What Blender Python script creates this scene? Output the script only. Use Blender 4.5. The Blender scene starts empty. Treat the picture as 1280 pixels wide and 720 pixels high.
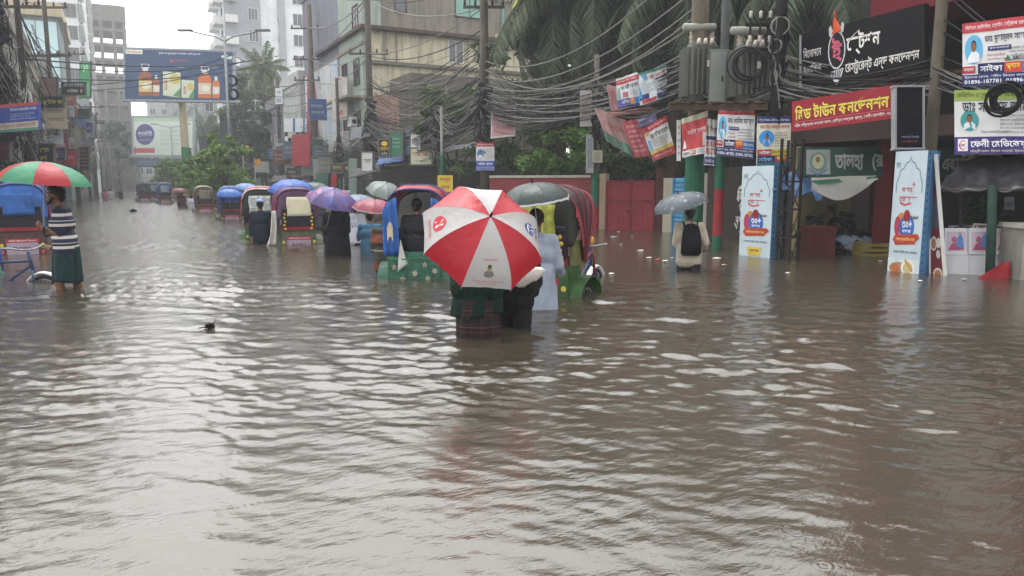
import bpy, bmesh, math, random
import numpy as np
from mathutils import Vector, Matrix, Quaternion, noise
random.seed(7); np.random.seed(7)
R = math.radians; PI = math.pi
S = bpy.context.scene; C = S.collection
# ------------------------------------------------------------------ camera, sky, sun, exposure
F = 924.0; H = 1.4; YAW = R(28); PIT = R(7.95)
camd = bpy.data.cameras.new('camera'); camd.sensor_width = 36; camd.lens = 36*F/1280; camd.clip_start = .05; camd.clip_end = 3000
cam = bpy.data.objects.new('camera', camd); cam.location = (0, 0, H); cam.rotation_euler = (PI/2-PIT, 0, -YAW); C.objects.link(cam); S.camera = cam
W = bpy.data.worlds.new('World'); S.world = W; W.use_nodes = True
wn = W.node_tree.nodes; wl = W.node_tree.links
sky = wn.new('ShaderNodeTexSky'); sky.sky_type = 'NISHITA'; sky.sun_disc = False
SUN_EL, SUN_ROT = R(66), R(4)
sky.sun_elevation = SUN_EL; sky.sun_rotation = SUN_ROT; sky.air_density = 4.0; sky.dust_density = 2.5; sky.ozone_density = 1
hs = wn.new('ShaderNodeHueSaturation'); hs.inputs['Saturation'].default_value = .02      # overcast: the cloud sheet takes the blue out
wl.new(sky.outputs[0], hs.inputs['Color'])
bg = wn['Background']; bg.inputs['Strength'].default_value = .15
wl.new(hs.outputs[0], bg.inputs['Color'])
sd = bpy.data.lights.new('sun', 'SUN'); sd.energy = .5; sd.angle = R(25); sd.color = (1, .98, .95)
so = bpy.data.objects.new('sun', sd); C.objects.link(so)
so.rotation_euler = Vector((math.sin(SUN_ROT)*math.cos(SUN_EL), math.cos(SUN_ROT)*math.cos(SUN_EL), math.sin(SUN_EL))).to_track_quat('Z', 'Y').to_euler()
S.view_settings.view_transform = 'Standard'; S.view_settings.look = 'None'; S.view_settings.exposure = 1.5; S.view_settings.gamma = 1
S.cycles.max_bounces = 6; S.cycles.diffuse_bounces = 3; S.cycles.glossy_bounces = 3; S.cycles.transmission_bounces = 4; S.cycles.volume_bounces = 0
S.cycles.transparent_max_bounces = 6; S.cycles.use_denoising = True
# ------------------------------------------------------------------ pixel -> place
fw = Vector((math.sin(YAW)*math.cos(PIT), math.cos(YAW)*math.cos(PIT), -math.sin(PIT)))
rt = Vector((math.cos(YAW), -math.sin(YAW), 0)); up = rt.cross(fw); CAM = Vector((0, 0, H))
def atd(px, py, D): return CAM + (fw + rt*((px-640)/F) + up*((360-py)/F))*D
def on(px, py, ax, val):
    d = fw*F + rt*(px-640) + up*(360-py); return CAM + d*((val-CAM[ax])/d[ax])
def onx(px, py, x): return on(px, py, 0, x)
def ony(px, py, y): return on(px, py, 1, y)
def onz(px, py, z=0.): return on(px, py, 2, z)
def depth(p): return (Vector(p)-CAM).dot(fw)
# ------------------------------------------------------------------ materials
def lin(h):
    if not isinstance(h, str): return tuple(h)
    return tuple(((int(h[i:i+2], 16)/255+.055)/1.055)**2.4 if int(h[i:i+2], 16) > 10 else int(h[i:i+2], 16)/255/12.92 for i in (0, 2, 4))
_m = {}
def newmat(name):
    m = bpy.data.materials.new(name); m.use_nodes = True; nt = m.node_tree
    return m, nt, nt.nodes['Principled BSDF'], nt.links
def M(h, rough=.65, var=.22, scale=3., stretch=1., metal=0., spec=.25, bump=0., key=None, stain=0.):
    """plain procedural material: base colour with noise in value, optional vertical stains and fine relief"""
    k = (h if isinstance(h, str) else tuple(h), rough, var, scale, stretch, metal, spec, bump, stain)
    if k in _m: return _m[k]
    m, nt, b, L = newmat('mat_%d' % len(_m)); N = nt.nodes
    tc = N.new('ShaderNodeTexCoord'); mp = N.new('ShaderNodeMapping'); mp.inputs['Scale'].default_value = (1, 1, 1/stretch)
    L.new(tc.outputs['Object'], mp.inputs[0])
    nz = N.new('ShaderNodeTexNoise'); nz.inputs['Scale'].default_value = scale; nz.inputs['Detail'].default_value = 6; nz.inputs['Roughness'].default_value = .65
    L.new(mp.outputs[0], nz.inputs['Vector'])
    rp = N.new('ShaderNodeMapRange'); rp.inputs[1].default_value = .3; rp.inputs[2].default_value = .7; rp.inputs[3].default_value = 1-var; rp.inputs[4].default_value = 1+var
    L.new(nz.outputs[0], rp.inputs[0])
    mx = N.new('ShaderNodeMix'); mx.data_type = 'RGBA'; mx.blend_type = 'MULTIPLY'; mx.inputs['Factor'].default_value = 1
    mx.inputs[6].default_value = (*lin(h), 1)
    L.new(rp.outputs[0], mx.inputs[7]); out = mx.outputs[2]
    if stain:
        mp2 = N.new('ShaderNodeMapping'); mp2.inputs['Scale'].default_value = (1.3, 1.3, .16); L.new(tc.outputs['Object'], mp2.inputs[0])
        n2 = N.new('ShaderNodeTexNoise'); n2.inputs['Scale'].default_value = 2.2; n2.inputs['Detail'].default_value = 8; n2.inputs['Roughness'].default_value = .7
        L.new(mp2.outputs[0], n2.inputs['Vector'])
        r2 = N.new('ShaderNodeMapRange'); r2.inputs[1].default_value = .45; r2.inputs[2].default_value = .75; r2.inputs[3].default_value = 0; r2.inputs[4].default_value = stain
        L.new(n2.outputs[0], r2.inputs[0])
        m2 = N.new('ShaderNodeMix'); m2.data_type = 'RGBA'; m2.inputs[7].default_value = (.045, .042, .036, 1)
        L.new(r2.outputs[0], m2.inputs['Factor']); L.new(out, m2.inputs[6]); out = m2.outputs[2]
    L.new(out, b.inputs['Base Color'])
    b.inputs['Roughness'].default_value = rough; b.inputs['Metallic'].default_value = metal; b.inputs['Specular IOR Level'].default_value = spec
    if bump:
        bp = N.new('ShaderNodeBump'); bp.inputs['Strength'].default_value = bump; bp.inputs['Distance'].default_value = .02
        n3 = N.new('ShaderNodeTexNoise'); n3.inputs['Scale'].default_value = scale*6; n3.inputs['Detail'].default_value = 4
        L.new(mp.outputs[0], n3.inputs['Vector']); L.new(n3.outputs[0], bp.inputs['Height']); L.new(bp.outputs[0], b.inputs['Normal'])
    _m[k] = m; return m
def wall(h, stain=.45): return M(h, .85, .12, .8, 1, 0, .2, .15, stain=stain)
def cloth(h, rough=.8, var=.18): return M(h, rough, var, 9, 1, 0, .2, .25)
def paint(h, rough=.4): return M(h, rough, .15, 5)
def metal(h, rough=.5): return M(h, rough, .3, 6, 1, .5, .5)
def thin(h, trans=.35, rough=.45, pattern=None):
    """wet thin fabric that lets some light through; optional cell pattern of colours"""
    k = ('thin', h, trans, rough, pattern)
    if k in _m: return _m[k]
    m, nt, b, L = newmat('fabric_%d' % len(_m)); N = nt.nodes
    b.inputs['Base Color'].default_value = (*lin(h), 1); b.inputs['Roughness'].default_value = rough; b.inputs['Specular IOR Level'].default_value = .35
    tr = N.new('ShaderNodeBsdfTranslucent'); tr.inputs[0].default_value = (*lin(h), 1)
    tc = N.new('ShaderNodeTexCoord')
    if pattern:
        vo = N.new('ShaderNodeTexVoronoi'); vo.inputs['Scale'].default_value = pattern[0]; L.new(tc.outputs['Object'], vo.inputs['Vector'])
        nz = N.new('ShaderNodeTexNoise'); nz.inputs['Scale'].default_value = pattern[0]*1.5; L.new(tc.outputs['Object'], nz.inputs['Vector'])
        sp = N.new('ShaderNodeSeparateColor'); L.new(vo.outputs['Color'], sp.inputs[0])
        cr = N.new('ShaderNodeValToRGB'); cr.color_ramp.interpolation = 'CONSTANT'; el = cr.color_ramp.elements
        cols = pattern[1:]
        for i, cc in enumerate(cols):
            e = el[i] if i < 2 else el.new(i/len(cols))
            e.position = i/len(cols); e.color = (*lin(cc), 1)
        L.new(sp.outputs[0], cr.inputs[0])
        gt = N.new('ShaderNodeMapRange'); gt.inputs[1].default_value = .30; gt.inputs[2].default_value = .42; gt.inputs[3].default_value = 1; gt.inputs[4].default_value = 0
        L.new(vo.outputs['Distance'], gt.inputs[0])
        mx = N.new('ShaderNodeMix'); mx.data_type = 'RGBA'; mx.inputs[6].default_value = (*lin(h), 1)
        L.new(gt.outputs[0], mx.inputs['Factor']); L.new(cr.outputs[0], mx.inputs[7]); L.new(mx.outputs[2], b.inputs['Base Color']); L.new(mx.outputs[2], tr.inputs[0])
    nb = N.new('ShaderNodeTexNoise'); nb.inputs['Scale'].default_value = 8; nb.inputs['Detail'].default_value = 7; L.new(tc.outputs['Object'], nb.inputs['Vector'])
    bp = N.new('ShaderNodeBump'); bp.inputs['Strength'].default_value = .5; bp.inputs['Distance'].default_value = .03; L.new(nb.outputs[0], bp.inputs['Height']); L.new(bp.outputs[0], b.inputs['Normal'])
    ms = N.new('ShaderNodeMixShader'); ms.inputs[0].default_value = trans
    L.new(b.outputs[0], ms.inputs[1]); L.new(tr.outputs[0], ms.inputs[2]); L.new(ms.outputs[0], N['Material Output'].inputs[0])
    _m[k] = m; return m
def bands(key, cols, widths, axis=2, rough=.8, cross=None):
    """cloth with stripes along one object axis; cross adds a second stripe set (plaid)"""
    k = ('bands', key)
    if k in _m: return _m[k]
    m, nt, b, L = newmat('striped_%d' % len(_m)); N = nt.nodes
    tc = N.new('ShaderNodeTexCoord'); sx = N.new('ShaderNodeSeparateXYZ'); L.new(tc.outputs['Object'], sx.inputs[0])
    def ramp(ax, cols, widths):
        per = sum(widths); a = N.new('ShaderNodeMath'); a.operation = 'DIVIDE'; a.inputs[1].default_value = per; L.new(sx.outputs[ax], a.inputs[0])
        f = N.new('ShaderNodeMath'); f.operation = 'FRACT'; L.new(a.outputs[0], f.inputs[0])
        cr = N.new('ShaderNodeValToRGB'); cr.color_ramp.interpolation = 'CONSTANT'; el = cr.color_ramp.elements; t = 0
        for i, (cc, w) in enumerate(zip(cols, widths)):
            e = el[i] if i < 2 else el.new(min(t, .999))
            e.position = t; e.color = (*lin(cc), 1); t += w/per
        L.new(f.outputs[0], cr.inputs[0]); return cr.outputs[0]
    o = ramp(axis, cols, widths)
    if cross:
        o2 = ramp(cross[0], cross[1], cross[2]); mx = N.new('ShaderNodeMix'); mx.data_type = 'RGBA'; mx.inputs['Factor'].default_value = .5
        L.new(o, mx.inputs[6]); L.new(o2, mx.inputs[7]); o = mx.outputs[2]
    L.new(o, b.inputs['Base Color']); b.inputs['Roughness'].default_value = rough; b.inputs['Specular IOR Level'].default_value = .2
    _m[k] = m; return m
def leafmat(h, key, h2=None):
    k = ('leaf', h, key)
    if k in _m: return _m[k]
    m, nt, b, L = newmat('leaf_%d' % len(_m)); N = nt.nodes
    gi = N.new('ShaderNodeNewGeometry'); cr = N.new('ShaderNodeMix'); cr.data_type = 'RGBA'
    a = lin(h); c2 = lin(h2) if h2 else tuple(min(1, x*2.0) for x in a)
    cr.inputs[6].default_value = (*(x*.55 for x in a), 1); cr.inputs[7].default_value = (*c2, 1)
    L.new(gi.outputs['Random Per Island'], cr.inputs['Factor']); L.new(cr.outputs[2], b.inputs['Base Color'])
    b.inputs['Roughness'].default_value = .5; b.inputs['Specular IOR Level'].default_value = .3
    tr = N.new('ShaderNodeBsdfTranslucent'); L.new(cr.outputs[2], tr.inputs[0])
    ms = N.new('ShaderNodeMixShader'); ms.inputs[0].default_value = .3
    L.new(b.outputs[0], ms.inputs[1]); L.new(tr.outputs[0], ms.inputs[2]); L.new(ms.outputs[0], N['Material Output'].inputs[0])
    _m[k] = m; return m
GLASS = M('2a3136', .12, .3, 1.5, spec=.8)
DARK = M('17150f', .8, .4, 3); BLACK = M('0e0e10', .6, .3, 6); RUBBER = M('111111', .7, .3, 8)
CONC = wall('8d877c', .35); CONCD = wall('6f6a62', .5); WHITE = M('d6d6d2', .6, .08, 3); STEEL = metal('8b8d8e'); RUST = M('4a3a30', .7, .35, 6)
CABLE = M('15161a', .6, .2, 4); CABLEG = M('7c7a76', .6, .3, 4)
# ------------------------------------------------------------------ mesh helpers
_wm = {}
def wmat(o): return _wm.get(o.name, Matrix())
class MB:
    def __init__(s): s.v = []; s.f = []; s.m = []
    def add(s, vs, fs, mi=0):
        n = len(s.v); s.v += [tuple(p) for p in vs]; s.f += [tuple(i+n for i in f) for f in fs]; s.m += [mi]*len(fs); return s
    def bb(s, x0, x1, y0, y1, z0, z1, mi=0):
        return s.add([(x, y, z) for z in (z0, z1) for y in (y0, y1) for x in (x0, x1)], [(0, 2, 3, 1), (4, 5, 7, 6), (0, 1, 5, 4), (1, 3, 7, 5), (3, 2, 6, 7), (2, 0, 4, 6)], mi)
    def obox(s, c, X, Y, Z, mi=0):
        """box about c with half-vectors X, Y, Z"""
        c = Vector(c); X, Y, Z = Vector(X), Vector(Y), Vector(Z)
        return s.add([c+X*a+Y*b+Z*d for d in (-1, 1) for b in (-1, 1) for a in (-1, 1)], [(0, 2, 3, 1), (4, 5, 7, 6), (0, 1, 5, 4), (1, 3, 7, 5), (3, 2, 6, 7), (2, 0, 4, 6)], mi)
    def cyl(s, p, q, r0, r1=None, n=8, mi=0, caps=True):
        return s.tube([p, q], [r0, r0 if r1 is None else r1], n, mi, caps)
    def tube(s, pts, r, n=6, mi=0, caps=True, flat=1.):
        pts = [Vector(p) for p in pts]; rs = r if isinstance(r, (list, tuple)) else [r]*len(pts)
        vs = []; fs = []; N = None
        for i, p in enumerate(pts):
            t = (pts[min(i+1, len(pts)-1)]-pts[max(i-1, 0)]); t = t.normalized() if t.length > 1e-9 else Vector((0, 0, 1))
            if N is None: N = t.orthogonal().normalized()
            else:
                N = N-t*N.dot(t); N = N.normalized() if N.length > 1e-6 else t.orthogonal().normalized()
            B = t.cross(N)
            vs += [p+(N*math.cos(2*PI*k/n)+B*math.sin(2*PI*k/n)*flat)*rs[i] for k in range(n)]
        for i in range(len(pts)-1):
            for k in range(n):
                a = i*n+k; b = i*n+(k+1) % n; fs.append((a, b, b+n, a+n))
        if caps: fs += [tuple(range(n))[::-1], tuple(range((len(pts)-1)*n, len(pts)*n))]
        return s.add(vs, fs, mi)
    def sph(s, c, rx, ry=None, rz=None, nu=10, nv=7, mi=0, Q=None):
        ry = rx if ry is None else ry; rz = rx if rz is None else rz; c = Vector(c); vs = []; fs = []
        for j in range(1, nv):
            a = PI*j/nv
            for i in range(nu):
                b = 2*PI*i/nu; p = Vector((rx*math.sin(a)*math.cos(b), ry*math.sin(a)*math.sin(b), rz*math.cos(a)))
                vs.append(c+(Q @ p if Q else p))
        t = Vector((0, 0, rz)); t = Q @ t if Q else t; vs += [c+t, c-t]; T = len(vs)-2
        for j in range(nv-2):
            for i in range(nu):
                a = j*nu+i; b = j*nu+(i+1) % nu; fs.append((a, a+nu, b+nu, b))
        for i in range(nu):
            fs.append((T, i, (i+1) % nu)); k = (nv-2)*nu; fs.append((T+1, k+(i+1) % nu, k+i))
        return s.add(vs, fs, mi)
    def cap(s, p, q, r0, r1=None, n=10):
        r1 = r0 if r1 is None else r1; p, q = Vector(p), Vector(q); s.sph(p, r0, nu=n); s.sph(q, r1, nu=n)
        if (p-q).length > 1e-4: s.cyl(p, q, r0, r1, n)
        return s
    def loft(s, rings, mi=0, caps=True):
        n = len(rings[0]); vs = [p for r in rings for p in r]; fs = []
        for i in range(len(rings)-1):
            for k in range(n):
                a = i*n+k; b = i*n+(k+1) % n; fs.append((a, b, b+n, a+n))
        if caps: fs += [tuple(range(n))[::-1], tuple(range((len(rings)-1)*n, len(rings)*n))]
        return s.add(vs, fs, mi)
    def grid(s, fn, nu, nv, mi=0):
        vs = [fn(i/nu, j/nv) for j in range(nv+1) for i in range(nu+1)]
        return s.add(vs, [(j*(nu+1)+i, j*(nu+1)+i+1, (j+1)*(nu+1)+i+1, (j+1)*(nu+1)+i) for j in range(nv) for i in range(nu)], mi)
    def slab(s, fn, nu, nv, th, mi=0):
        """closed sheet: fn(u,v,h) front at h=0, back at h=-th"""
        n = len(s.v); s.grid(lambda u, v: fn(u, v, 0), nu, nv, mi); k = len(s.v)-n
        s.grid(lambda u, v: fn(u, v, -th), nu, nv, mi)
        q = len(s.f)-nu*nv
        for i in range(q, len(s.f)): s.f[i] = s.f[i][::-1]
        bd = [i for i in range(nu+1)]+[j*(nu+1)+nu for j in range(1, nv+1)]+[nv*(nu+1)+i for i in range(nu-1, -1, -1)]+[j*(nu+1) for j in range(nv-1, 0, -1)]
        for a, b in zip(bd, bd[1:]+bd[:1]): s.f.append((n+b, n+a, n+k+a, n+k+b)); s.m.append(mi)
        return s
    def build(s, name, mats, parent=None, smooth=False, world=True):
        if not isinstance(mats, (list, tuple)): mats = [mats]
        V = np.array(s.v, dtype=np.float64).reshape(-1, 3); loc = None
        if parent is not None:
            if world:
                A = np.array(wmat(parent).inverted()); V = V @ A[:3, :3].T+A[:3, 3]
        elif world:
            lo = V.min(0); hi = V.max(0); loc = ((lo[0]+hi[0])/2, (lo[1]+hi[1])/2, lo[2]); V = V-np.array(loc)
        me = bpy.data.meshes.new(name); me.from_pydata(V.tolist(), [], s.f)
        for m in mats: me.materials.append(m)
        if len(mats) > 1: me.polygons.foreach_set('material_index', s.m)
        if smooth: me.polygons.foreach_set('use_smooth', [True]*len(s.f))
        me.update(); o = bpy.data.objects.new(name, me); C.objects.link(o)
        if loc: o.location = loc; _wm[o.name] = Matrix.Translation(loc)
        if parent is not None: o.parent = parent; _wm[o.name] = wmat(parent)
        return o
def tag(o, label, cat, group=None, kind=None):
    if label: o['label'] = label
    if cat: o['category'] = cat
    if group: o['group'] = group
    if kind: o['kind'] = kind
    return o
def thing(name, label, cat, loc=(0, 0, 0), rz=0., group=None, mat=None):
    o = bpy.data.objects.new(name, None); C.objects.link(o); o.empty_display_size = .1
    A = mat if mat is not None else Matrix.Translation(Vector(loc)) @ Matrix.Rotation(rz, 4, 'Z')
    o.matrix_world = A; _wm[o.name] = A.copy(); return tag(o, label, cat, group)
def structure(o): o['kind'] = 'structure'; return o
def share(name, src, parent, mat):
    """another object on the same mesh, placed by a matrix in the parent's frame"""
    o = bpy.data.objects.new(name, src.data if isinstance(src, bpy.types.Object) else src); C.objects.link(o); o.parent = parent; o.matrix_local = mat; return o
def dup(root, A, label=None, group=None, mats=None, skip=()):
    def rec(o, par):
        c = o.copy(); C.objects.link(c); c.parent = par
        if mats and c.type == 'MESH':
            for i, sl in enumerate(c.material_slots):
                if sl.material and sl.material.name in mats:
                    nm = mats[sl.material.name]; sl.link = 'OBJECT'; sl.material = nm
        for ch in o.children:
            if ch.name.split('.')[0] not in skip: rec(ch, c)
        return c
    r = rec(root, None); r.matrix_world = A; _wm[r.name] = A.copy()
    if label: r['label'] = label
    if group: r['group'] = group
    return r
TS = bpy.data.scenes.new('workbench'); TV = TS.view_layers[0]      # scratch scene for evaluating text and body shells
# ------------------------------------------------------------------ lettering
def bn(s):
    """visual order for vowel signs that stand before their consonant"""
    out = []; cons = lambda ch: '\u0995' <= ch <= '\u09b9' or ch in '\u09dc\u09dd\u09df\u09f0'
    for ch in s:
        if ch in 'িেৈোৌ':
            k = len(out)-1
            while k > 0 and out[k-1] == '্': k -= 2
            k = max(k, 0)
            if ch in 'িেৈ': out.insert(k, ch)
            else: out.insert(k, 'ে'); out.append('া' if ch == 'ো' else 'ৗ')
        else: out.append(ch)
    return ''.join(out)
_tx = {}
def glyphs(s, bold=0.):
    k = (s, bold)
    if k in _tx: return _tx[k]
    c = bpy.data.curves.new('lettering', 'FONT'); c.body = bn(s); c.resolution_u = 2; c.offset = bold; c.fill_mode = 'FRONT'
    o = bpy.data.objects.new('lettering', c); TS.collection.objects.link(o); TV.update()
    me = o.to_mesh(); V = [(v.co.x, v.co.y) for v in me.vertices]; Fs = [tuple(p.vertices) for p in me.polygons]
    o.to_mesh_clear(); bpy.data.objects.remove(o); bpy.data.curves.remove(c)
    if not V: V = [(0, 0), (1, 0), (1, 1)]; Fs = []
    xs = [v[0] for v in V]; ys = [v[1] for v in V]; a, b, d, e = min(xs), max(xs), min(ys), max(ys)
    r = ([((x-a)/(b-a+1e-9), (y-d)/(e-d+1e-9)) for x, y in V], Fs); _tx[k] = r; return r
class Print:
    """flat print on a surface P(u,v,h)"""
    def __init__(s, P): s.P = P; s.a = MB(); s.am = []; s.t = MB(); s.tm = []; s.n = 0
    def _i(s, l, m):
        if m not in l: l.append(m)
        return l.index(m)
    def h(s): s.n += 1; return (.006 if getattr(s.P, 'wavy', 0) else .0022)+.0006*s.n
    def rect(s, u0, v0, u1, v1, m):
        w = getattr(s.P, 'wavy', 0); h = s.h(); s.a.grid(lambda u, v: s.P(u0+(u1-u0)*u, v0+(v1-v0)*v, h), max(1, int(28*(u1-u0))) if w else 1, max(1, int(14*(v1-v0))) if w else 1, s._i(s.am, m)); return s
    def ell(s, cu, cv, ru, rv, m, a0=0., a1=360., n=20):
        h = s.h(); vs = [s.P(cu, cv, h)]+[s.P(cu+ru*math.cos(R(a0+(a1-a0)*k/n)), cv+rv*math.sin(R(a0+(a1-a0)*k/n)), h) for k in range(n+1)]
        s.a.add(vs, [(0, k+1, k+2) for k in range(n)], s._i(s.am, m)); return s
    def poly(s, pts, m):
        h = s.h(); s.a.add([s.P(u, v, h) for u, v in pts], [tuple(range(len(pts)))], s._i(s.am, m)); return s
    def line(s, pts, w, m, asp=1.):
        h = s.h(); vs = []
        for i, (u, v) in enumerate(pts):
            a = pts[max(i-1, 0)]; b = pts[min(i+1, len(pts)-1)]; du, dv = (b[0]-a[0])*asp, b[1]-a[1]; l = math.hypot(du, dv) or 1
            nu, nv = -dv/l*w/asp/2, du/l*w/2; vs += [s.P(u+nu, v+nv, h), s.P(u-nu, v-nv, h)]
        s.a.add(vs, [(2*i, 2*i+1, 2*i+3, 2*i+2) for i in range(len(pts)-1)], s._i(s.am, m)); return s
    def text(s, st, u0, v0, u1, v1, m, bold=.01):
        V, Fs = glyphs(st, bold); h = (.009 if getattr(s.P, 'wavy', 0) else .004)+.0006*s.n
        s.t.add([s.P(u0+(u1-u0)*x, v0+(v1-v0)*y, h) for x, y in V], Fs, s._i(s.tm, m)); return s
    def portrait(s, u0, v0, u1, v1, bgm, coat='d8dde2', skin='8a5a3c'):
        w = u1-u0; hh = v1-v0; s.ell((u0+u1)/2, (v0+v1)/2, w/2, hh/2, bgm)
        s.poly([(u0+w*.16, v0+hh*.06), (u1-w*.16, v0+hh*.06), (u1-w*.2, v0+hh*.34), (u0+w*.6, v0+hh*.46), (u0+w*.4, v0+hh*.46), (u0+w*.2, v0+hh*.34)], M(coat))
        s.ell((u0+u1)/2, v0+hh*.62, w*.15, hh*.2, M('1a1512')); s.ell((u0+u1)/2, v0+hh*.58, w*.135, hh*.17, M(skin)); return s
    def build(s, parent):
        if s.a.f: s.a.build('printed_panel', s.am, parent)
        if s.t.f: s.t.build('lettering', s.tm, parent)
def quadP(bl, br, tr, tl, wave=None):
    bl, br, tr, tl = map(Vector, (bl, br, tr, tl)); N = (br-bl).cross(tl-bl).normalized()
    def P(u, v, h=0.):
        p = (bl*(1-u)+br*u)*(1-v)+(tl*(1-u)+tr*u)*v
        return p+N*(h+(wave(u, v) if wave else 0))
    P.N = N; P.wavy = wave is not None; return P
def board(name, label, cat, P, base, design, th=.05, frame=None, fw_=.03, group=None, nu=8, nv=6, sheet='sheet'):
    """a sign, banner or board: sheet > print and lettering laid on it"""
    t = thing(name, label, cat, P(.5, 0, 0), group=group)
    if getattr(P, 'wavy', 0): nu, nv = 32, 18
    MB().slab(P, nu, nv, th).build(sheet, base, t, smooth=False)
    pr = Print(P)
    for d in design:
        k = d[0]
        if k == 'r': pr.rect(*d[1:5], M(d[5], .5, .16, 4))
        elif k == 'e': pr.ell(*d[1:5], M(d[5], .5, .08))
        elif k == 'p': pr.poly(d[1], M(d[2], .5, .08))
        elif k == 'l': pr.line(d[1], d[2], M(d[3], .5, .05), d[4] if len(d) > 4 else 1.)
        elif k == 't': pr.text(d[1], *d[2:6], M(d[6], .5, .05), d[7] if len(d) > 7 else .01)
        elif k == 'f': pr.portrait(*d[1:5], M(d[5], .5, .05), *(d[6:]))
    pr.build(t)
    if frame:
        m = MB()
        U = (P(1, .5)-P(0, .5)).normalized(); V = (P(.5, 1)-P(.5, 0)).normalized(); N = P.N
        for a, b, ax in ((P(0, 0), P(1, 0), V), (P(0, 1), P(1, 1), V)):
            m.obox((a+b)/2-N*(th/2-.012), (b-a)/2+U*fw_, ax*fw_/2, N*(th/2+.012))
        for a, b, ax in ((P(0, 0), P(0, 1), U), (P(1, 0), P(1, 1), U)):
            m.obox((a+b)/2-N*(th/2-.012), (b-a)/2-V*fw_/2, ax*fw_/2, N*(th/2+.010))
        m.build('frame', frame, t)
    return t
def px4(fn, *pts): return [fn(px, py) for px, py in pts]
def lines(u0, u1, v0, v1, n, col, seed=0, words='নিউরো মেডিসিন বিভাগ কনসালটেন্ট হাসপাতাল ঢাকা চেম্বার রোগী দেখার সময় বিকাল'.split()):
    """small rows of print"""
    rr = random.Random(seed); out = []; dv = (v1-v0)/n
    for i in range(n):
        e = u1-(u1-u0)*rr.uniform(0, .25); st = ' '.join(rr.choice(words) for _ in range(3))
        out.append(('t', st, u0, v1-dv*(i+.85), e, v1-dv*(i+.15), col, .004))
    return out
# ------------------------------------------------------------------ flood water: one sheet with real ripples
WAKES = []            # (x, y, amplitude, reach) filled in before the water is built
def spectrum(n, L, lo, hi, seed, direction=None):
    rg = np.random.RandomState(seed); k = np.fft.fftfreq(n, L/n)*2*PI; kx, ky = np.meshgrid(k, k); kk = np.hypot(kx, ky)+1e-9
    a = np.exp(-(kk/(2*PI/lo))**2)*(kk > 2*PI/hi)*kk**-1.5
    if direction is not None: a = a*(.14+.86*np.abs(np.cos(np.arctan2(ky, kx)-direction))**3)
    f = np.real(np.fft.ifft2((rg.normal(size=(n, n))+1j*rg.normal(size=(n, n)))*a)); return f/f.std()
def sample(t, L, x, y):
    n = t.shape[0]; u = (x/L*n) % n; v = (y/L*n) % n; i = np.floor(u).astype(int); j = np.floor(v).astype(int); fu = u-i; fv = v-j
    i %= n; j %= n; i1 = (i+1) % n; j1 = (j+1) % n
    return t[j, i]*(1-fu)*(1-fv)+t[j, i1]*fu*(1-fv)+t[j1, i]*(1-fu)*fv+t[j1, i1]*fu*fv
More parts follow.
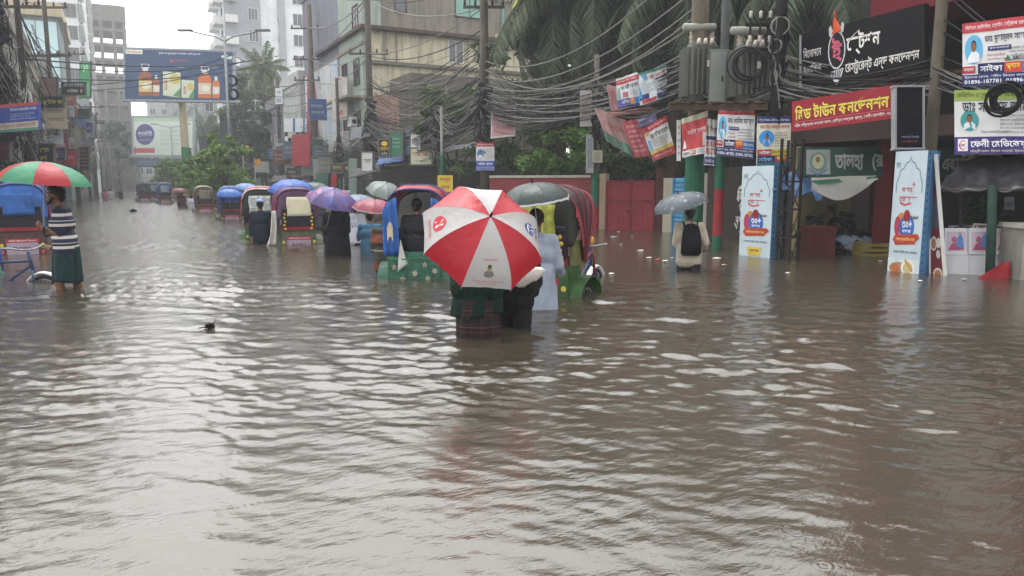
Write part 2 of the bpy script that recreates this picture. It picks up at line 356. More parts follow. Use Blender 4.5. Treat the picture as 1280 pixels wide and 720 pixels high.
def water():
    ang = np.concatenate([np.linspace(-180, -44, 40)[:-1], np.linspace(-44, 44, 640), np.linspace(44, 180, 40)[1:-1]])
    r = [.25, .6, 1., 1.4, 1.75]
    while r[-1] < 1500:
        d = r[-1]; r.append(d+max(.007, min(d*d/924/1.4*1.25, d*.06)))
    r = np.array(r); A, Rr = np.meshgrid(np.radians(ang)+YAW, r); x = Rr*np.sin(A); y = Rr*np.cos(A)
    big = spectrum(512, 9.1, .12, .62, 1, direction=R(62)); fine = spectrum(512, 4.3, .06, .25, 2, direction=R(62)); patch = spectrum(128, 40., 3., 12, 3)
    ca, sa = math.cos(.28), math.sin(.28)
    xr, yr = x*ca-y*sa, x*sa+y*ca
    amp = np.clip(1+.6*sample(patch, 40., x, y), .25, 2)*np.clip(1.15-(x-3.0)/6, .32, 1.1)
    z = amp*(.0038*sample(big, 9.1, x, y)+.0030*sample(big, 9.1*.77, xr, yr))
    z += amp*.0021*sample(fine, 4.3, xr, yr)*np.clip(1.6-Rr/14, 0, 1)
    for (wx, wy, a, reach) in WAKES:
        d = np.hypot(x-wx, y-wy); z += a*np.exp(-(d/reach)**2)*np.cos(d*2*PI/.23)*np.clip((d-.1)/.2, 0, 1)
    rg = random.Random(5)
    for _ in range(60):                     # rain rings
        rr = 1.9+6*rg.random()**1.6; aa = YAW+R(rg.uniform(-38, 38)); px, py = rr*math.sin(aa), rr*math.cos(aa); rad = rg.uniform(.008, .05)
        d = np.hypot(x-px, y-py); z += .0016*np.exp(-((d-rad)/.012)**2)*np.cos((d-rad)*2*PI/.018)*(d < .25)
    z *= np.clip(1-(Rr-55)/120, 0, 1)
    nr, na = x.shape; V = np.stack([x, y, z], -1).reshape(-1, 3)
    idx = np.arange(nr*na).reshape(nr, na); a = idx[:-1, :]; b = np.roll(idx, -1, 1)[:-1, :]; c = np.roll(idx, -1, 1)[1:, :]; d = idx[1:, :]
    Fq = np.stack([a, d, c, b], -1).reshape(-1, 4)
    V = np.concatenate([V, [[0, 0, 0]]]); tri = [(nr*na, int(idx[0, k]), int(idx[0, (k+1) % na])) for k in range(na)]
    me = bpy.data.meshes.new('flood_water'); nv = len(V); nf = len(Fq)
    me.vertices.add(nv); me.vertices.foreach_set('co', V.ravel()); me.loops.add(nf*4+len(tri)*3)
    me.loops.foreach_set('vertex_index', np.concatenate([Fq.ravel(), np.array(tri).ravel()]))
    me.polygons.add(nf+len(tri)); me.polygons.foreach_set('loop_start', np.concatenate([np.arange(nf)*4, nf*4+np.arange(len(tri))*3]))
    me.polygons.foreach_set('loop_total', np.concatenate([np.full(nf, 4), np.full(len(tri), 3)])); me.update(calc_edges=True)
    me.polygons.foreach_set('use_smooth', [True]*len(me.polygons)); me.validate()
    m, nt, bs, L = newmat('flood_water'); N = nt.nodes
    tc = N.new('ShaderNodeTexCoord')
    n1 = N.new('ShaderNodeTexNoise'); n1.inputs['Scale'].default_value = .5; n1.inputs['Detail'].default_value = 5; L.new(tc.outputs['Object'], n1.inputs['Vector'])
    mx = N.new('ShaderNodeMix'); mx.data_type = 'RGBA'; mx.inputs[6].default_value = (.041, .0335, .0235, 1); mx.inputs[7].default_value = (.060, .050, .036, 1)
    L.new(n1.outputs[0], mx.inputs['Factor']); L.new(mx.outputs[2], bs.inputs['Base Color'])
    ln = N.new('ShaderNodeVectorMath'); ln.operation = 'LENGTH'; L.new(tc.outputs['Object'], ln.inputs[0])      # ripples too small to model far off become roughness
    mr = N.new('ShaderNodeMapRange'); mr.inputs[1].default_value = 6; mr.inputs[2].default_value = 34; mr.inputs[3].default_value = .11; mr.inputs[4].default_value = .15
    L.new(ln.outputs['Value'], mr.inputs[0]); L.new(mr.outputs[0], bs.inputs['Roughness']); bs.inputs['IOR'].default_value = 1.92; bs.inputs['Specular IOR Level'].default_value = .5
    mp = N.new('ShaderNodeMapping'); mp.inputs['Rotation'].default_value = (0, 0, -YAW); mp.inputs['Scale'].default_value = (.7, 1.6, 1); L.new(tc.outputs['Object'], mp.inputs[0])
    n2 = N.new('ShaderNodeTexNoise'); n2.inputs['Scale'].default_value = 7; n2.inputs['Detail'].default_value = 5; n2.inputs['Roughness'].default_value = .6; L.new(mp.outputs[0], n2.inputs['Vector'])
    bp = N.new('ShaderNodeBump'); bp.inputs['Strength'].default_value = .4; bp.inputs['Distance'].default_value = .010
    ms = N.new('ShaderNodeMapRange'); ms.inputs[1].default_value = 9; ms.inputs[2].default_value = 30; ms.inputs[3].default_value = .016; ms.inputs[4].default_value = .06
    L.new(ln.outputs['Value'], ms.inputs[0]); L.new(ms.outputs[0], bp.inputs['Distance'])
    L.new(n2.outputs[0], bp.inputs['Height']); L.new(bp.outputs[0], bs.inputs['Normal'])
    me.materials.append(m); o = bpy.data.objects.new('flood_water', me); C.objects.link(o); structure(o); return o
# ------------------------------------------------------------------ buildings
def win_meshes(w, h, fm, gm, mull=1, bars=0):
    k = ('win', w, h, fm.name, gm.name, mull, bars)
    if k in _m: return _m[k]
    t = .06; f = MB()
    f.bb(-w/2-t, w/2+t, -.05, .06, h, h+t); f.bb(-w/2-t, w/2+t, -.09, .06, -t, 0); f.bb(-w/2-t, -w/2, -.05, .06, 0, h); f.bb(w/2, w/2+t, -.05, .06, 0, h)
    for i in range(mull): x = -w/2+w*(i+1)/(mull+1); f.bb(x-.025, x+.025, -.03, .04, 0, h)
    for i in range(bars): z = h*(i+1)/(bars+1); f.bb(-w/2, w/2, -.035, -.02, z-.012, z+.012)
    a = bpy.data.meshes.new('window'); a.from_pydata(f.v, [], f.f); a.materials.append(fm)
    g = MB().bb(-w/2, w/2, -.004, .02, 0, h); b = bpy.data.meshes.new('pane'); b.from_pydata(g.v, [], g.f); b.materials.append(gm)
    _m[k] = (a, b); return a, b
def put_window(t, face, a, z, pos, w, h, fm=WHITE, gm=GLASS, mull=1, bars=0):
    """face S: wall faces -y at y=pos, a is x.  W: faces -x at x=pos, a is y.  E: faces +x"""
    fa, ga = win_meshes(w, h, fm, gm, mull, bars)
    if face == 'S': A = Matrix.Translation((a, pos-.008, z))
    elif face == 'W': A = Matrix.Translation((pos-.008, a, z)) @ Matrix.Rotation(-PI/2, 4, 'Z')
    else: A = Matrix.Translation((pos+.008, a, z)) @ Matrix.Rotation(PI/2, 4, 'Z')
    A = wmat(t).inverted() @ A
    f = share('window', fa, t, A); share('pane', ga, f, Matrix())
def building(name, label, x0, x1, y0, y1, z1, mat, z0=-.8, cat='building', group=None, trim=None, floors=None):
    t = thing(name, label, cat, ((x0+x1)/2, (y0+y1)/2, z0), group=group)
    MB().bb(x0, x1, y0, y1, z0, z1).build('wall', mat, t)
    m = MB().bb(x0-.12, x1+.12, y0-.12, y1+.12, z1, z1+.18)
    m.bb(x0-.1, x0+.1, y0-.1, y1+.1, z1+.18, z1+.9); m.bb(x1-.1, x1+.1, y0-.1, y1+.1, z1+.18, z1+.9); m.bb(x0+.1, x1-.1, y0-.1, y0+.1, z1+.18, z1+.895)
    m.build('parapet', trim or mat, t)
    if floors:
        for z in floors: MB().bb(x0-.09, x1+.09, y0-.09, y1+.09, z-.09, z+.09).build('floor_band', trim or CONC, t)
    return t
def balcony(t, face, a, z, pos, w, d=1.1, mat=CONC, rail=WHITE, solid=False):
    m = MB(); r = MB()
    def bx(mm, a0, a1, d0, d1, za, zb):
        if face == 'S': mm.bb(a0, a1, pos-d1, pos-d0, za, zb)
        elif face == 'W': mm.bb(pos-d1, pos-d0, a0, a1, za, zb)
        else: mm.bb(pos+d0, pos+d1, a0, a1, za, zb)
    bx(m, a-w/2, a+w/2, .002, d, z-.14, z); o = m.build('balcony', mat, t)
    if solid:
        bx(r, a-w/2, a+w/2, d-.08, d-.003, z+.003, z+.95); bx(r, a-w/2, a-w/2+.08, .003, d-.08, z+.003, z+.948); bx(r, a+w/2-.08, a+w/2, .003, d-.08, z+.003, z+.948)
    else:
        bx(r, a-w/2, a+w/2, d-.06, d-.01, z+.95, z+1.0)
        n = max(3, int(w/.22))
        for i in range(n+1):
            q = a-w/2+.02+(w-.04)*i/n; bx(r, q-.012, q+.012, d-.05, d-.02, z, z+.95)
    r.build('railing', rail, o)
TEAL = M('5f9c8b', .15, .15, 1.5, spec=.8); LB = M('9db6c0', .2, .12, .7, spec=.7)
def right_row():
    # grey raw-concrete block standing back over a cream wall with a stained lean-to below
    t = thing('building', 'cream walled building with stained plaster, dark eaves and a small white window', 'building', (19, 50, 0))
    MB().bb(14.2, 25.5, 45.4, 56, -.8, 10.75).build('wall', wall('c8c0a6', .75), t)
    MB().bb(13.6, 26, 44.8, 56.5, 10.75, 10.95).build('roof', RUST, t)
    MB().bb(13.9, 26, 45.1, 45.395, 8.75, 8.95).build('ledge', CONCD, t)
    p = ony(561, 85, 45.4); put_window(t, 'S', p.x+.5, 9.25, 45.4, .95, 1.3)
    for px in (481, 496): q = ony(px, 60, 45.3); MB().cyl((q.x, 45.3, 8.97), (q.x, 45.3, 10.7), .07).build('drain_pipe', CONC, t)
    t = building('building', 'raw grey cement block with a green glass window rising above the cream wall', 15.2, 24.6, 46.2, 58, 14.4, wall('857d74', .6), floors=(13.7,))
    p = ony(587, 8, 46.2); put_window(t, 'S', p.x, 12.35, 46.2, 2.0, 1.7, RUST, TEAL, 1)
    p = ony(500, -20, 46.2); put_window(t, 'S', p.x, 12.2, 46.2, .7, .9, RUST, GLASS, 0)
    # lower dark house in front of it
    t = building('house', 'low weathered grey house with flat roof and blocked pink doorway below the cream wall', 15.5, 24.5, 41.5, 45.0, 6.9, wall('6b665c', .65))
    p = ony(485, 120, 41.5); MB().bb(p.x-.9, p.x+.6, 41.38, 41.49, 4.2, 6.4).build('doorway', M('a08072', .8, .3), t)
    MB().cyl((17.6, 41.36, 4.2), (17.6, 41.36, 7.4), .06).build('drain_pipe', CONC, t)
    # yellow house right of the grey block
    t = building('building', 'yellow green painted house with wall pipes behind the coconut palms', 27.6, 31.2, 50, 60, 14.5, wall('b3b25e', .12))
    for z in (11.0, 11.8): MB().tube([(27.8, 49.93, z), (29.8, 49.93, z), (29.8, 49.93, z-.7), (31.1, 49.93, z-.7)], .07).build('wall_pipe', M('9a9a55'), t)
    MB().bb(27.4, 31.3, 49.85, 49.995, 12.6, 12.85).build('ledge', M('a5a558'), t)
    t = thing('building', 'small grey rooftop shed with tin eave beside the green glass window', 'building', (26, 49, 11))
    MB().bb(23.4, 27.3, 46.6, 50, 8.6, 11.4).build('wall', wall('a9a6a0', .3), t); MB().bb(23.0, 27.5, 46.3, 50.2, 11.4, 11.55).build('roof', metal('b8b8b4'), t)
    t = thing('air_conditioner', 'white outdoor air conditioner unit on the wall beside the green pipe', 'air conditioner', (26.4, 46.2, 10.2))
    q = ony(627, 52, 46.2); MB().bb(q.x-.5, q.x+.5, 45.8, 46.2, q.z-.4, q.z+.4).build('casing', WHITE, t)
    m = MB().cyl((q.x-.1, 45.79, q.z), (q.x-.1, 45.72, q.z), .3, n=16); m.build('fan_grille', DARK, t)
    q = ony(627, 30, 46.1); MB().cyl((q.x+.1, 46.1, 10.6), (q.x+.1, 46.1, 18), .1).build('drain_pipe', M('6fa39a'), t)
    # street front further down: narrow shop houses, each with its own look
    fr = [(45.6, 51, 13.9, 14.2, '9aa69c', 'pale green corner shophouse with railed verandas and dark openings'),
          (51.1, 61.8, 14.0, 15.6, '7a7a86', 'slate grey shop block with blank upper wall beside the pale green shophouse'),
          (62, 69, 13.6, 9.6, 'b2b4b2', 'low pale shop building behind the red vertical sign'),
          (69.1, 78, 13.8, 8.6, '8a8a90', 'low blue grey plastered shop block with tin shutters'),
          (78.1, 88, 14.6, 7.5, '9a9890', 'plain grey two storey row building behind the palms')]
    for i, (y0, y1, x0, z1, col, lab) in enumerate(fr):
        t = building('shophouse', lab, x0, x0+8 if y0 > 50 else 15.1, y0, y1-.02, z1, wall(col, .45), floors=[3.2*k+.4 for k in range(1, int(z1/3.2))])
        slate = t if i == 1 else slate if i > 1 else None
        for k in range(0, int(z1/3.2)):
            z = 3.2*k+.4; n = max(1, int((y1-y0)/2.3))
            for j in range(n):
                yy = y0+(j+.5)*(y1-y0)/n
                if k == 0:
                    MB().bb(x0-.05, x0-.004, yy-.9, yy+.9, -.4, 2.5).build('shutter', metal('4d5256') if (i+j) % 2 else DARK, t)
                elif (i+j+k) % 4 and not (i == 1 and k > 0): put_window(t, 'W', yy, z+.9, x0, 1.1, 1.5, WHITE if i % 2 else RUST, GLASS, 1)
            if k and i in (0, 2) and k < 3: balcony(t, 'W', (y0+y1)/2, z+.1, x0, y1-y0-.6, 1.0, CONC, WHITE if i != 2 else M('50565c'))
    for j in range(5):
        for k in range(2): MB().bb(13.93, 13.995, 51.6+j*2.0, 53.5+j*2.0, 4.3+k*2.9, 7.05+k*2.9).build('cladding_panel', M(('c9ced2', 'b9c4d2', 'd0d2d2')[(j+k) % 3], .35, .12, 1), slate)
    # tall apartment tower
    t = building('apartment_tower', 'tall white and grey apartment tower with balconies behind the trees', 16, 30, 122, 136, 48, wall('dfe3e4', .12))
    MB().bb(16.02, 21.2, 121.3, 121.99, -.5, 47.9).build('grey_wall', wall('9a9ca2', .12), t)
    q = ony(353, 40, 121.6); MB().bb(q.x-.5, q.x+.5, 121.5, 121.99, -.5, 47.9).build('grey_wall', wall('a4a6ac', .12), t)
    xa = ony(306, 20, 121.2).x; xb = ony(372, 20, 122).x; xc = ony(346, 20, 122).x
    for k in range(5, 14):
        z = 3.15*k+.9
        put_window(t, 'S', xa+1.2, z, 121.3, 1.3, 1.7, WHITE, GLASS, 2); put_window(t, 'S', xb+.3, z, 122, 2.0, 1.7, M('7a6a5c') if k == 12 else WHITE, M('8a5a42') if k == 11 else GLASS, 2)
        put_window(t, 'S', xc+.4, z+.3, 122, .6, .7, WHITE, GLASS, 0)
        balcony(t, 'W', 124.2, z-.6, 16, 3.2, 1.3, WHITE, WHITE, True); balcony(t, 'W', 129, z-.6, 16, 3.2, 1.3, WHITE, WHITE, True)
        put_window(t, 'W', 124.2, z-.3, 16, 1.5, 2.0, RUST, GLASS, 1)
        balcony(t, 'S', 16.9, z-.6, 121.3, 1.7, 1.0, WHITE, WHITE, True)
    # grey slab tower just behind the white panelled shops
    t = building('building', 'low slate grey block with white framed windows below the white tower', 14.8, 22, 88.2, 100, 8.5, wall('85868f', .3), floors=(3.4,))
    for k in range(1, 2):
        for yy in (90, 93, 96, 98.5): put_window(t, 'W', yy, 3.2*k+.5, 14.8, 1.2, 1.5)
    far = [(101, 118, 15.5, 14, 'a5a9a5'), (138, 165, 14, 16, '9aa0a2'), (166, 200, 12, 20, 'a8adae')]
    for y0, y1, x0, z1, col in far:
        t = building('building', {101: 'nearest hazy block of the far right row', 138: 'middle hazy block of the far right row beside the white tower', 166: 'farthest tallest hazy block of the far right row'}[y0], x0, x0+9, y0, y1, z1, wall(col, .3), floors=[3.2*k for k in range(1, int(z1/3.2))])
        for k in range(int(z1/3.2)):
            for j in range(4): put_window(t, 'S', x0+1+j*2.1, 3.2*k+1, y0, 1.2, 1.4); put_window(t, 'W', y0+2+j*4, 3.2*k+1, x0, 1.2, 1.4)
    t = building('building', 'mossy dark apartment block hidden behind the palms and trees', 30.5, 50, 36.5, 48, 10.5, wall('33382c', .5), floors=(3.6, 6.8))  # added dark green backdrop, keeps bright sky from showing through the palms
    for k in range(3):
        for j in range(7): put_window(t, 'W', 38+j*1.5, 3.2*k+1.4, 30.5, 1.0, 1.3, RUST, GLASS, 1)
    t = building('building', 'dark back block seen in slivers behind the black signboard', 24, 40, 14, 30, 9, wall('30322a', .5), floors=(3.6, 6.8))  # second added backdrop, closes the bright gaps around the black signboard
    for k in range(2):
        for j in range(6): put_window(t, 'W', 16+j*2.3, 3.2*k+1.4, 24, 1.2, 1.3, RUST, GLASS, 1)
    rnd = random.Random(8)
    for i, (ax, ay, az, fc) in enumerate(((13.9, 47.6, 5.4, 'W'), (14, 55, 3.6, 'W'), (13.6, 66, 5.2, 'W'), (13.8, 73, 4.6, 'W'), (-3.9, 34.5, 3.9, 'E'), (-3.7, 43, 5.6, 'E'), (-3.8, 54, 4.2, 'E'), (-3.9, 66, 6.6, 'E'), (-3.9, 73, 4.0, 'E'), (-3.6, 84, 5.4, 'E'), (14.8, 94, 5.6, 'W'))):
        t = thing('air_conditioner', 'small outdoor air conditioner unit on the %s facades' % ('right row' if fc == 'W' else 'left row'), 'air conditioner', (ax, ay, az), group='air conditioners on the %s' % ('right row' if fc == 'W' else 'left row')); sg = -1 if fc == 'W' else 1
        MB().obox((ax+sg*.22, ay, az), (.2, 0, 0), (0, .42, 0), (0, 0, .3)).build('casing', WHITE, t); MB().cyl((ax+sg*.2, ay-.425, az), (ax+sg*.2, ay-.44, az), .15, n=12).build('fan_grille', DARK, t)
def left_row():
    lo = [(24, 31, -4.2, 8.6, '9aa0a0', 'light grey plastered building edge behind the cable laden pole'),
          (31.1, 39, -3.9, 6.0, '77706a', 'dark cluttered shop row with signboards under the tangled cables'),
          (39.1, 50, -3.7, 8.2, '8b8780', 'grey shop building with a ledge of potted plants'),
          (50.1, 62, -3.8, 7.2, '8f8478', 'brown plastered shop building crowded with hanging signs'),
          (62.1, 79.5, -3.9, 9.5, '868a86', 'grey green shop building hung with cable loops'),]
    for i, (y0, y1, x1, z1, col, lab) in enumerate(lo):
        t = building('shophouse', lab, x1-9, x1, y0, y1-.02, z1, wall(col, .6), floors=[3.0*k+.3 for k in range(1, int(z1/3)+1) if 3*k+.3 < z1-.4])
        for k in range(int(z1/3.)):
            z = 3.*k+.3; n = int((y1-y0)/2.6)
            for j in range(n):
                yy = y0+(j+.5)*(y1-y0)/n
                if k == 0: MB().bb(x1+.004, x1+.05, yy-1, yy+1, -.5, 2.4).build('shutter', DARK if (i+j) % 3 else metal('5a5f66'), t)
                else: put_window(t, 'E', yy, z+.8, x1, 1.2, 1.4, RUST, GLASS, 1, 3)
        for k in range(1, int(z1/3.)): balcony(t, 'E', (y0+y1)/2+.3*k, 3.*k+.25, x1, (y1-y0)*.55, .9, CONC, RUST if i % 2 else WHITE)
        for j in range(2): put_window(t, 'S', x1-1.6-j*2.4, z1-2.3, y0, 1.3, 1.3, RUST, GLASS, 1, 3)
    # blue glass building with its buff top slab
    t = thing('building', 'pale blue glass fronted building with buff roof slab', 'building', (-8, 85, 0))
    MB().bb(-14, -3.6, 80, 94, -.8, 16.2).build('wall', wall('7f8a8c', .3), t)
    for i in range(6):
        for k in range(3):
            x0 = -13.6+i*1.66; MB().bb(x0, x0+1.58, 79.9, 79.99, 6.6+k*3.1, 9.6+k*3.1).build('glass_panel', M('b4d2d6', .15, .08, .5, spec=.8), t)
    MB().bb(-14.4, -3.2, 79.4, 94.3, 16.2, 17.4).build('roof', wall('b8ac90', .4), t)
    MB().bb(-11, -5, 82, 88, 17.4, 20).build('roof_room', wall('b9bcba', .3), t)
    MB().bb(-9.2, -6.4, 78.6, 79.85, 9.4, 13).build('water_tank_room', wall('66666a', .3), t)
    def tower(label, x0, x1, y0, y1, z1, nwin, wx):
        t = building('apartment_tower', label, x0, x1, y0, y1, z1, wall('d9dcde', .12))
        for k in range(3, int(z1/3.2)):
            z = 3.2*k+.9
            for x in wx: put_window(t, 'S', x, z, y0, 2.1, 1.9, CONC, GLASS, 2, 4)
            for yy in np.linspace(y0+2, y1-2, nwin): put_window(t, 'E', yy, z, x1, 1.6, 1.7, CONC, GLASS, 1)
            MB().bb(x1-.2, x1+.7, y0+.6, y1-.6, z-1.0, z-.85).build('sunshade', WHITE, t)
    tower('tall white apartment tower with grilled windows behind the blue glass building', -12, -3.4, 134, 150, 46, 3, (-4.6, -8.5))
    tower('narrow white tower end with stacked balconies at the far left of the road', -7.5, -2.6, 160, 185, 44, 5, (-4.4,))
    # unfinished concrete frame block at the bend
    t = thing('unfinished_building', 'unfinished grey concrete frame building with open floors at the road bend', 'building', (1, 200, 0))
    for k in range(12): MB().bb(-4, 4.5, 196, 206, 3.3*k+2.8, 3.3*k+3.5).build('floor_slab', CONCD, t)
    MB().bb(-4.05, 4.55, 195.9, 206.1, 38, 41.5).build('roof_wall', CONCD, t)
    for x in (-3.5, -.6, 2.0, 4.1):
        for y in (196.4, 205.4): MB().bb(x-.35, x+.35, y-.3, y+.3, -.5, 39).build('column', CONCD, t)
    MB().bb(-3.9, 4.4, 200, 205, 0, 26).build('wall', wall('9c9a96', .4), t)
    t = thing('lattice_mast', 'thin lattice radio mast on the unfinished building roof', 'mast', (2.4, 199, 41.5)); m = MB()
    for sx, sy in ((-1, -1), (1, -1), (1, 1), (-1, 1)): m.cyl((2.6+sx*.8, 199+sy*.8, 41.5), (2.6+sx*.3, 199+sy*.3, 62), .09, n=5)
    for k in range(12):
        z = 41.5+1.7*k; w = .8-.5*k/12; s = -1 if k % 2 else 1
        for a, b in (((-1, -1), (1, -1)), ((1, -1), (1, 1)), ((1, 1), (-1, 1)), ((-1, 1), (-1, -1))): m.cyl((2.6+a[0]*w, 199+a[1]*w, z), (2.6+b[0]*w*.95, 199+b[1]*w*.95, z+1.7), .055, n=4)
    m.build('lattice', metal('8f9296'), t)
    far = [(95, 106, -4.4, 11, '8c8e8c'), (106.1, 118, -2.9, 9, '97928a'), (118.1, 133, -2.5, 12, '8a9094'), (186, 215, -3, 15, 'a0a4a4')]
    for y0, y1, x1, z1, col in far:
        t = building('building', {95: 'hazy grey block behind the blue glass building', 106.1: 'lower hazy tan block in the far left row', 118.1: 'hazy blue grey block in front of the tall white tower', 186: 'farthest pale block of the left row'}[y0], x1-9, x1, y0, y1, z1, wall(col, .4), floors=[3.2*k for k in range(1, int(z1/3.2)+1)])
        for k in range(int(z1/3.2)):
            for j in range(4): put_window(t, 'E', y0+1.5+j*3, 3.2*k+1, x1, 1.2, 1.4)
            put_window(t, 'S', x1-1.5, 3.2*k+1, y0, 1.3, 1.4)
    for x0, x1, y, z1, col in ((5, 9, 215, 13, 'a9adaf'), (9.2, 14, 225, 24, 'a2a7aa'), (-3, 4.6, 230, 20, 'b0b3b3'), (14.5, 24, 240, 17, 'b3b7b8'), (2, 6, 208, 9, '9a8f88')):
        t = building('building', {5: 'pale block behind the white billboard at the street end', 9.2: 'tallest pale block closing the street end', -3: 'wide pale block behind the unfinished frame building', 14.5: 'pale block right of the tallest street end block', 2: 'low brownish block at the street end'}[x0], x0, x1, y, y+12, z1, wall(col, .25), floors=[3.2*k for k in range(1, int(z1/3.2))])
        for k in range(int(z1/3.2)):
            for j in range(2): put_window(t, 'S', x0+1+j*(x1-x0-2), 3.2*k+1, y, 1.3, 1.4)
# ------------------------------------------------------------------ trees
def leaves(mb, c, rx, ry, rz, n, size, rnd, shell=.55):
    for _ in range(n):
        d = Vector((rnd.gauss(0, 1), rnd.gauss(0, 1), rnd.gauss(0, 1))).normalized(); q = shell+(1-shell)*rnd.random()
        q *= .75+.5*noise.noise(d*2.2+Vector(c)*.37)
        p = Vector((c[0]+d.x*rx*q, c[1]+d.y*ry*q, c[2]+d.z*rz*q)); s = size*rnd.uniform(.6, 1.4)
        a = Vector((rnd.gauss(0, 1), rnd.gauss(0, 1), rnd.gauss(0, .7))).normalized(); b = a.orthogonal().normalized(); b = Quaternion(a, rnd.uniform(0, 6.28)) @ b
        mb.add([p-a*s, p+b*s*.38, p+a*s, p-b*s*.38], [(0, 1, 2, 3)])
BARK = M('4a4036', .9, .35, 5, 3, bump=.4)
def tree(name, label, base, h, blobs, n, size, col, seed, group=None, trunk=.14, col2=None):
    """blobs: (dx,dy,z,rx,rz) relative to the base"""
    t = thing(name, label, 'tree' if trunk > .06 else 'shrub', base, group=group); rnd = random.Random(seed); b = Vector(base)
    m = MB(); top = max(bl[2] for bl in blobs)
    m.tube([b, b+Vector((.05, .03, h*.3)), b+Vector((-.04, .06, top*.75))], [trunk, trunk*.75, trunk*.3], 7)
    for dx, dy, z, rx, rz in blobs: m.tube([b+Vector((0, .03, min(h*.35, z*.6))), b+Vector((dx*.5, dy*.5, z*.75)), b+Vector((dx, dy, z))], [trunk*.5, trunk*.32, trunk*.1], 5)
    m.build('trunk', BARK, t, smooth=True)
    tot = sum(bl[3]**2*bl[4] for bl in blobs); m = MB()
    for dx, dy, z, rx, rz in blobs:
        k = max(60, int(n*rx*rx*rz/tot)); sub = max(3, int(k/90))
        for _ in range(sub):        # clumps inside each lobe leave gaps between them
            d = Vector((rnd.gauss(0, 1), rnd.gauss(0, 1), rnd.gauss(0, 1))).normalized()*rnd.uniform(.45, .95); r = rnd.uniform(.28, .5)
            leaves(m, (b.x+dx+d.x*rx, b.y+dy+d.y*rx, b.z+z+d.z*rz), rx*r, rx*r, rz*r*.8, k//sub, size, rnd, .3)
    m.build('crown', leafmat(col, name, col2), t); return t
def frond_mesh(L, droop, seed, col, nl=56):
    rnd = random.Random(seed); m = MB(); P = []
    for i in range(15):
        s = i/14; P.append(Vector((L*(s-.22*droop*s*s*s), 0, L*(.42*s-droop*.95*s*s))))
    m.tube(P, [.045*(1-.85*i/14)+.006 for i in range(15)], 5)
    for i in range(nl):
        s = .12+.87*i/nl; k = min(int(s*14), 13); p = P[k].lerp(P[k+1], s*14-k); T = (P[k+1]-P[k]).normalized()
        ln = L*.24*(math.sin(PI*min(1, s*.85+.12))**.6)*rnd.uniform(.8, 1.1)
        for sd in (-1, 1):
            d = (Vector((T.x*.35, sd*.62, T.z*.35-.55*rnd.uniform(.6, 1.5)))).normalized(); wv = T*.023*(L/3)
            q = p+d*ln*.55+Vector((0, 0, -.02)); e = p+d*ln+Vector((0, 0, -ln*.25))
            m.add([p-wv, p+wv, q+wv*.9, e, q-wv*.9], [(0, 1, 2, 3, 4)])
    me = bpy.data.meshes.new('frond'); me.from_pydata(m.v, [], m.f); me.materials.append(leafmat(col, 'palm')); return me
_fr = {}
def palm(label, base, h, lean, nf, L, seed, col='525c48', group=None):
    t = thing('coconut_palm', label, 'palm tree', base, group=group); rnd = random.Random(seed); b = Vector(base); top = b+Vector((lean[0], lean[1], h))
    m = MB(); m.tube([b.lerp(top, s)+Vector((lean[0]*.3*(s*s-s), 0, 0)) for s in np.linspace(0, 1, 9)], [.26-.12*s for s in np.linspace(0, 1, 9)], 9); m.build('trunk', M('3a3128', .9, .4, 4, .4, bump=.5), t, smooth=True)
    if (L, col) not in _fr: _fr[L, col] = [frond_mesh(L, d, i, col) for i, d in enumerate((.35, .55, .8, 1.05))]
    for i in range(nf):
        q = i/nf; el = R(75-145*q+rnd.uniform(-8, 8)); az = i*2.39996+rnd.uniform(-.2, .2); k = min(3, int(q*3.99))
        A = wmat(t).inverted() @ Matrix.Translation(top) @ Matrix.Rotation(az, 4, 'Z') @ Matrix.Rotation(-max(el, R(-50))*.75, 4, 'Y') @ Matrix.Scale(rnd.uniform(.8, 1.1), 4)
        share('frond', _fr[L, col][k], t, A)
    m = MB()
    for i in range(9): a = rnd.uniform(0, 6.28); m.sph(top+Vector((math.cos(a)*.28, math.sin(a)*.28, -.35-rnd.random()*.3)), .13, rz=.16, nu=7, nv=5)
    m.build('coconut_cluster', M('6a6a34', .5, .3), t, smooth=True); return t
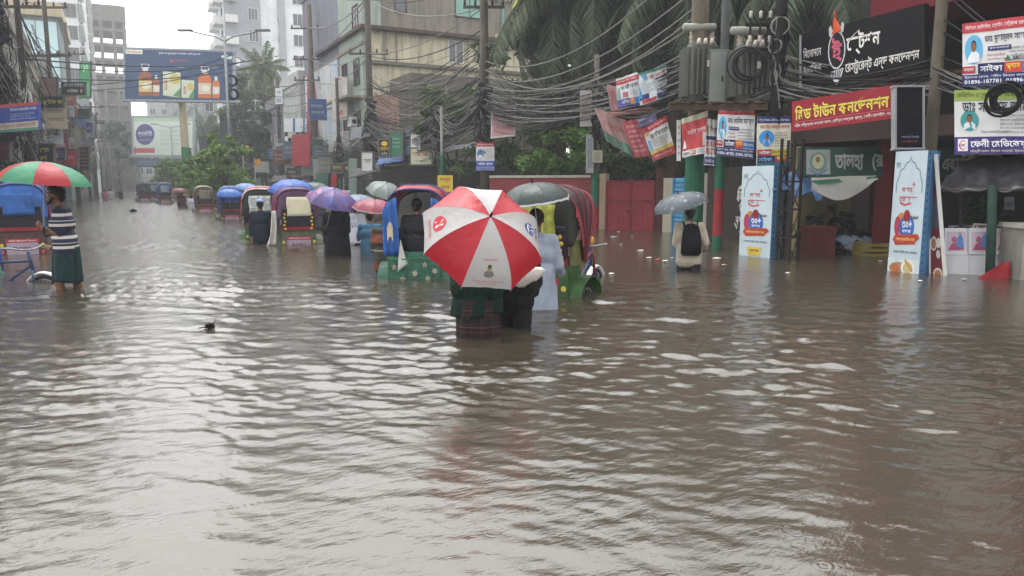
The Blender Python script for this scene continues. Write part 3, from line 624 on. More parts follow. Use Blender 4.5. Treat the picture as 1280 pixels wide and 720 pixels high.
def all_trees():
    g = 'trees behind the red gate wall'
    def at(px, D, z=-.5): p = atd(px, 231, D); p.z = z; return p
    tree('mango_tree', 'narrow dark tree filling the gap right of the yellow house', at(697, 41), 9, [(0, 0, 7.8, 1.6, 2.0), (.3, 0, 4.6, 1.7, 2.0), (.8, 0, 10, 1.4, 1.6), (-.4, 0, 2.2, 1.6, 1.4)], 4200, .2, '3a4a2d', 19)
    palm('coconut palm leaning left with fronds over the yellow house', at(702, 29), 8.8, (-.2, 0), 24, 4.2, 1)
    palm('coconut palm with thick dark trunk in the middle of the palms', at(742, 28), 9.2, (.1, 0), 26, 4.6, 2)
    palm('coconut palm with straight trunk right of the thick trunked palm', at(764, 30), 9.4, (.4, .2), 24, 4.6, 3)
    palm('coconut palm nearest the pole mounted transformers', at(838, 25), 8.4, (.3, 0), 24, 4.2, 4)
    palm('coconut palm behind the big black signboard', at(985, 23), 8.0, (0, .3), 22, 4.0, 6)
    palm('coconut palm showing between the transformers and the signboard', at(930, 27), 8.4, (-.4, 0), 20, 4.2, 8)
    tree('mango_tree', 'dark broadleaf tree over the low grey house roof', at(572, 36), 6, [(0, 0, 5.6, 2.1, 1.5), (1.3, .4, 4.6, 1.6, 1.3), (-1.4, 0, 5, 1.4, 1.1)], 2600, .17, '43522c', 11)
    tree('mango_tree', 'bright green leafy tree left of the standing red gate', at(700, 27), 5, [(0, 0, 3.1, 1.5, 1.2), (.9, .2, 2.6, 1.1, 1.0), (-1.2, .2, 2.4, 1.1, .9)], 3000, .13, '587436', 12)
    tree('mango_tree', 'dark bushy tree behind the pink hoarding', at(655, 31), 5, [(0, 0, 3.8, 1.9, 1.6), (-1.5, 0, 3.0, 1.5, 1.2)], 2400, .15, '3f512c', 13)
    tree('mango_tree', 'low dark tree showing over the top of the red gate', at(790, 26), 4, [(-.6, 0, 2.6, 1.2, .9), (1.1, 0, 2.5, 1.3, .8), (2.2, .4, 2.9, 1.2, 1.1)], 2600, .13, '3e4f30', 14)
    tree('mango_tree', 'tall dark tree filling the gap under the palms', at(770, 33), 8, [(-2.4, 0, 5.4, 2.2, 2.4), (.6, 0, 6.4, 2.6, 2.5), (3.4, 0, 5.8, 2.4, 2.6), (-4.4, 1, 7.0, 2.0, 1.8), (1.5, 0, 3.4, 2.6, 1.6)], 6500, .2, '3a4a2d', 15)
    tree('mango_tree', 'tall dark tree behind the pole mounted transformers', at(925, 29), 9, [(-1.8, 0, 6.6, 2.4, 2.2), (1.6, 0, 7.2, 2.4, 2.4), (0, 0, 4.4, 2.6, 1.8), (3.8, 0, 6, 2.2, 2.4)], 5000, .2, '3f4d32', 16)
    tree('mango_tree', 'dark tree crown above the red restaurant building', at(1215, 21), 7, [(-1, 0, 6.4, 1.6, .9), (1.2, 0, 6.6, 1.6, 1.0)], 1800, .14, '3c4632', 17)
    tree('mango_tree', 'high dark tree mass filling the sky gap between the palms and transformers', at(815, 38), 11, [(0, 0, 8.5, 3, 2.2), (-3.4, 0, 8, 2.8, 2.2), (3.2, 0, 8.2, 2.8, 2.4), (0, 1, 6, 3.4, 2.4), (5.5, 0, 8.5, 2.8, 2.2)], 6500, .24, '404f32', 18)
    # trees at the far right side before the white tower
    tree('street_tree', 'tall pale green tree in front of the white tower', at(322, 88), 12, [(0, 0, 13.5, 2.8, 2.2), (-2, 0, 10.8, 2.6, 2.0), (2.4, 0, 11.4, 2.6, 2.2), (0, 0, 8.2, 3, 2.0), (2.6, 0, 7, 2.6, 1.8), (-2.6, 0, 7.5, 2.6, 2.2), (-.5, 0, 5, 3, 2)], 10000, .42, '4e5c3c', 21)
    palm('hazy coconut palm crown rising in front of the white tower', at(337, 84), 14.6, (0, 0), 18, 3.6, 22, '56663f')
    tree('street_tree', 'dark lower tree with hanging foliage left of the blue shop signs', at(332, 74), 7, [(0, 0, 5.8, 2.2, 2.2), (-1.4, 0, 3.8, 2.0, 1.8), (1.6, 0, 3.2, 2, 1.8), (0, 0, 8.4, 2, 1.8), (-2.4, 0, 6.5, 1.8, 1.8)], 6000, .34, '38452c', 23)
    palm('far pale coconut palm under the right end of the blue billboard', at(262, 118), 10.5, (0, 0), 16, 4.2, 24, '5a6850')
    tree('street_tree', 'hazy dark tree beside the left end of the blue billboard', at(150, 118), 10, [(0, 0, 9.8, 3, 2), (1.5, 0, 7, 2.6, 2)], 1800, .35, '4a5648', 25)
    # median hedge
    rnd = random.Random(31)
    for i in range(13):
        y = 44+i*5.2; x = 5.9+rnd.uniform(-.4, .4); h = (4.3, 4.0, 3.9, 3.7, 4.0, 3.8, 4.2, 4.0, 4.4, 4.2, 4.6, 4.4, 4.8)[i]
        bl = [(rnd.uniform(-.8, .8), rnd.uniform(-2.2, 2.2), h*rnd.uniform(.3, .8), rnd.uniform(.8, 1.3), rnd.uniform(.7, 1.1)) for _ in range(9)]+[(0, 0, h*.9, .7, .7)]
        lab = 'nearest and tallest bushy green median tree behind the blue covered rickshaw' if i == 0 else 'bushy bright green hedge tree along the road median'
        tree('median_tree', lab, (x, y, -.3), h, bl, 4600 if i < 4 else 2400, .16 if i < 4 else .24, '4a6a2a', 40+i, None if i == 0 else 'median hedge trees', .07, '7f9a48')
    tree('potted_shrub', 'bright shrub on the ledge of the left shop building', (-4.6, 38.8, 6.6), 1, [(0, 0, .5, .6, .45)], 400, .12, '4e6a2c', 61, None, .04)
    tree('roof_shrub', 'roof garden shrub at the top of the blue glass building', (-7.5, 80.6, 17.5), 1.5, [(0, 0, .9, 1.4, .8), (1.6, 0, .8, 1, .6)], 500, .2, '50622e', 62, None, .04)
# ------------------------------------------------------------------ poles, cables, transformers
def facing(px0, py0, px1, py1, D, D2=None, wave=None, slant=(0, 0, 0, 0)):
    """upright board whose corners sit at the given distances: left edge D, right edge D2"""
    D2 = D2 or D; a, b, c, d = slant
    return quadP(atd(px0, py1+a, D), atd(px1, py1+b, D2), atd(px1, py0+c, D2), atd(px0, py0+d, D), wave)
def ripple(a, s, k=9., k2=5.): return lambda u, v: a*math.sin(k*u+s+2*v)*math.cos(k2*v+s*1.7)+a*.6*math.sin(17*u+5*v+s)
def ground(px, D):
    p = atd(px, 231, D); p.z = 0; return p
def pole(label, px, D, h, r, col='8c8474', cross=(), paint_=(), group=None, bands_=()):
    p = ground(px, D); t = thing('utility_pole', label, 'pole', (p.x, p.y, -.7), group=group)
    MB().tube([(p.x, p.y, -.7), (p.x, p.y, h)], [r, r*.78], 12).build('shaft', M(tuple(c_*.5 for c_ in lin(col)), .8, .35, 4, 2, bump=.3, stain=.4), t, smooth=True)
    for z, w in cross:
        m = MB().obox((p.x, p.y, z), rt*w, Vector((-rt.y, rt.x, 0))*.045, (0, 0, .05)); o = m.build('crossarm', M('4a443c', .7), t)
        for k in (-1, -.45, .45, 1):
            q = Vector((p.x, p.y, z))+rt*w*k*.92; MB().tube([q+Vector((0, 0, .05)), q+Vector((0, 0, .14)), q+Vector((0, 0, .2)), q+Vector((0, 0, .26))], [.035, .065, .04, .055], 8).build('insulator', M('3d2c24', .3), o, smooth=True)
    for z0, z1, c in paint_: MB().cyl((p.x, p.y, z0), (p.x, p.y, z1), r+.006, n=14).build('painted_band', M(c, .6, .3, 5, stain=.3), t)
    return p
_cab = [0]
def catenary(a, b, sag, n=14):
    a, b = Vector(a), Vector(b); return [a.lerp(b, i/n)-Vector((0, 0, sag*4*(i/n)*(1-i/n))) for i in range(n+1)]
def cable(a, b, sag, r, label, group, mat=None):
    tag(MB().tube(catenary(a, b, sag), r, 5).build('overhead_cable', mat or CABLE, None, smooth=True), label, 'cable', group)
def bundle(pairs, label, r=.012, seed=0, name='cable_bundle', mats=None):
    rnd = random.Random(seed); m = MB()
    for a, b, n, spread, sag in pairs:
        a, b = Vector(a), Vector(b)
        for i in range(n):
            j = lambda: Vector((rnd.gauss(0, spread*.5), rnd.gauss(0, spread*.5), rnd.gauss(0, spread)))
            m.tube(catenary(a+j(), b+j(), sag*rnd.uniform(.4, 1.7), 10), r*rnd.uniform(.6, 1.3), 4, rnd.randint(0, 1))
    o = m.build(name, mats or [CABLE, CABLEG]); tag(o, label, 'cables', None, 'stuff'); return o
def tangle(p, z0, z1, rad, n, label, seed, r=.014):
    """loops and hanging skeins round a pole"""
    rnd = random.Random(seed); m = MB(); p = Vector(p)
    for i in range(n):
        z = rnd.uniform(z0, z1); a = rnd.uniform(0, 6.28); k = rnd.random(); w = rad*(.35+.65*math.sin(PI*(z-z0)/(z1-z0)+.2)**1)
        if k < .45:        # coil
            R1 = w*rnd.uniform(.4, .8); c = p+Vector((math.cos(a)*w*.5, math.sin(a)*w*.5, z)); tl = rnd.uniform(.6, 1.3); pts = []
            for q in range(13): b = q/12*6.28*1.02; d = Vector((math.cos(a+PI/2)*math.cos(b)*R1, math.sin(a+PI/2)*math.cos(b)*R1, math.sin(b)*R1*tl)); pts.append(c+d)
        else:
            pts = [p+Vector((math.cos(a+q*.3)*w*rnd.uniform(.3, .9), math.sin(a+q*.3)*w*rnd.uniform(.3, .9), z-q*rnd.uniform(.12, .3))) for q in range(5)]
        m.tube(pts, r*rnd.uniform(.6, 1.5), 4, 0 if rnd.random() < .75 else 1)
    for i in range(max(3, n//10)):
        z = rnd.uniform(z0, z1-.3); m.tube([p+Vector((rnd.uniform(-.4, .4)*rad, rnd.uniform(-.4, .4)*rad, z+q*.2)) for q in range(4)], [rad*.2, rad*.34, rad*.3, rad*.12], 7, 0)
    tag(m.build('cable_tangle', [CABLE, CABLEG]), label, 'cables', None, 'stuff')
def street_poles():
    P = {}
    P['A'] = pole('stout tan concrete pole with green painted foot carrying the left transformer', 868, 17, 9.5, .215, '8f8271', paint_=[(-.1, 2.55, '235e48')])
    P['B'] = pole('slim grey steel pole between the two transformers with red and green foot', 899, 16.2, 9, .10, '6d7374', paint_=[(-.2, .28, '235e48'), (.281, 1.3, '8f2c30'), (1.301, 2.3, '235e48')])
    P['C'] = pole('black cable wrapped pole beside the right transformer', 966, 15.2, 9, .14, '2c2824')
    P['D'] = pole('weathered concrete pole behind the dark vertical display board', 1160, 12.4, 8, .105, '8a8172', cross=[(4.6, .7)])
    P['E'] = pole('thin pole with meter boxes and red and green foot beside the red gate', 744, 22.3, 5.2, .10, '7d776c', paint_=[(-.2, .75, '8f2c30'), (.751, 1.8, '235e48')])
    P['F'] = pole('big concrete pole wrapped in black cable behind the red and white umbrella', 606, 29.5, 10, .2, '6f675b', cross=[(8.2, .8)])
    P['G'] = pole('concrete pole with two crossarms in front of the cream building', 465, 42, 13, .2, '5e544a', cross=[(11.5, 1.1), (8.6, 1.1)], paint_=[(-.2, 1.7, '4f7f6c')])
    P['H'] = pole('tan concrete pole with crossarms beside the red vertical shop sign', 394, 56, 14.5, .24, '857a6c', cross=[(12.8, 1.4), (10.6, 1.3), (9.1, 1.3)], paint_=[(-.2, 1.8, '4f8a74')])
    P['I'] = pole('pole with black cable clump before the dark shop awning', 425, 47, 8, .12, '58524a', paint_=[(-.2, 1.8, '235e48')])
    P['J'] = pole('pole with transformer crossarms before the hanging trees', 352, 68, 11, .2, '5a554e', cross=[(9.3, 1.2), (7.6, 1.0)])
    P['K'] = pole('leaning white and green pole beside the small yellow poster', 553, 31, 4.6, .08, 'a9aaa4', paint_=[(-.2, .7, '8f2c30'), (.701, 2.6, '235e48')])
    P['L'] = pole('dark wooden pole nearest the left edge', 41, 29, 12, .13, '3d332b', cross=[(8.1, .9)])
    P['M'] = pole('tall grey brown pole with long crossarms on the left side', 74, 40, 14, .13, '5d554b', cross=[(10.6, 1.2), (8.15, 1.2)])
    P['N'] = pole('pole behind the black hanging sign on the left side', 97, 55, 13, .18, '625c56', cross=[(10.8, 1.3), (8.6, 1.3)])
    P['O'] = pole('far pole on the left with light crossarm', 121, 74, 9.5, .14, '6f6b66', cross=[(7.4, 1.2), (9, 1.2)])
    P['Q'] = pole('cable smothered pole at the left frame edge', 14, 24.5, 9, .12, '4a4541')
    for i, (px, D, h) in enumerate(((128, 92, 8), (134, 110, 8.5), (139, 130, 9), (112, 66, 7), (328, 80, 8), (306, 92, 9), (118, 84, 10))):
        pole('thin hazy pole far down the street', px, D, h, .13, '75716c', cross=[(h-.8, 1.0)], group='far hazy poles')
    # street lights on the median
    for px, D, h, lab in ((290, 46, 10.3, 'double armed street light at the right end of the blue billboard'), (248, 80, 9.8, 'farther street light in front of the white billboard'), (218, 105, 9.5, 'hazy street light farthest along the median')):
        p = ground(px, D); t = thing('street_light', lab, 'street light', (p.x, p.y, -.4))
        MB().tube([(p.x, p.y, -.4), (p.x, p.y, h)], [.11, .07], 9).build('shaft', metal('7f8486'), t, smooth=True)
        for s in (-1, 1):
            q = [Vector((p.x, p.y, h-.3))+rt*s*a+Vector((0, 0, b)) for a, b in ((0, 0), (.5, .28), (1.2, .42), (2.0, .6))]
            a = MB().tube(q, .045, 6).build('arm', metal('7f8486'), t, smooth=True); MB().obox(q[-1]+rt*s*.35+Vector((0, 0, .05)), rt*.42, Vector((-rt.y, rt.x, 0))*.14, (0, 0, .05)).build('lamp_head', metal('5d6062'), a)
    for px, py0, py1, D, w in ((285, 150, 180, 50, 16), (255, 172, 192, 66, 9), (234, 186, 204, 78, 9)):
        c = atd(px, (py0+py1)/2, D); hw = w*D/924/2; hh = (py1-py0)*D/924/2
        t = thing('junction_box', {285: 'biggest dark hanging box on the median street light', 255: 'middle dark box above the median hedge', 234: 'smallest dark box above the median hedge'}[px], 'utility box', c)
        MB().obox(c, rt*hw, Vector((-rt.y, rt.x, 0))*.25, (0, 0, hh)).build('casing', M('4a4f54'), t); MB().obox(c+Vector((0, 0, hh+.03)), rt*(hw+.05), Vector((-rt.y, rt.x, 0))*.3, (0, 0, .03)).build('lid', M('35393d'), t)
        MB().cyl((c.x, c.y, -.3), (c.x, c.y, c.z-hh-.003), .06, n=7).build('post', metal('6d7072'), t)
    # cables on the right
    def z(p, h): return Vector((p.x, p.y, h))
    A, B, Cc, D, E, Fp, G, Hh = (P[k] for k in 'ABCDEFGH')
    lab = 'pale overhead cable sagging between the big wrapped pole and the transformer pole'
    for i, (h0, h1, sg) in enumerate(((5.6, 5.8, .9), (5.3, 5.4, .9), (4.9, 5.0, .7), (4.4, 4.5, .6), (6.2, 6.6, 1.1), (5.0, 4.1, .5), (4.7, 3.8, .4), (4.3, 3.6, .5), (4.1, 3.9, .6), (5.9, 5.2, 1.2))): cable(z(Fp, h0), z(A, h1), sg, .021, lab, 'cables wrapped pole to transformer pole', CABLEG)
    lab = 'dark cable sagging from the cream building pole to the wrapped pole'
    for i, (h0, h1, sg) in enumerate(((8.6, 8.2, .5), (8.5, 7.4, .6), (7.5, 6.2, .7), (7.0, 5.6, .9), (6.0, 5.2, .9), (5.4, 4.8, .8), (11.5, 8.2, .6), (11.6, 9.4, .6))): cable(z(G, h0), z(Fp, h1), sg, .024, lab, 'cables cream building pole to wrapped pole', CABLE if i % 2 else CABLEG)
    lab = 'overhead cable between the poles before the pale green shophouse'
    for h0, h1, sg in ((12.8, 11.5, .5), (12.9, 11.6, .6), (10.6, 8.6, .5), (9.1, 8.5, .8), (7, 6, .8), (10.7, 11.4, .4)): cable(z(Hh, h0), z(G, h1), sg, .03, lab, 'cables tan pole to cream building pole', CABLEG)
    lab = 'dark cable running across under the black signboard'
    for h0, h1, sg in ((3.5, 3.45, .12), (3.35, 3.3, .15), (3.2, 3.5, .2), (3.6, 3.3, .2), (3.7, 3.2, .14), (3.1, 3.15, .2)): cable(z(Cc, h0), z(D, h1), sg, .016, lab, 'cables under the black signboard')
    lab = 'dark cable from the concrete pole out past the right edge'
    for h0, h1 in ((4.6, 4.4), (4.1, 4.0), (3.9, 3.6), (3.5, 3.3), (4.5, 4.7)): cable(z(D, h0), atd(1420, 60+h1*20, 9), .12, .014, lab, 'cables off the right edge')
    lab = 'dark cable between the thin meter pole and the transformer pole'
    for h0, h1, sg in ((3.9, 3.4, .3), (4.3, 3.9, .35), (3.7, 3.2, .25), (4.0, 3.6, .4)): cable(z(E, h0), z(A, h1), sg, .018, lab, 'cables meter pole to transformer pole')
    lab = 'long dark cable crossing high over the street before the blue billboard'
    N_, M_, L_ = P['N'], P['M'], P['L']
    for i, (a, h0, py) in enumerate(((N_, 8.6, 68), (N_, 8.2, 76), (M_, 7.6, 74), (M_, 7.0, 79), (L_, 6.2, 70))): cable(z(a, h0), atd(292+i*14, py, 47+2*i), .5, .03, lab, 'cables crossing the street')
    lab = 'thin dark cable running along the left row of poles'
    seq = ['Q', 'L', 'M', 'N', 'O']
    for a, b in zip(seq, seq[1:]):
        for h in ((8.0, 8.1, 7.2, 6.2, 5.4) if a != 'Q' else (6.5, 5.6)): cable(z(P[a], h), z(P[b], h*.98+.3), .35, .022, lab, 'cables along the left poles')
    for b in ('M', 'N'):
        for h in (10.6, 8.15): cable(atd(-120, 40-h*14, 20), z(P[b], h), .4, .018, lab, 'cables along the left poles')
    lab = 'pale cable from the tan pole toward the median street light'
    for h0, py in ((9.1, 88), (10.6, 70), (8.3, 100), (7.6, 110)): cable(z(Hh, h0), atd(293, py, 46), .7, .026, lab, 'cables tan pole to street light', CABLEG)
    for a, b, hh in (('H', 'J', (9.1, 7.5, 6.2)), ('J', 'H', (9.3, 5.6, 4.8))):
        for h in hh: cable(z(P[a], h), z(P[b], h+.6), .5, .026, 'overhead cable in front of the hanging trees', 'cables before the hanging trees', CABLEG)
    # dense skeins (nobody could count these)
    bundle([(z(G, 4.8), z(Fp, 4.4), 46, .34, 1.0), (z(G, 4.2), z(atd(548, 231, 33), 4.0), 34, .3, .7), (z(atd(548, 231, 33), 4.2), z(Fp, 4.6), 30, .28, .6), (z(Hh, 5), z(G, 4.6), 26, .35, 1.0), (z(G, 6.5), z(Fp, 6.2), 22, .7, .8), (z(P['J'], 5), z(Hh, 5), 22, .5, 1.0), (z(P['I'], 4), z(Fp, 4.0), 20, .4, .9)], 'sagging skein of cables along the right shops', .017, 1)
    bundle([(z(Fp, 4.3), z(E, 4.1), 44, .26, .45), (z(E, 4.0), z(A, 3.7), 34, .2, .35), (z(Fp, 4.9), z(A, 4.2), 22, .28, .6), (z(Fp, 5.6), z(E, 4.4), 16, .5, .7)], 'dense skein of cables between the wrapped pole and transformers', .012, 2)
    bundle([(z(A, 3.5), z(Cc, 3.3), 26, .12, .2), (z(Cc, 3.35), z(D, 3.0), 24, .1, .2), (z(D, 3.2), atd(1400, 130, 9.5), 16, .1, .15), (z(Cc, 3.9), atd(1215, 96, 13), 8, .12, .2)], 'dark skein of cables running under the black signboard', .011, 3)
    bundle([(atd(-60, -60, 19), z(P['Q'], 4.6), 34, .3, .3), (z(P['Q'], 5.4), z(P['L'], 4.8), 24, .35, .7), (z(P['L'], 4.6), z(P['M'], 4.2), 26, .4, .8), (z(P['M'], 4.2), z(P['N'], 4.4), 24, .45, 1.0), (z(P['N'], 4.4), z(P['O'], 4.6), 20, .5, 1.0), (z(P['O'], 4.6), ground(131, 110)+Vector((0, 0, 5)), 16, .6, 1.2), (z(P['L'], 7.4), z(P['N'], 7.0), 14, .6, 1.2), (z(P['M'], 6), z(P['O'], 6.4), 14, .7, 1.4)], 'tangled skein of cables along the left shops', .016, 4)
    tangle(z(P['Q'], 0), 1.9, 8.6, .62, 210, 'huge grey and black cable tangle round the left edge pole', 1)
    tangle(z(Fp, 0), 2.6, 5.2, .5, 120, 'black cable tangle round the big pole behind the umbrella', 2)
    tangle(z(G, 0), 2.4, 5.8, .62, 120, 'black cable tangle on the pole before the cream building', 3, .02)
    tangle(z(P['I'], 0), 2.0, 4.4, .5, 70, 'black cable clump on the pole by the dark awning', 4, .02)
    tangle(z(Hh, 0), 1.6, 4.6, .5, 70, 'cable clump low on the tan pole', 5, .022)
    tangle(z(P['J'], 0), 1.6, 5.0, .7, 60, 'cable clump on the pole before the hanging trees', 6, .026)
    tangle(z(E, 0), 2.3, 4.7, .24, 60, 'cable tangle on the thin meter pole', 7)
    tangle(z(Cc, 0), 3.0, 5.6, .24, 60, 'cable tangle on the black pole', 8)
    tangle(z(atd(548, 231, 33), 0), 2.4, 4.4, .36, 60, 'dark cable clump above the yellow poster pole', 9)
    tangle(z(P['L'], 0), 1.8, 4.8, .4, 60, 'cable clump low on the dark left pole', 10)
    tangle(z(P['M'], 0), 1.6, 4.2, .5, 60, 'cable clump on the tall left pole', 11, .018)
    tangle(z(P['N'], 0), 1.6, 4.0, .6, 60, 'cable clump on the pole behind the hanging sign', 12, .022)
    def coil(c, rr, n, label, r=.018, wid=.05):
        m = MB(); rnd = random.Random(3); nrm = (CAM-Vector(c)).normalized(); nrm.z = 0; nrm.normalize(); sx = Vector((-nrm.y, nrm.x, 0))
        for i in range(n):
            q = rr*rnd.uniform(.8, 1.08); o = Vector((rnd.gauss(0, .03), rnd.gauss(0, .03), rnd.gauss(0, .04)))+nrm*rnd.gauss(0, wid)
            m.tube([Vector(c)+o+sx*math.cos(k/20*2*PI)*q+Vector((0, 0, math.sin(k/20*2*PI)*q)) for k in range(21)], r, 5)
        tag(m.build('cable_coil', CABLE, None, smooth=True), label, 'cable coil')
    coil(atd(1257, 122, 9.5), .17, 9, 'black cable coil hanging between the two doctor banners'); coil(atd(291, 117, 45.6), .32, 6, 'lower black cable coil at the end of the blue billboard', .03)
    coil(atd(289, 100, 45.6), .34, 5, 'upper black cable coil at the end of the blue billboard', .03)
    coil(atd(935, 78, 15), .33, 6, 'large loop of black cable hanging on the right transformer', .017)
    # transformers on their pole platform
    gm = M('5d6059', .6, .25, 3, spec=.25, stain=.45)
    def transformer(px0, py0, px1, py1, D, label):
        a = atd(px0, py1, D); b = atd(px1, py0, D); c = (a+b)/2; w = (px1-px0)*D/924/2; h = (b.z-a.z)/2; n = Vector((-rt.y, rt.x, 0))
        t = thing('transformer', label, 'transformer', (c.x, c.y, a.z))
        m = MB(); prof = [(1.0, -1), (1.0, .72), (.9, 1)]
        rings = []
        for k, z_ in ((.78, -1), (1, -.75), (1, .85), (.86, 1)):
            ring = []
            for j in range(16):
                an = 2*PI*j/16; cx, cy = math.cos(an), math.sin(an); q = (abs(cx)**4+abs(cy)**4)**-.25; ring.append(c+rt*w*.8*k*cx*q+n*w*.6*k*cy*q+Vector((0, 0, h*z_*.8-h*.1)))
            rings.append(ring)
        m.loft(rings).build('tank', gm, t)
        for s in (-1, 1):
            for j in range(5): m = MB().obox(c+rt*s*w*.92+n*(j-2)*w*.22-Vector((0, 0, h*.1)), rt*w*.14, n*.02, (0, 0, h*.66)); m.build('cooling_fin', gm, t)
        for j in range(6): MB().obox(c-n*w*.72+rt*(j-2.5)*w*.26-Vector((0, 0, h*.1)), rt*.018, n*w*.12, (0, 0, h*.62)).build('cooling_fin', gm, t)
        q = c+Vector((0, 0, h*1.12))-n*w*.2; MB().tube([q-rt*w*1.1, q-rt*w*1.04, q+rt*w*.6, q+rt*w*.66], [w*.12, w*.2, w*.2, w*.12], 16).build('oil_drum', M('8c8d86', .5, .15, 4, stain=.3), t, smooth=True)
        MB().cyl(q-Vector((0, 0, w*.19)), q-Vector((0, 0, h*.42)), .04).build('drum_bracket', gm, t)
        for j in range(3):
            p = c+rt*(j-1)*w*.5+n*w*.1+Vector((0, 0, h*.7)); MB().tube([p+Vector((0, 0, k*.05)) for k in range(7)], [.05, .085, .05, .085, .05, .07, .03], 9).build('bushing', M('b7a99c', .3), t, smooth=True)
            p = c-n*w*.55+rt*((j-1)*w*.34)+Vector((0, 0, h*.62)); MB().tube([p, p-n*.06+Vector((0, 0, .05)), p-n*.1+Vector((0, 0, .12))], [.035, .05, .03], 8).build('bushing', M('d5cdc4', .3), t, smooth=True)
        MB().obox(c-n*w*.86+rt*w*.3+Vector((0, 0, h*.1)), rt*.09, n*.012, (0, 0, .07)).build('rating_plate', M('c9c8c0'), t)
        return c
    transformer(853, 42, 900, 132, 16.6, 'left grey pole transformer with pale horizontal oil drum on top')
    transformer(912, 46, 962, 132, 15.6, 'right grey pole transformer with looped black cable')
    a = atd(846, 136, 16.6); b = atd(968, 136, 15.4); d = (b-a); n = Vector((-d.y, d.x, 0)).normalized()
    t = thing('transformer_platform', 'dark steel platform carrying the two transformers between the poles', 'platform', (a+b)/2)
    for s in (-.45, .45): MB().obox((a+b)/2+n*s, d/2, n*.05, (0, 0, .06)).build('beam', RUST, t)
    for k in range(7): MB().obox(a+d*(k+.5)/7+Vector((0, 0, .083)), d/7*.3, n*.62, (0, 0, .02)).build('deck_bar', RUST, t)
    c = atd(901, 100, 15.9); t = thing('fuse_cabinet', 'flat grey steel cabinet standing between the two transformers', 'utility box', c)
    MB().obox(c, rt*.2, n*.16, (0, 0, .62)).build('casing', M('6b706c', .5, .15), t); MB().obox(c-n*.17, rt*.165, n*.012, (0, 0, .56)).build('door', M('7a7f7a', .5, .15), t); MB().obox(c-n*.19+rt*.1, rt*.015, n*.012, (0, 0, .05)).build('handle', DARK, t)
    c = atd(952, 30, 15.1); t = thing('cutout_rack', 'rack of white porcelain cut-out fuses high on the black pole', 'insulators', c)
    MB().obox(c+Vector((0, 0, -.02)), rt*.32, n*.04, (0, 0, .03)).build('arm', DARK, t); MB().obox(c+Vector((0, 0, -.5)), rt*.32, n*.04, (0, 0, .03)).build('arm', DARK, t)
    for j in range(3):
        for zz in (.1, -.38):
            p = c+rt*(j-1)*.2+Vector((0, 0, zz))-n*.08; MB().tube([p+Vector((0, 0, k*.035)) for k in range(5)], [.022, .04, .028, .04, .022], 9).build('insulator', M('b9b2aa', .3, .15), t, smooth=True)
        MB().cyl(c+rt*(j-1)*.2-n*.08+Vector((0, 0, -.24)), c+rt*(j-1)*.2-n*.08+Vector((0, 0, .1)), .022).build('fuse_tube', BLACK, t)
    # meter boxes on the thin pole
    for px0, py0, px1, py1, D, lab, col in ((733, 168, 742, 216, 22, 'tall grey meter box on the left of the thin pole', '8d8f90'), (741, 188, 753, 203, 21.9, 'small beige box low on the thin pole', 'a09a8c'), (725, 113, 740, 158, 22, 'white wrapped plate hanging left of the thin pole', 'b9b4b2')):
        P_ = facing(px0, py0, px1, py1, D); board('meter_box', lab, 'utility box', P_, M(col, .5, .2), [('r', .15, .12, .85, .88, '7c7e80' if px0 < 735 else '8a8578')] if px0 != 725 else lines(.1, .9, .1, .9, 4, 'a04848', 9), th=.16 if px0 != 725 else .03, nu=2, nv=2, sheet='casing')
    return P
# ------------------------------------------------------------------ signs, banners, billboards
NAVY, REDB, WH, YEL, BLU, GRN = '232a5a', 'a02a34', 'dcdcdc', 'd6c34e', '3a6fb4', '2f7a5c'
def doctor(name_, red_top, seed, strip='সাইকা', strip2='প্লাস', oval='5aa6d0', top='নিউরো মেডিসিন, ব্রেইন, স্ট্রোক রোগ বিশেষজ্ঞ'):
    return [('r', 0, .84, 1, 1, red_top), ('t', top, .04, .87, .96, .96, 'e8dcdc', .006), ('t', name_, .27, .64, .97, .80, '1b1d3a', .012),
            ('f', .03, .34, .25, .80, oval), ('r', .31, .53, .58, .60, '31356e'), ('t', 'কনসালটেন্ট', .33, .545, .56, .588, 'e6e6e6', .0)]+lines(.56, .98, .34, .58, 4, '2a2c3a', seed)+lines(.3, .54, .36, .5, 2, '9a2f36', seed+1)+[
            ('r', 0, .2, .16, .31, REDB), ('t', 'চেম্বার', .02, .225, .14, .285, WH), ('r', .19, .18, .5, .34, '1d2054'), ('t', strip, .22, .205, .48, .325, WH, .016), ('r', .5, .18, .70, .34, 'c23b2c'), ('t', strip2, .52, .21, .68, .32, 'e2c84a', .014),
            ('r', .70, .19, 1, .335, BLU), ('t', 'বিপরীতে হাসপাতাল', .72, .235, .98, .30, WH, .004), ('r', 0, 0, 1, .175, NAVY), ('t', 'ট্রাংক রোড, শহীদ মিনার সংলগ্ন, ফেনী', .03, .105, .97, .16, 'd6d6e6', .004), ('t', '01896-187781, 01896-187782', .03, .02, .97, .09, 'e6e6ee', .008)]
BW = M('d2d2d2', .5, .1, 3, stain=.12)
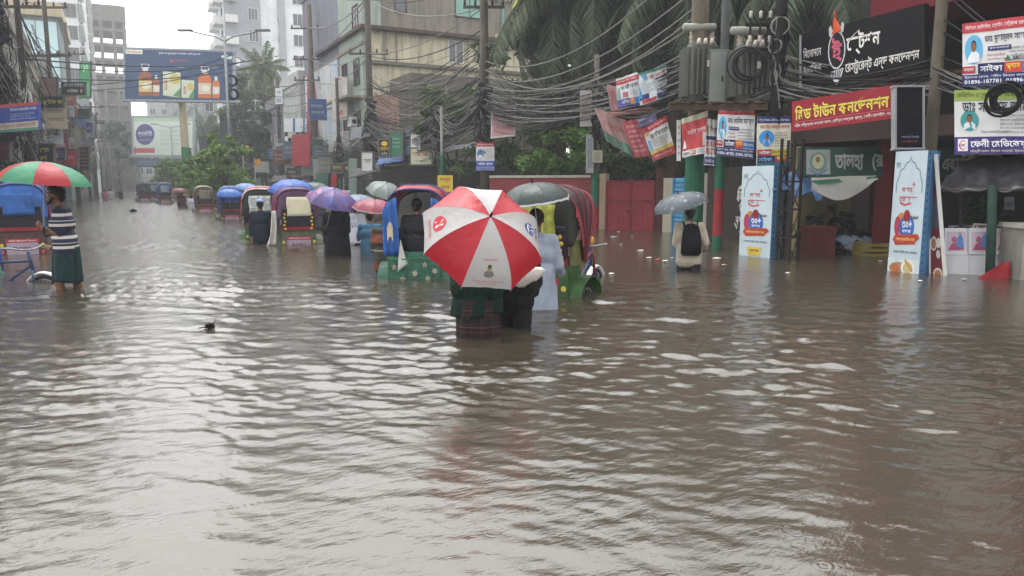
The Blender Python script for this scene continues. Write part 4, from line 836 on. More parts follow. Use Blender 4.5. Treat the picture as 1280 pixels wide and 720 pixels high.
def right_signs():
    # big black restaurant board
    P = quadP(*px4(lambda a, b: onx(a, b, 12.4), (1001, 111), (1156, 84), (1156, 4), (1001, 44)))
    t = board('signboard', 'big black restaurant signboard with a white train emblem and flame', 'signboard', P, M('0f0e13', .6, .25, spec=.15, stain=.1), [
        ('t', 'বিনোদনে', .025, .55, .19, .74, 'd9d6d2', .01), ('t', 'খানাপিনা', .025, .27, .19, .44, 'd9d6d2', .01),
        ('e', .325, .57, .075, .335, 'cfcfd2'), ('e', .325, .575, .066, .31, '15151a'), ('t', 'ই', .285, .36, .372, .80, 'c65b74', .035),
        ('p', [(.265, .2), (.385, .24), (.37, .12), (.325, -.04), (.28, .1)], 'd6d6d8')]+[('p', [(.28+.017*k, .20+.004*k), (.289+.017*k, .2+.004*k), (.297+.010*k, .06), (.292+.010*k, .06)], '1c1b22') for k in range(6)]+[
        ('p', [(.262, .85), (.285, .80), (.293, .93), (.275, 1.04), (.258, .98)], 'b9bcc0'), ('p', [(.362, .84), (.385, .88), (.392, 1.0), (.374, 1.05), (.358, .95)], 'b9bcc0'),
        ('t', 'স্টেশন', .41, .42, .68, .86, 'e4e1dc', .03), ('t', 'রেস্টুরেন্ট এন্ড কনভেনশন', .40, .09, .965, .35, 'dedbd6', .016)], th=.12, frame=None)
    m = MB().slab(lambda u, v, h: P(.288+.075*u+.012*math.sin(v*5)*(1-v)+.02*v*(u < .5)-.045*v*u, .88+.40*v*(1-.6*abs(u-.55)), .03+h), 5, 6, .03); m.build('flame', M('d2552a', .5, .2, 8), t)
    m = MB(); m.obox(P(0, .5)-P.N*.05, (P(0, 1)-P(0, 0))/2, P.N*.07, (P(1, 0)-P(0, 0)).normalized()*.02); m.build('frame', M('9fa3a6'), t)
    # red convention board
    P = quadP(*px4(lambda a, b: onx(a, b, 11.25), (990, 165), (1118, 148), (1118, 106), (990, 127)))
    board('signboard', 'long red convention hall signboard with yellow lettering', 'signboard', P, M('8d2530', .4, .15), [('t', 'মিড টাউন কনভেনশন', .035, .34, .955, .83, 'd9cf55', .022), ('t', 'শহীদ শহীদুল্লাহ কায়সার সড়ক, (পশ্চিম ডাক্তার পাড়া), ফেনী। মোবাইল : ০১৭', .03, .10, .99, .25, 'e3d6d6', .008), ('l', [(.02, .29), (.99, .29)], .012, 'c9787c')], th=.1)
    # dark display board
    P = facing(1119, 108, 1154, 186, 11.9); t = board('display_board', 'dark vertical display board in a pale metal frame on the concrete pole', 'display', P, M('0d0a0f', .7, .2, spec=.15), [('t', 'পাড়ায় বিরতি', .2, .17, .85, .21, '8a93b8', .006), ('t', 'রেস্টুরেন্ট', .25, .10, .8, .135, '9a3a40', .006)], th=.10, frame=M('8a8d90'), fw_=.03, sheet='screen')
    # green gate sign with silver letters
    P = facing(1000, 184, 1222, 221, 14.6); t = board('gate_sign', 'dark green gate sign with raised silver letters over the entrance', 'signboard', P, wall('36514a', .3), [('r', .035, .08, .17, .92, '9aa09c'), ('e', .102, .5, .05, .33, '6f8b7c'), ('e', .102, .52, .033, .25, 'b8b39c'), ('p', [(.045, .3), (.10, .12), (.16, .3), (.15, .2), (.10, .03), (.055, .2)], '5e7f96'), ('e', .1, .58, .012, .1, '7a6a30')], th=.12)
    for st, u0, u1 in (('তালহা', .195, .355), ('(রাঃ)', .405, .535), ('ইসলা', .56, .68), ('মী', .695, .765), ('একাডেমী', .80, .985)):
        V, Fs = glyphs(st, .02); m = MB(); m.add([P(u0+(u1-u0)*x, .2+.58*y, .03) for x, y in V], Fs); m.add([P(u0+(u1-u0)*x, .2+.58*y, .004) for x, y in V], [f[::-1] for f in Fs])
        m.build('raised_letters', M('a9aca8', .4, .1), t)
    # hanging cloth and tarp below it
    P = quadP(atd(1014, 236, 14.2), atd(1098, 224, 14.2), atd(1096, 219, 14.2), atd(1014, 222, 14.2))
    Pw = lambda u, v, h=0.: P(u, v, h)+Vector((0, 0, -.30*math.sin(PI*min(1, u*1.05))*(1-v)))+P.N*.04*math.sin(9*u+3*v); Pw.N = P.N
    board('cloth_banner', 'sagging white and green cloth banner under the green gate sign', 'banner', Pw, thin('c9c7c0', .2, .7), [('r', 0, .28, 1, .72, '3e7358'), ('t', 'মাদ্রাসা ও এতিমখানা ভর্তি চলছে ভর্তি চলছে', .06, .38, .94, .62, 'c9cfc8', .006)], th=.008, nu=16)
    def tarp(name, label, cat, pts, D, mat, amp, seed, th=.012):
        Q = quadP(*[atd(a, b, d) for (a, b), d in zip(pts, D)]); w = ripple(amp, seed, 13, 8)
        m = MB().slab(lambda u, v, h: Q(u, v, h)+Q.N*w(u, v)+Vector((0, 0, -amp*2.5*math.sin(PI*u)*math.sin(PI*v))), 18, 10, th); return tag(m.build(name, mat, None, smooth=True), label, cat)
    tarp('tarpaulin', 'blue plastic tarpaulin strung beside the steel lattice frame', 'tarpaulin', [(966, 236), (1030, 247), (1036, 218), (968, 214)], (13.9, 14.3, 15.2, 14.6), thin('6f8fc0', .25), .06, 2)
    # doctor banners, right edge
    P = quadP(atd(1203, 108, 10.2), atd(1312, 103, 9.5), atd(1312, 16, 9.5), atd(1203, 30, 10.2), ripple(.008, 1))
    d = doctor('ডাঃ মুহাম্মদ সাহাব উদ্দিন', 'b23a44', 11); d += [('t', 'BMDC Reg. A-52', .60, .36, .96, .42, '2a2c3a', .01), ('p', [(.50, .36), (.54, .45), (.58, .36)], '3f6a44')]
    board('banner', 'white doctor banner with red top strip at the upper right edge', 'banner', P, BW, d, th=.01, nu=14)
    P = quadP(atd(1193, 193, 10.2), atd(1312, 192, 9.5), atd(1312, 110, 9.5), atd(1193, 113, 10.2), ripple(.008, 3))
    board('banner', 'white clinic banner with purple bottom strip below the upper right banner', 'banner', P, BW, [('r', 0, .83, 1, 1, '8a9a4a'), ('t', 'মেডিসিন ও হৃদরোগ বিশেষজ্ঞ ডায়াবেটিস', .03, .86, .95, .97, '4a5a20', .012), ('t', 'ডাঃ সা-আদ জামান', .09, .655, .88, .815, '26283a', .014), ('f', .07, .36, .27, .68, '3f8f92', 'd5d8da')]+lines(.5, .98, .30, .62, 5, '6a6c72', 31)+lines(.3, .66, .3, .38, 1, '3a3a44', 33)+[('r', 0, 0, 1, .27, '3c2f6e'), ('r', .04, .05, .15, .24, 'd9d9dc'), ('e', .095, .145, .045, .075, 'b8434a'), ('e', .102, .145, .037, .06, 'd9d9dc'), ('t', 'FMC', .07, .12, .125, .165, '7a3a70', .01), ('t', 'ফেনী মেডিকেয়ার', .18, .085, .86, .235, 'e6e6ee', .02), ('t', 'চৌধুরী রোড, জিরো পয়েন্ট, ট্রাংক রোড, ফেনী', .18, .02, .96, .07, 'd2cf8a', .006)], th=.01, nu=14)
    # hung banners between the poles
    P = quadP(atd(895, 194, 15.6), atd(942, 199, 15.4), atd(944, 134, 15.4), atd(898, 133, 15.6), ripple(.01, 5))
    board('banner', 'white doctor banner with red top and blue foot hung right of the painted pole', 'banner', P, BW, doctor('ডাঃ তামিম মাহমুদ', 'b03340', 21), th=.01, nu=10)
    P = quadP(atd(945, 209, 14.9), atd(987, 207, 14.9), atd(989, 146, 14.9), atd(947, 146, 14.9), ripple(.01, 7))
    board('banner', 'cream doctor banner with round blue portrait beside the white pillar', 'banner', P, M('cfcbb8', .5, .06), [('r', 0, .87, 1, 1, '2c3064'), ('t', 'শিশু, নবজাতক ও কিশোর রোগ বিশেষজ্ঞ', .05, .90, .95, .96, 'd9d9e6', .004), ('t', 'ডাঃ মোঃ কামরুল হাসান', .08, .74, .95, .84, 'a83a3a', .014), ('e', .29, .575, .23, .15, '3a8fd0'), ('f', .12, .40, .46, .72, '3a8fd0', 'd6d9e0')]+lines(.52, .96, .38, .7, 6, '3c4a4a', 41)+[('r', .02, .22, .45, .345, 'b02a38'), ('t', 'সাইকা', .06, .24, .42, .33, WH, .016), ('r', .45, .22, .98, .345, 'b9ab3e'), ('t', 'রক্ত মেডি সেন্টার', .48, .25, .95, .315, '2a2a20', .006), ('r', .02, .08, .98, .215, NAVY), ('t', 'সাইকা', .05, .1, .48, .2, '7fb0d8', .016), ('r', .55, .09, .96, .205, 'a83a3a'), ('t', 'প্লাস', .6, .1, .92, .195, 'e2c84a', .016), ('r', 0, 0, 1, .075, '2f6a72')], th=.01, nu=10)
    P = quadP(atd(853, 197, 16.4), atd(884, 191, 16.2), atd(885, 138, 16.2), atd(852, 149, 16.4), ripple(.03, 2, 6, 7))
    board('banner', 'crumpled red political banner with folded pale top on the big green pole', 'banner', P, M('c24a4e', .45, .12), [('r', 0, .86, 1, 1, 'c9c8ae'), ('r', 0, 0, 1, .16, 'd4d2d2'), ('t', 'সাইকা', .04, .03, .3, .13, '22244a', .014), ('r', .32, .02, .56, .14, 'b5652c')]+lines(.6, .97, .02, .14, 2, '5a5a66', 51)+[('f', .0, .18, .2, .72, 'b03a44', 'e0d8d8'), ('t', 'সবাইকে শুভেচ্ছা', .22, .5, .95, .68, 'e6d0d0', .016), ('r', .82, .2, .96, .5, 'd8d4d4')]+lines(.83, .95, .22, .48, 5, '8a3a40', 52), th=.012, nu=12)
    P = facing(846, 150, 851, 201, 16.5); board('banner', 'narrow white banner edge seen almost edge on left of the red banner', 'banner', P, BW, lines(.1, .9, .1, .9, 5, '6a6c78', 5), th=.02, nu=2)
    P = quadP(atd(880, 206, 16.1), atd(893, 207, 16.1), atd(898, 150, 16.1), atd(884, 148, 16.1), ripple(.012, 4))
    board('banner', 'white language course banner half hidden beside the painted pole', 'banner', P, BW, [('r', 0, .66, .22, .86, 'b8862c'), ('t', 'শিখুন', .3, .68, .95, .86, '3a3a44', .01), ('r', 0, .55, 1, .63, '2c3064'), ('t', 'SPOKEN', .02, .40, .97, .52, 'b03a44', .02), ('t', 'IELTS', .05, .24, .95, .37, 'b03a44', .02), ('r', 0, .02, 1, .18, '3a3f7a'), ('t', 'কোচিং', .1, .05, .9, .14, WH, .01)], th=.012, nu=6)
    P = facing(899, 133, 943, 143, 15.0); P = facing(900, 131, 944, 137, 15.9); board('signboard', 'small red strip sign above the doctor banner beside the painted pole', 'signboard', P, M('a83842'), [('t', 'ডায়াগনস্টিক সেন্টার', .1, .2, .9, .8, 'e0d0d0', .006)], th=.03, nu=2)
    # banners tilted among the cables
    def tl(label, pts, D, base, design, amp=.03, s=1, thm=.01): board('banner', label, 'banner', quadP(*[atd(a, b, D) for a, b in pts], ripple(amp, s, 7, 6)), base, design, th=thm, nu=12, nv=8)
    tl('tilted white doctor banner with red strip, left of the blue edged pair', [(772, 136), (802, 131), (797, 90), (770, 99)], 18.20, BW, [('r', 0, .78, 1, .93, 'b23a44'), ('t', 'মেডিসিন বিশেষজ্ঞ', .05, .82, .9, .9, 'e6dcdc', .006), ('t', 'ডাঃ শরীফ রহমান', .2, .58, .95, .74, '2a2c3c', .012), ('p', [(.03, .3), (.16, .3), (.15, .66), (.05, .66)], '7fb0ac'), ('r', .25, .32, .5, .5, 'b06a78')]+lines(.55, .95, .34, .52, 3, '6a6c78', 61)+[('r', 0, .08, .55, .28, '5a5c98'), ('t', 'সাইকা', .2, .11, .5, .25, WH, .012), ('r', .55, .08, .72, .28, 'c9853c'), ('r', .72, .08, 1, .28, '4f86c4'), ('r', 0, 0, 1, .07, '3a3c74')])
    tl('tilted white and sky blue doctor banner, right of the blue edged pair', [(800, 132), (834, 121), (833, 81), (798, 92)], 18.00, M('c9d3d6', .45, .06), [('r', 0, .92, 1, 1, '4a7a66'), ('p', [(0, .2), (.12, .2), (.30, .9), (0, .9)], '5aa0d4'), ('t', 'ডাঃ ফরিদ সুমন হক', .2, .68, .95, .86, 'b8434a', .014)]+lines(.3, .95, .32, .62, 5, '4a4c58', 71)+[('r', 0, .14, .35, .3, '3c3e7a'), ('r', .1, .02, .6, .13, 'b23a44'), ('r', .62, .04, 1, .2, '4a4c80')], s=3)
    tl('faded pink sheet hanging behind the tilted doctor banners', [(764, 138), (776, 138), (773, 108), (758, 106)], 18.60, thin('b98a8a', .2), lines(.2, .9, .2, .8, 4, 'a06a6c', 72), s=4)
    tl('long faded red and green banner sagging below the cables', [(758, 176), (792, 197), (782, 150), (743, 134)], 18.70, thin('b08f8c', .2), [('r', 0, 0, 1, .3, '5a7a68'), ('t', 'শুভেচ্ছা ও অভিনন্দন', .1, .5, .9, .72, 'b06a6a', .014)], .05, 6)
    tl('dark red list banner between the faded banner and the tilted white one', [(793, 197), (812, 195), (800, 148), (778, 152)], 18.50, M('a84e54', .5, .12), lines(.1, .9, .08, .9, 6, 'd9b8b8', 81), .03, 7)
    tl('tilted white doctor banner with red head and foot, lowest of the cluster', [(817, 202), (844, 191), (833, 144), (803, 161)], 17.90, M('cfcfcd', .45, .06), [('r', 0, .83, 1, 1, 'a83a44'), ('t', 'মা ও শিশু রোগ', .2, .87, .9, .96, 'e6d0d0', .008), ('e', .1, .8, .07, .06, 'd6a73c'), ('t', 'ডাঃ শফিক আহমেদ', .2, .6, .95, .78, '2a2c3a', .014)]+lines(.2, .9, .34, .58, 4, '4a4c58', 91)+[('p', [(.03, .3), (.15, .3), (.14, .6), (.04, .6)], '6a9cc4'), ('r', 0, .2, 1, .3, 'c0b060'), ('r', 0, 0, 1, .2, 'a8444a'), ('t', 'রেজিস্টার্ড চিকিৎসক', .1, .05, .9, .15, 'd9b0a0', .01)], s=9)
    tl('pale purple banner strip behind the lowest tilted banner', [(800, 160), (822, 151), (819, 141), (796, 150)], 18.40, M('6a6488', .5, .1), lines(.1, .9, .1, .9, 2, 'b8b4c8', 92), s=5)
    tl('long thin pink cloth strip stretched across above the dark red banner', [(762, 146), (822, 138), (818, 133), (758, 141)], 18.55, thin('b08a86', .2), lines(.1, .9, .2, .8, 1, '9a5a5c', 93), s=8)
    # blue and red poster on the big pole, pink hoarding, yellow poster
    P = facing(595, 178, 618, 213, 29.0); board('banner', 'small doctor poster tied on the big pole behind the umbrella', 'poster', P, BW, [('r', 0, .85, 1, 1, 'b0404a'), ('t', 'হাড় জোড়া বিশেষজ্ঞ', .05, .88, .95, .96, WH, .006), ('f', .06, .4, .42, .76, '3a7ab8')]+lines(.5, .95, .38, .78, 5, '3a3c48', 95)+[('r', 0, .12, 1, .34, '3f5aa0'), ('t', 'সাইকা প্লাস', .1, .16, .9, .3, 'e6e6e6', .014), ('r', 0, 0, 1, .11, '6a78b0')], th=.02, nu=3)
    P = facing(615, 136, 643, 169, 28.4, 27.6, slant=(3, 0, -3, 0)); board('hoarding', 'faded pink hoarding board between the big pole and green trees', 'signboard', P, M('b5858a', .6, .12), lines(.1, .9, .2, .8, 3, 'a8747a', 96), th=.05, frame=M('b9b4ae'), fw_=.07)
    P = facing(547, 219, 566, 240, 30.2); board('poster', 'small yellow poster with red lettering near the blue rickshaw', 'poster', P, M('c9b53a', .5, .1), [('t', 'ভাড়া', .15, .55, .85, .85, 'b03a2c', .02), ('t', 'হবে', .2, .15, .8, .45, 'b03a2c', .02)], th=.02, nu=3)
    # shop signs along the right row, px box, distance
    S_ = [((452, 190, 466, 224), 38, 'c3c3c0', 'white standing shop board by the pole before the cream building', [('t', 'ফার্মা', .15, .55, .85, .75, '4a4a50', .01), ('r', .05, .05, .95, .12, '8a8a8a')]),
          ((474, 174, 487, 196), 37, '1d1b16', 'black sign with yellow lettering under the cable skein', [('e', .5, .75, .3, .14, 'd0aa34'), ('t', 'হোটেল', .1, .35, .9, .6, 'c9a23c', .016), ('t', 'কফি', .2, .08, .8, .28, 'b0b0a8', .01)]),
          ((488, 165, 503, 195), 36.5, '2f6a50', 'green bank signboard beside the black and yellow sign', lines(.15, .85, .3, .8, 3, 'a8c0b0', 101)),
          ((503, 163, 514, 193), 36.4, '5f7890', 'blue grey signboard right of the green bank sign', lines(.1, .9, .2, .9, 4, 'b8c4d0', 102)),
          ((513, 167, 526, 188), 35, 'b9b8b2', 'small white box sign above the cream board', [('t', 'রিজ', .15, .35, .85, .7, '3a3c60', .02)]),
          ((513, 185, 540, 206), 34.8, 'b8b59c', 'cream shop board with red script beside the blue awning', [('t', 'শাড়ি ঘর', .1, .45, .8, .85, 'a0483c', .012), ('t', 'ফেনী বাজার রোড', .2, .15, .8, .3, '4a6a54', .008), ('e', .9, .4, .06, .16, '4a7a54')]),
          ((413, 205, 428, 216), 44, '2a2a26', 'dark framed shop sign low beside the green pole', [('t', 'ফ্যাশন', .1, .2, .9, .8, 'b0a860', .012)]),
          ((427, 204, 436, 216), 43.8, '34322c', 'second dark framed shop sign right of the low one', [('t', 'টেইলার', .1, .2, .9, .8, 'c0b468', .012)]),
          ((365, 168, 387, 207), 54, '98303a', 'plain dark red banner hanging before the tan pole', [('l', [(.4, .2), (.55, .12), (.75, .1)], .02, 'b06068')]),
          ((384, 92, 395, 170), 57, '8e2f3a', 'tall red vertical shop sign with pale letters', [('t', st, .15, .84-.155*k, .85, .95-.155*k, 'c8a0a0', .03) for k, st in enumerate(('ডা', 'য়া', 'গ', 'ন', 'স্টি', 'ক'))]),
          ((415, 96, 434, 150), 48, 'b0aaa2', 'tall pale grey vertical sign with red emblems', [('p', [(.3, .96), (.7, .96), (.5, .88)], 'a83a40'), ('e', .5, .76, .17, .05, 'a83a40'), ('e', .5, .76, .1, .03, 'b0aaa2'), ('t', 'চশমা', .25, .5, .75, .66, 'a83a40', .03), ('t', 'ঘর', .25, .3, .75, .44, 'a83a40', .03), ('t', 'ফেনী', .25, .1, .75, .24, 'a83a40', .03)]),
          ((397, 80, 408, 99), 56.5, '5070b0', 'small blue signboard on the white panelled shop', lines(.1, .9, .3, .8, 2, 'b8c4e0', 103)),
          ((399, 100, 412, 118), 55, 'c4c7c8', 'white tilted shop board below the small blue signboard', [('e', .15, .5, .1, .16, 'a05060'), ('t', 'ওষুধ ঘর', .3, .35, .9, .65, '50607c', .01)]),
          ((344, 110, 353, 130), 66, 'c0c3c6', 'white notice board on the pole before the hanging trees', [('t', 'বই', .2, .5, .8, .85, '404a80', .03), ('r', .1, .1, .9, .35, '8a90a0')]),
          ((357, 106, 374, 124), 65, 'aeb4ba', 'long pale shop board left of the red vertical sign', [('t', 'মোবাইল সার্ভিস', .05, .3, .95, .7, '4a5a8a', .012)]),
          ((355, 148, 383, 165), 60, 'c4c8ca', 'white shop band with blue stripes below the long pale board', [('r', .4, 0, .5, 1, '506090'), ('r', .85, 0, .93, 1, '506090')]),
          ((358, 210, 384, 224), 58, '3a2828', 'wide dark shop sign with white row of letters', [('t', 'মেসার্স ফেনী স্টোর', .1, .5, .9, .75, 'b0a8a4', .01), ('t', 'প্রোঃ আলম', .2, .15, .8, .35, '9a9290', .01)])]
    for (b, D, col, lab, des) in S_: board('shop_sign', lab, 'signboard', facing(*b, D, D*.985), M(col, .5, .1), des, th=.14, nu=3, nv=2, frame=M('5f5f5c') if D < 46 else None, fw_=.06)
def billboards():
    P = facing(155, 60, 292, 127, 66, 65, slant=(-2, 0, 4, 0)); t = board('billboard', 'large blue billboard of cooking oil bottles over the street', 'billboard', P, M('2c4468', .4, .08, .6), [
        ('r', .015, .89, .17, .975, 'd9d9d6'), ('t', 'fortune', .03, .905, .155, .96, 'b0702c', .02), ('r', .89, .84, .985, .91, 'c6ccd0'),
        ('t', 'সুস্থ ও সুরক্ষার ভরসাময় অভিজ্ঞতা', .32, .89, .70, .95, 'd6dade', .006), ('p', [(.42, .78), (.44, .82), (.46, .78), (.44, .74)], 'b0484c'), ('t', 'নিউট্রিলাইফ', .465, .755, .59, .81, 'b0585c', .01),
        ('t', 'ভরসা', .47, .645, .55, .675, 'c0c8d0', .004), ('t', 'পুষ্টির সেরা', .73, .645, .85, .675, 'c0c8d0', .004)]+[x for u0, w_, vb, vt, c1, lb in ((.135, .125, .085, .62, '8f5030', 'c9b878'), (.265, .065, .085, .47, '985534', 'c9c0a0'), (.68, .12, .06, .60, 'c06a34', 'c9b8a0'), (.81, .065, .06, .47, 'c46f38', 'bfc0c0')) for x in (
            ('p', [(u0, vb), (u0+w_, vb), (u0+w_, vb+(vt-vb)*.72), (u0+w_*.85, vb+(vt-vb)*.84), (u0+w_*.62, vb+(vt-vb)*.86), (u0+w_*.62, vt), (u0+w_*.38, vt), (u0+w_*.38, vb+(vt-vb)*.86), (u0+w_*.15, vb+(vt-vb)*.84), (u0, vb+(vt-vb)*.72)], c1), ('r', u0+w_*.03, vb+.08, u0+w_*.97, vb+(vt-vb)*.55, lb), ('e', u0+w_*.55, vb+(vt-vb)*.36, w_*.3, .06, 'd9d3c4'), ('r', u0+w_*.3, vt-.06, u0+w_*.7, vt+.02, 'd0d0cc'))]+[
        ('l', [(.165, .62), (.165, .70), (.23, .70), (.23, .62)], .012, 'c9ccd0'), ('l', [(.71, .60), (.71, .68), (.775, .68), (.775, .60)], .012, 'c9ccd0'),
        ('p', [(.36, .1), (.52, .06), (.52, .55), (.36, .57)], 'c7cdb4'), ('p', [(.45, .1), (.52, .06), (.52, .25)], '5a8a50'), ('t', 'fortune', .375, .2, .40, .5, 'c0502c', .02), ('e', .47, .42, .045, .1, 'bfae58'),
        ('p', [(.53, .06), (.645, .05), (.645, .40), (.53, .41)], 'c3cdb8'), ('p', [(.59, .06), (.645, .05), (.645, .25)], '4f8a54'), ('t', 'fortune', .545, .12, .57, .36, 'c0502c', .02), ('e', .61, .28, .03, .08, 'c0b060')], th=.3, frame=M('8a9096'), fw_=.18, nu=4)
    a = atd(228, 127, 66.8); MB().cyl((a.x, a.y, -.5), (a.x, a.y, a.z+.8), .33, n=14).build('post', M('b9ad8e', .6, .15), t); MB().cyl((a.x, a.y, 1.0), (a.x, a.y, 4.8), .345, n=14).build('painted_band', M('2f7a4a', .6, .2), t)
    P = facing(166, 146, 242, 195, 106); t = board('billboard', 'farther pale green and white billboard with purple oval', 'billboard', P, M('c4cec4', .5, .08, .4), [('r', .0, .88, 1, 1, 'a8bfa0'), ('e', .2, .55, .165, .29, 'c9c9cc'), ('e', .2, .55, .155, .27, '4a4278'), ('t', 'ল্যাবসিটি', .085, .48, .315, .65, 'c9c9d6', .02), ('t', 'ডায়াগনস্টিক এন্ড হাসপাতাল', .1, .38, .3, .43, 'b8b8cc', .006), ('r', .04, .08, .36, .2, 'b04a50'), ('p', [(0, .14), (.05, .02), (.05, .26)], 'b04a50')]+lines(.45, .9, .25, .8, 5, 'a3aca8', 7), th=.3, frame=M('8f9a94'), fw_=.3, nu=3)
    for px in (172, 236):
        a = atd(px, 195, 106.8); MB().cyl((a.x, a.y, -.5), (a.x, a.y, a.z), .25, n=10).build('post', M('8d9290'), t)
    for i, (u, lab) in enumerate(((170, 'dark blue strip sign under the left half of the pale billboard'), (205, 'dark blue strip sign under the right half of the pale billboard'))): board('strip_sign', lab, 'signboard', facing(u, 198, u+33, 209, 105.6), M('44506a', .5, .1), lines(.05, .95, .2, .8, 2, 'a8b0bc', i), th=.2, nu=2)
def left_signs():
    S_ = [((-22, 129, 48, 166), 22.5, '3c4f96', 'blue and white shop banner with red and green edges at the left edge', [('r', 0, .88, 1, 1, 'b05458'), ('t', 'নিউ ঢাকা ডায়াগনস্টিক সেন্টার', .5, .7, .97, .85, 'cdd2e0', .012)]+lines(.5, .96, .4, .66, 3, 'b8c0d8', 3)+[('r', 0, .1, 1, .33, 'b9b0a4'), ('t', 'কনসালটেশন ও হাসপাতাল ফেনী', .2, .13, .95, .3, '8a4a48', .012), ('r', 0, 0, 1, .1, '5a8a70')], (2, -4, -2, 4)),
          ((52, 121, 79, 134), 36, '26241c', 'black sign with yellow word on the left pole', [('t', 'স্টার ফ', .1, .15, .95, .85, 'b0a850', .02)], None),
          ((77, 103, 106, 118), 38, '24262a', 'black sign with white lettering left of the green vertical sign', [('t', 'এন এস মডার্ন', .08, .55, .95, .92, 'b4b8b8', .014), ('t', 'স্টোর', .25, .08, .7, .48, 'c4c8c8', .02), ('e', .85, .3, .06, .16, 'b09080')], None),
          ((100, 77, 113, 122), 52, '3a8a5a', 'tall green vertical sign on the left side', [('t', '১০', .3, .72, .75, .95, 'b4d0bc', .03), ('r', .1, .05, .9, .4, '5aa070')], None),
          ((48, 180, 67, 202), 33, '14130f', 'square black sign with big yellow letters over the red and green umbrella', [('t', 'রেলে', .1, .52, .85, .92, 'd0a834', .04), ('t', 'লে', .1, .08, .75, .46, 'd0a834', .04)], None),
          ((80, 187, 97, 208), 36, 'b84a54', 'bright red shop banner above the umbrella edge', [('t', 'সেল', .3, .4, .7, .7, 'd69aa0', .02)], None),
          ((73, 186, 81, 199), 35.8, '4a5a94', 'small blue shop board left of the bright red banner', lines(.1, .9, .2, .8, 3, 'b8c0d8', 4), None),
          ((99, 184, 111, 212), 41, '40303a', 'dark maroon standing sign with pale rows', lines(.1, .9, .1, .9, 5, 'b09868', 5), None),
          ((0, 178, 12, 200), 23.5, '6a2a30', 'dark red sign at the left edge below the blue banner', [('r', .3, .6, .7, .7, '8a4a50')], None),
          ((60, 152, 71, 168), 37, '7a90b0', 'pale blue framed shop board under the yellow word sign', lines(.1, .9, .2, .8, 2, 'c0ccd8', 6), None),
          ((79, 154, 86, 170), 40, 'b8b4b0', 'small white board with red cross marks behind the tall left pole', [('l', [(.5, .3), (.5, .7)], .1, 'a04a50'), ('l', [(.3, .5), (.7, .5)], .1, 'a04a50')], None),
          ((50, 97, 71, 121), 37.5, '8a7470', 'faded red and white picture board below the ledge shrub', [('t', 'ফাস্ট ফুড', .1, .55, .9, .85, 'b05a58', .014), ('e', .4, .3, .25, .18, 'a08c80')], None),
          ((112, 145, 119, 173), 56, 'b4bcc0', 'white vertical sign beside the far left pole', lines(.1, .9, .1, .9, 5, '6a7a90', 8), None),
          ((108, 154, 114, 165), 55, '3f64a4', 'little blue sign beside the white vertical sign', [('r', .2, .3, .8, .6, '8aa0cc')], None),
          ((87, 136, 112, 148), 54, '33333a', 'dark roof sign box behind the black lettered sign', [('r', .05, .1, .95, .3, '50505a')], None)]
    for b, D, col, lab, des, sl in S_: board('shop_sign', lab, 'signboard', facing(*b, D, D*.99, slant=sl or (0, 0, 0, 0)), M(col, .5, .12), des, th=.1, nu=3, nv=2, frame=None if sl else M('4a4a4c'), fw_=.05)
    rnd = random.Random(77); cols = ['9aa0a6', '6a3a44', '3f5a8a', '8f8a7c', '4a6a58', '2e2e34', 'a59a86', '7a4a3c', 'b0b4b4', '5f6f80']; cn = dict(zip(cols, 'grey maroon navy khaki green black tan brown white slate'.split()))
    for i in range(78):
        D = rnd.uniform(36, 112); x = -3.5+rnd.uniform(.15, 1.3); y = (D-x*math.sin(YAW))/math.cos(YAW); z = rnd.uniform(1.6, 6.8); w = rnd.uniform(.5, 1.5); h = rnd.uniform(.5, 1.7); cc = rnd.choice(cols)
        P = quadP((x-w/2, y, z), (x+w/2, y, z), (x+w/2, y, z+h), (x-w/2, y, z+h))
        board('hanging_sign', 'small %s hazy shop sign projecting from the crowded left row' % cn[cc], 'signboard', P, M(cc, .5, .2, 3, stain=.25), lines(.1, .9, .2, .8, rnd.randint(1, 3), rnd.choice(['c4c8cc', 'a8884a', '50545c']), i), th=.12, nu=1, nv=1, group='hazy %s signs left' % cn[cc])
    for i in range(22):
        y = rnd.uniform(50, 110); x = 13.4-rnd.uniform(.1, .9); z = rnd.uniform(1.8, 6); w = rnd.uniform(.6, 1.6); h = rnd.uniform(.5, 1.5); cc = rnd.choice(cols)
        P = quadP((x-w/2, y, z), (x+w/2, y, z), (x+w/2, y, z+h), (x-w/2, y, z+h))
        board('hanging_sign', 'small %s hazy shop sign projecting from the right row' % cn[cc], 'signboard', P, M(cc, .5, .2, 3, stain=.25), lines(.1, .9, .2, .8, 2, 'b4b8bc', 200+i), th=.12, nu=1, nv=1, group='hazy %s signs right' % cn[cc])
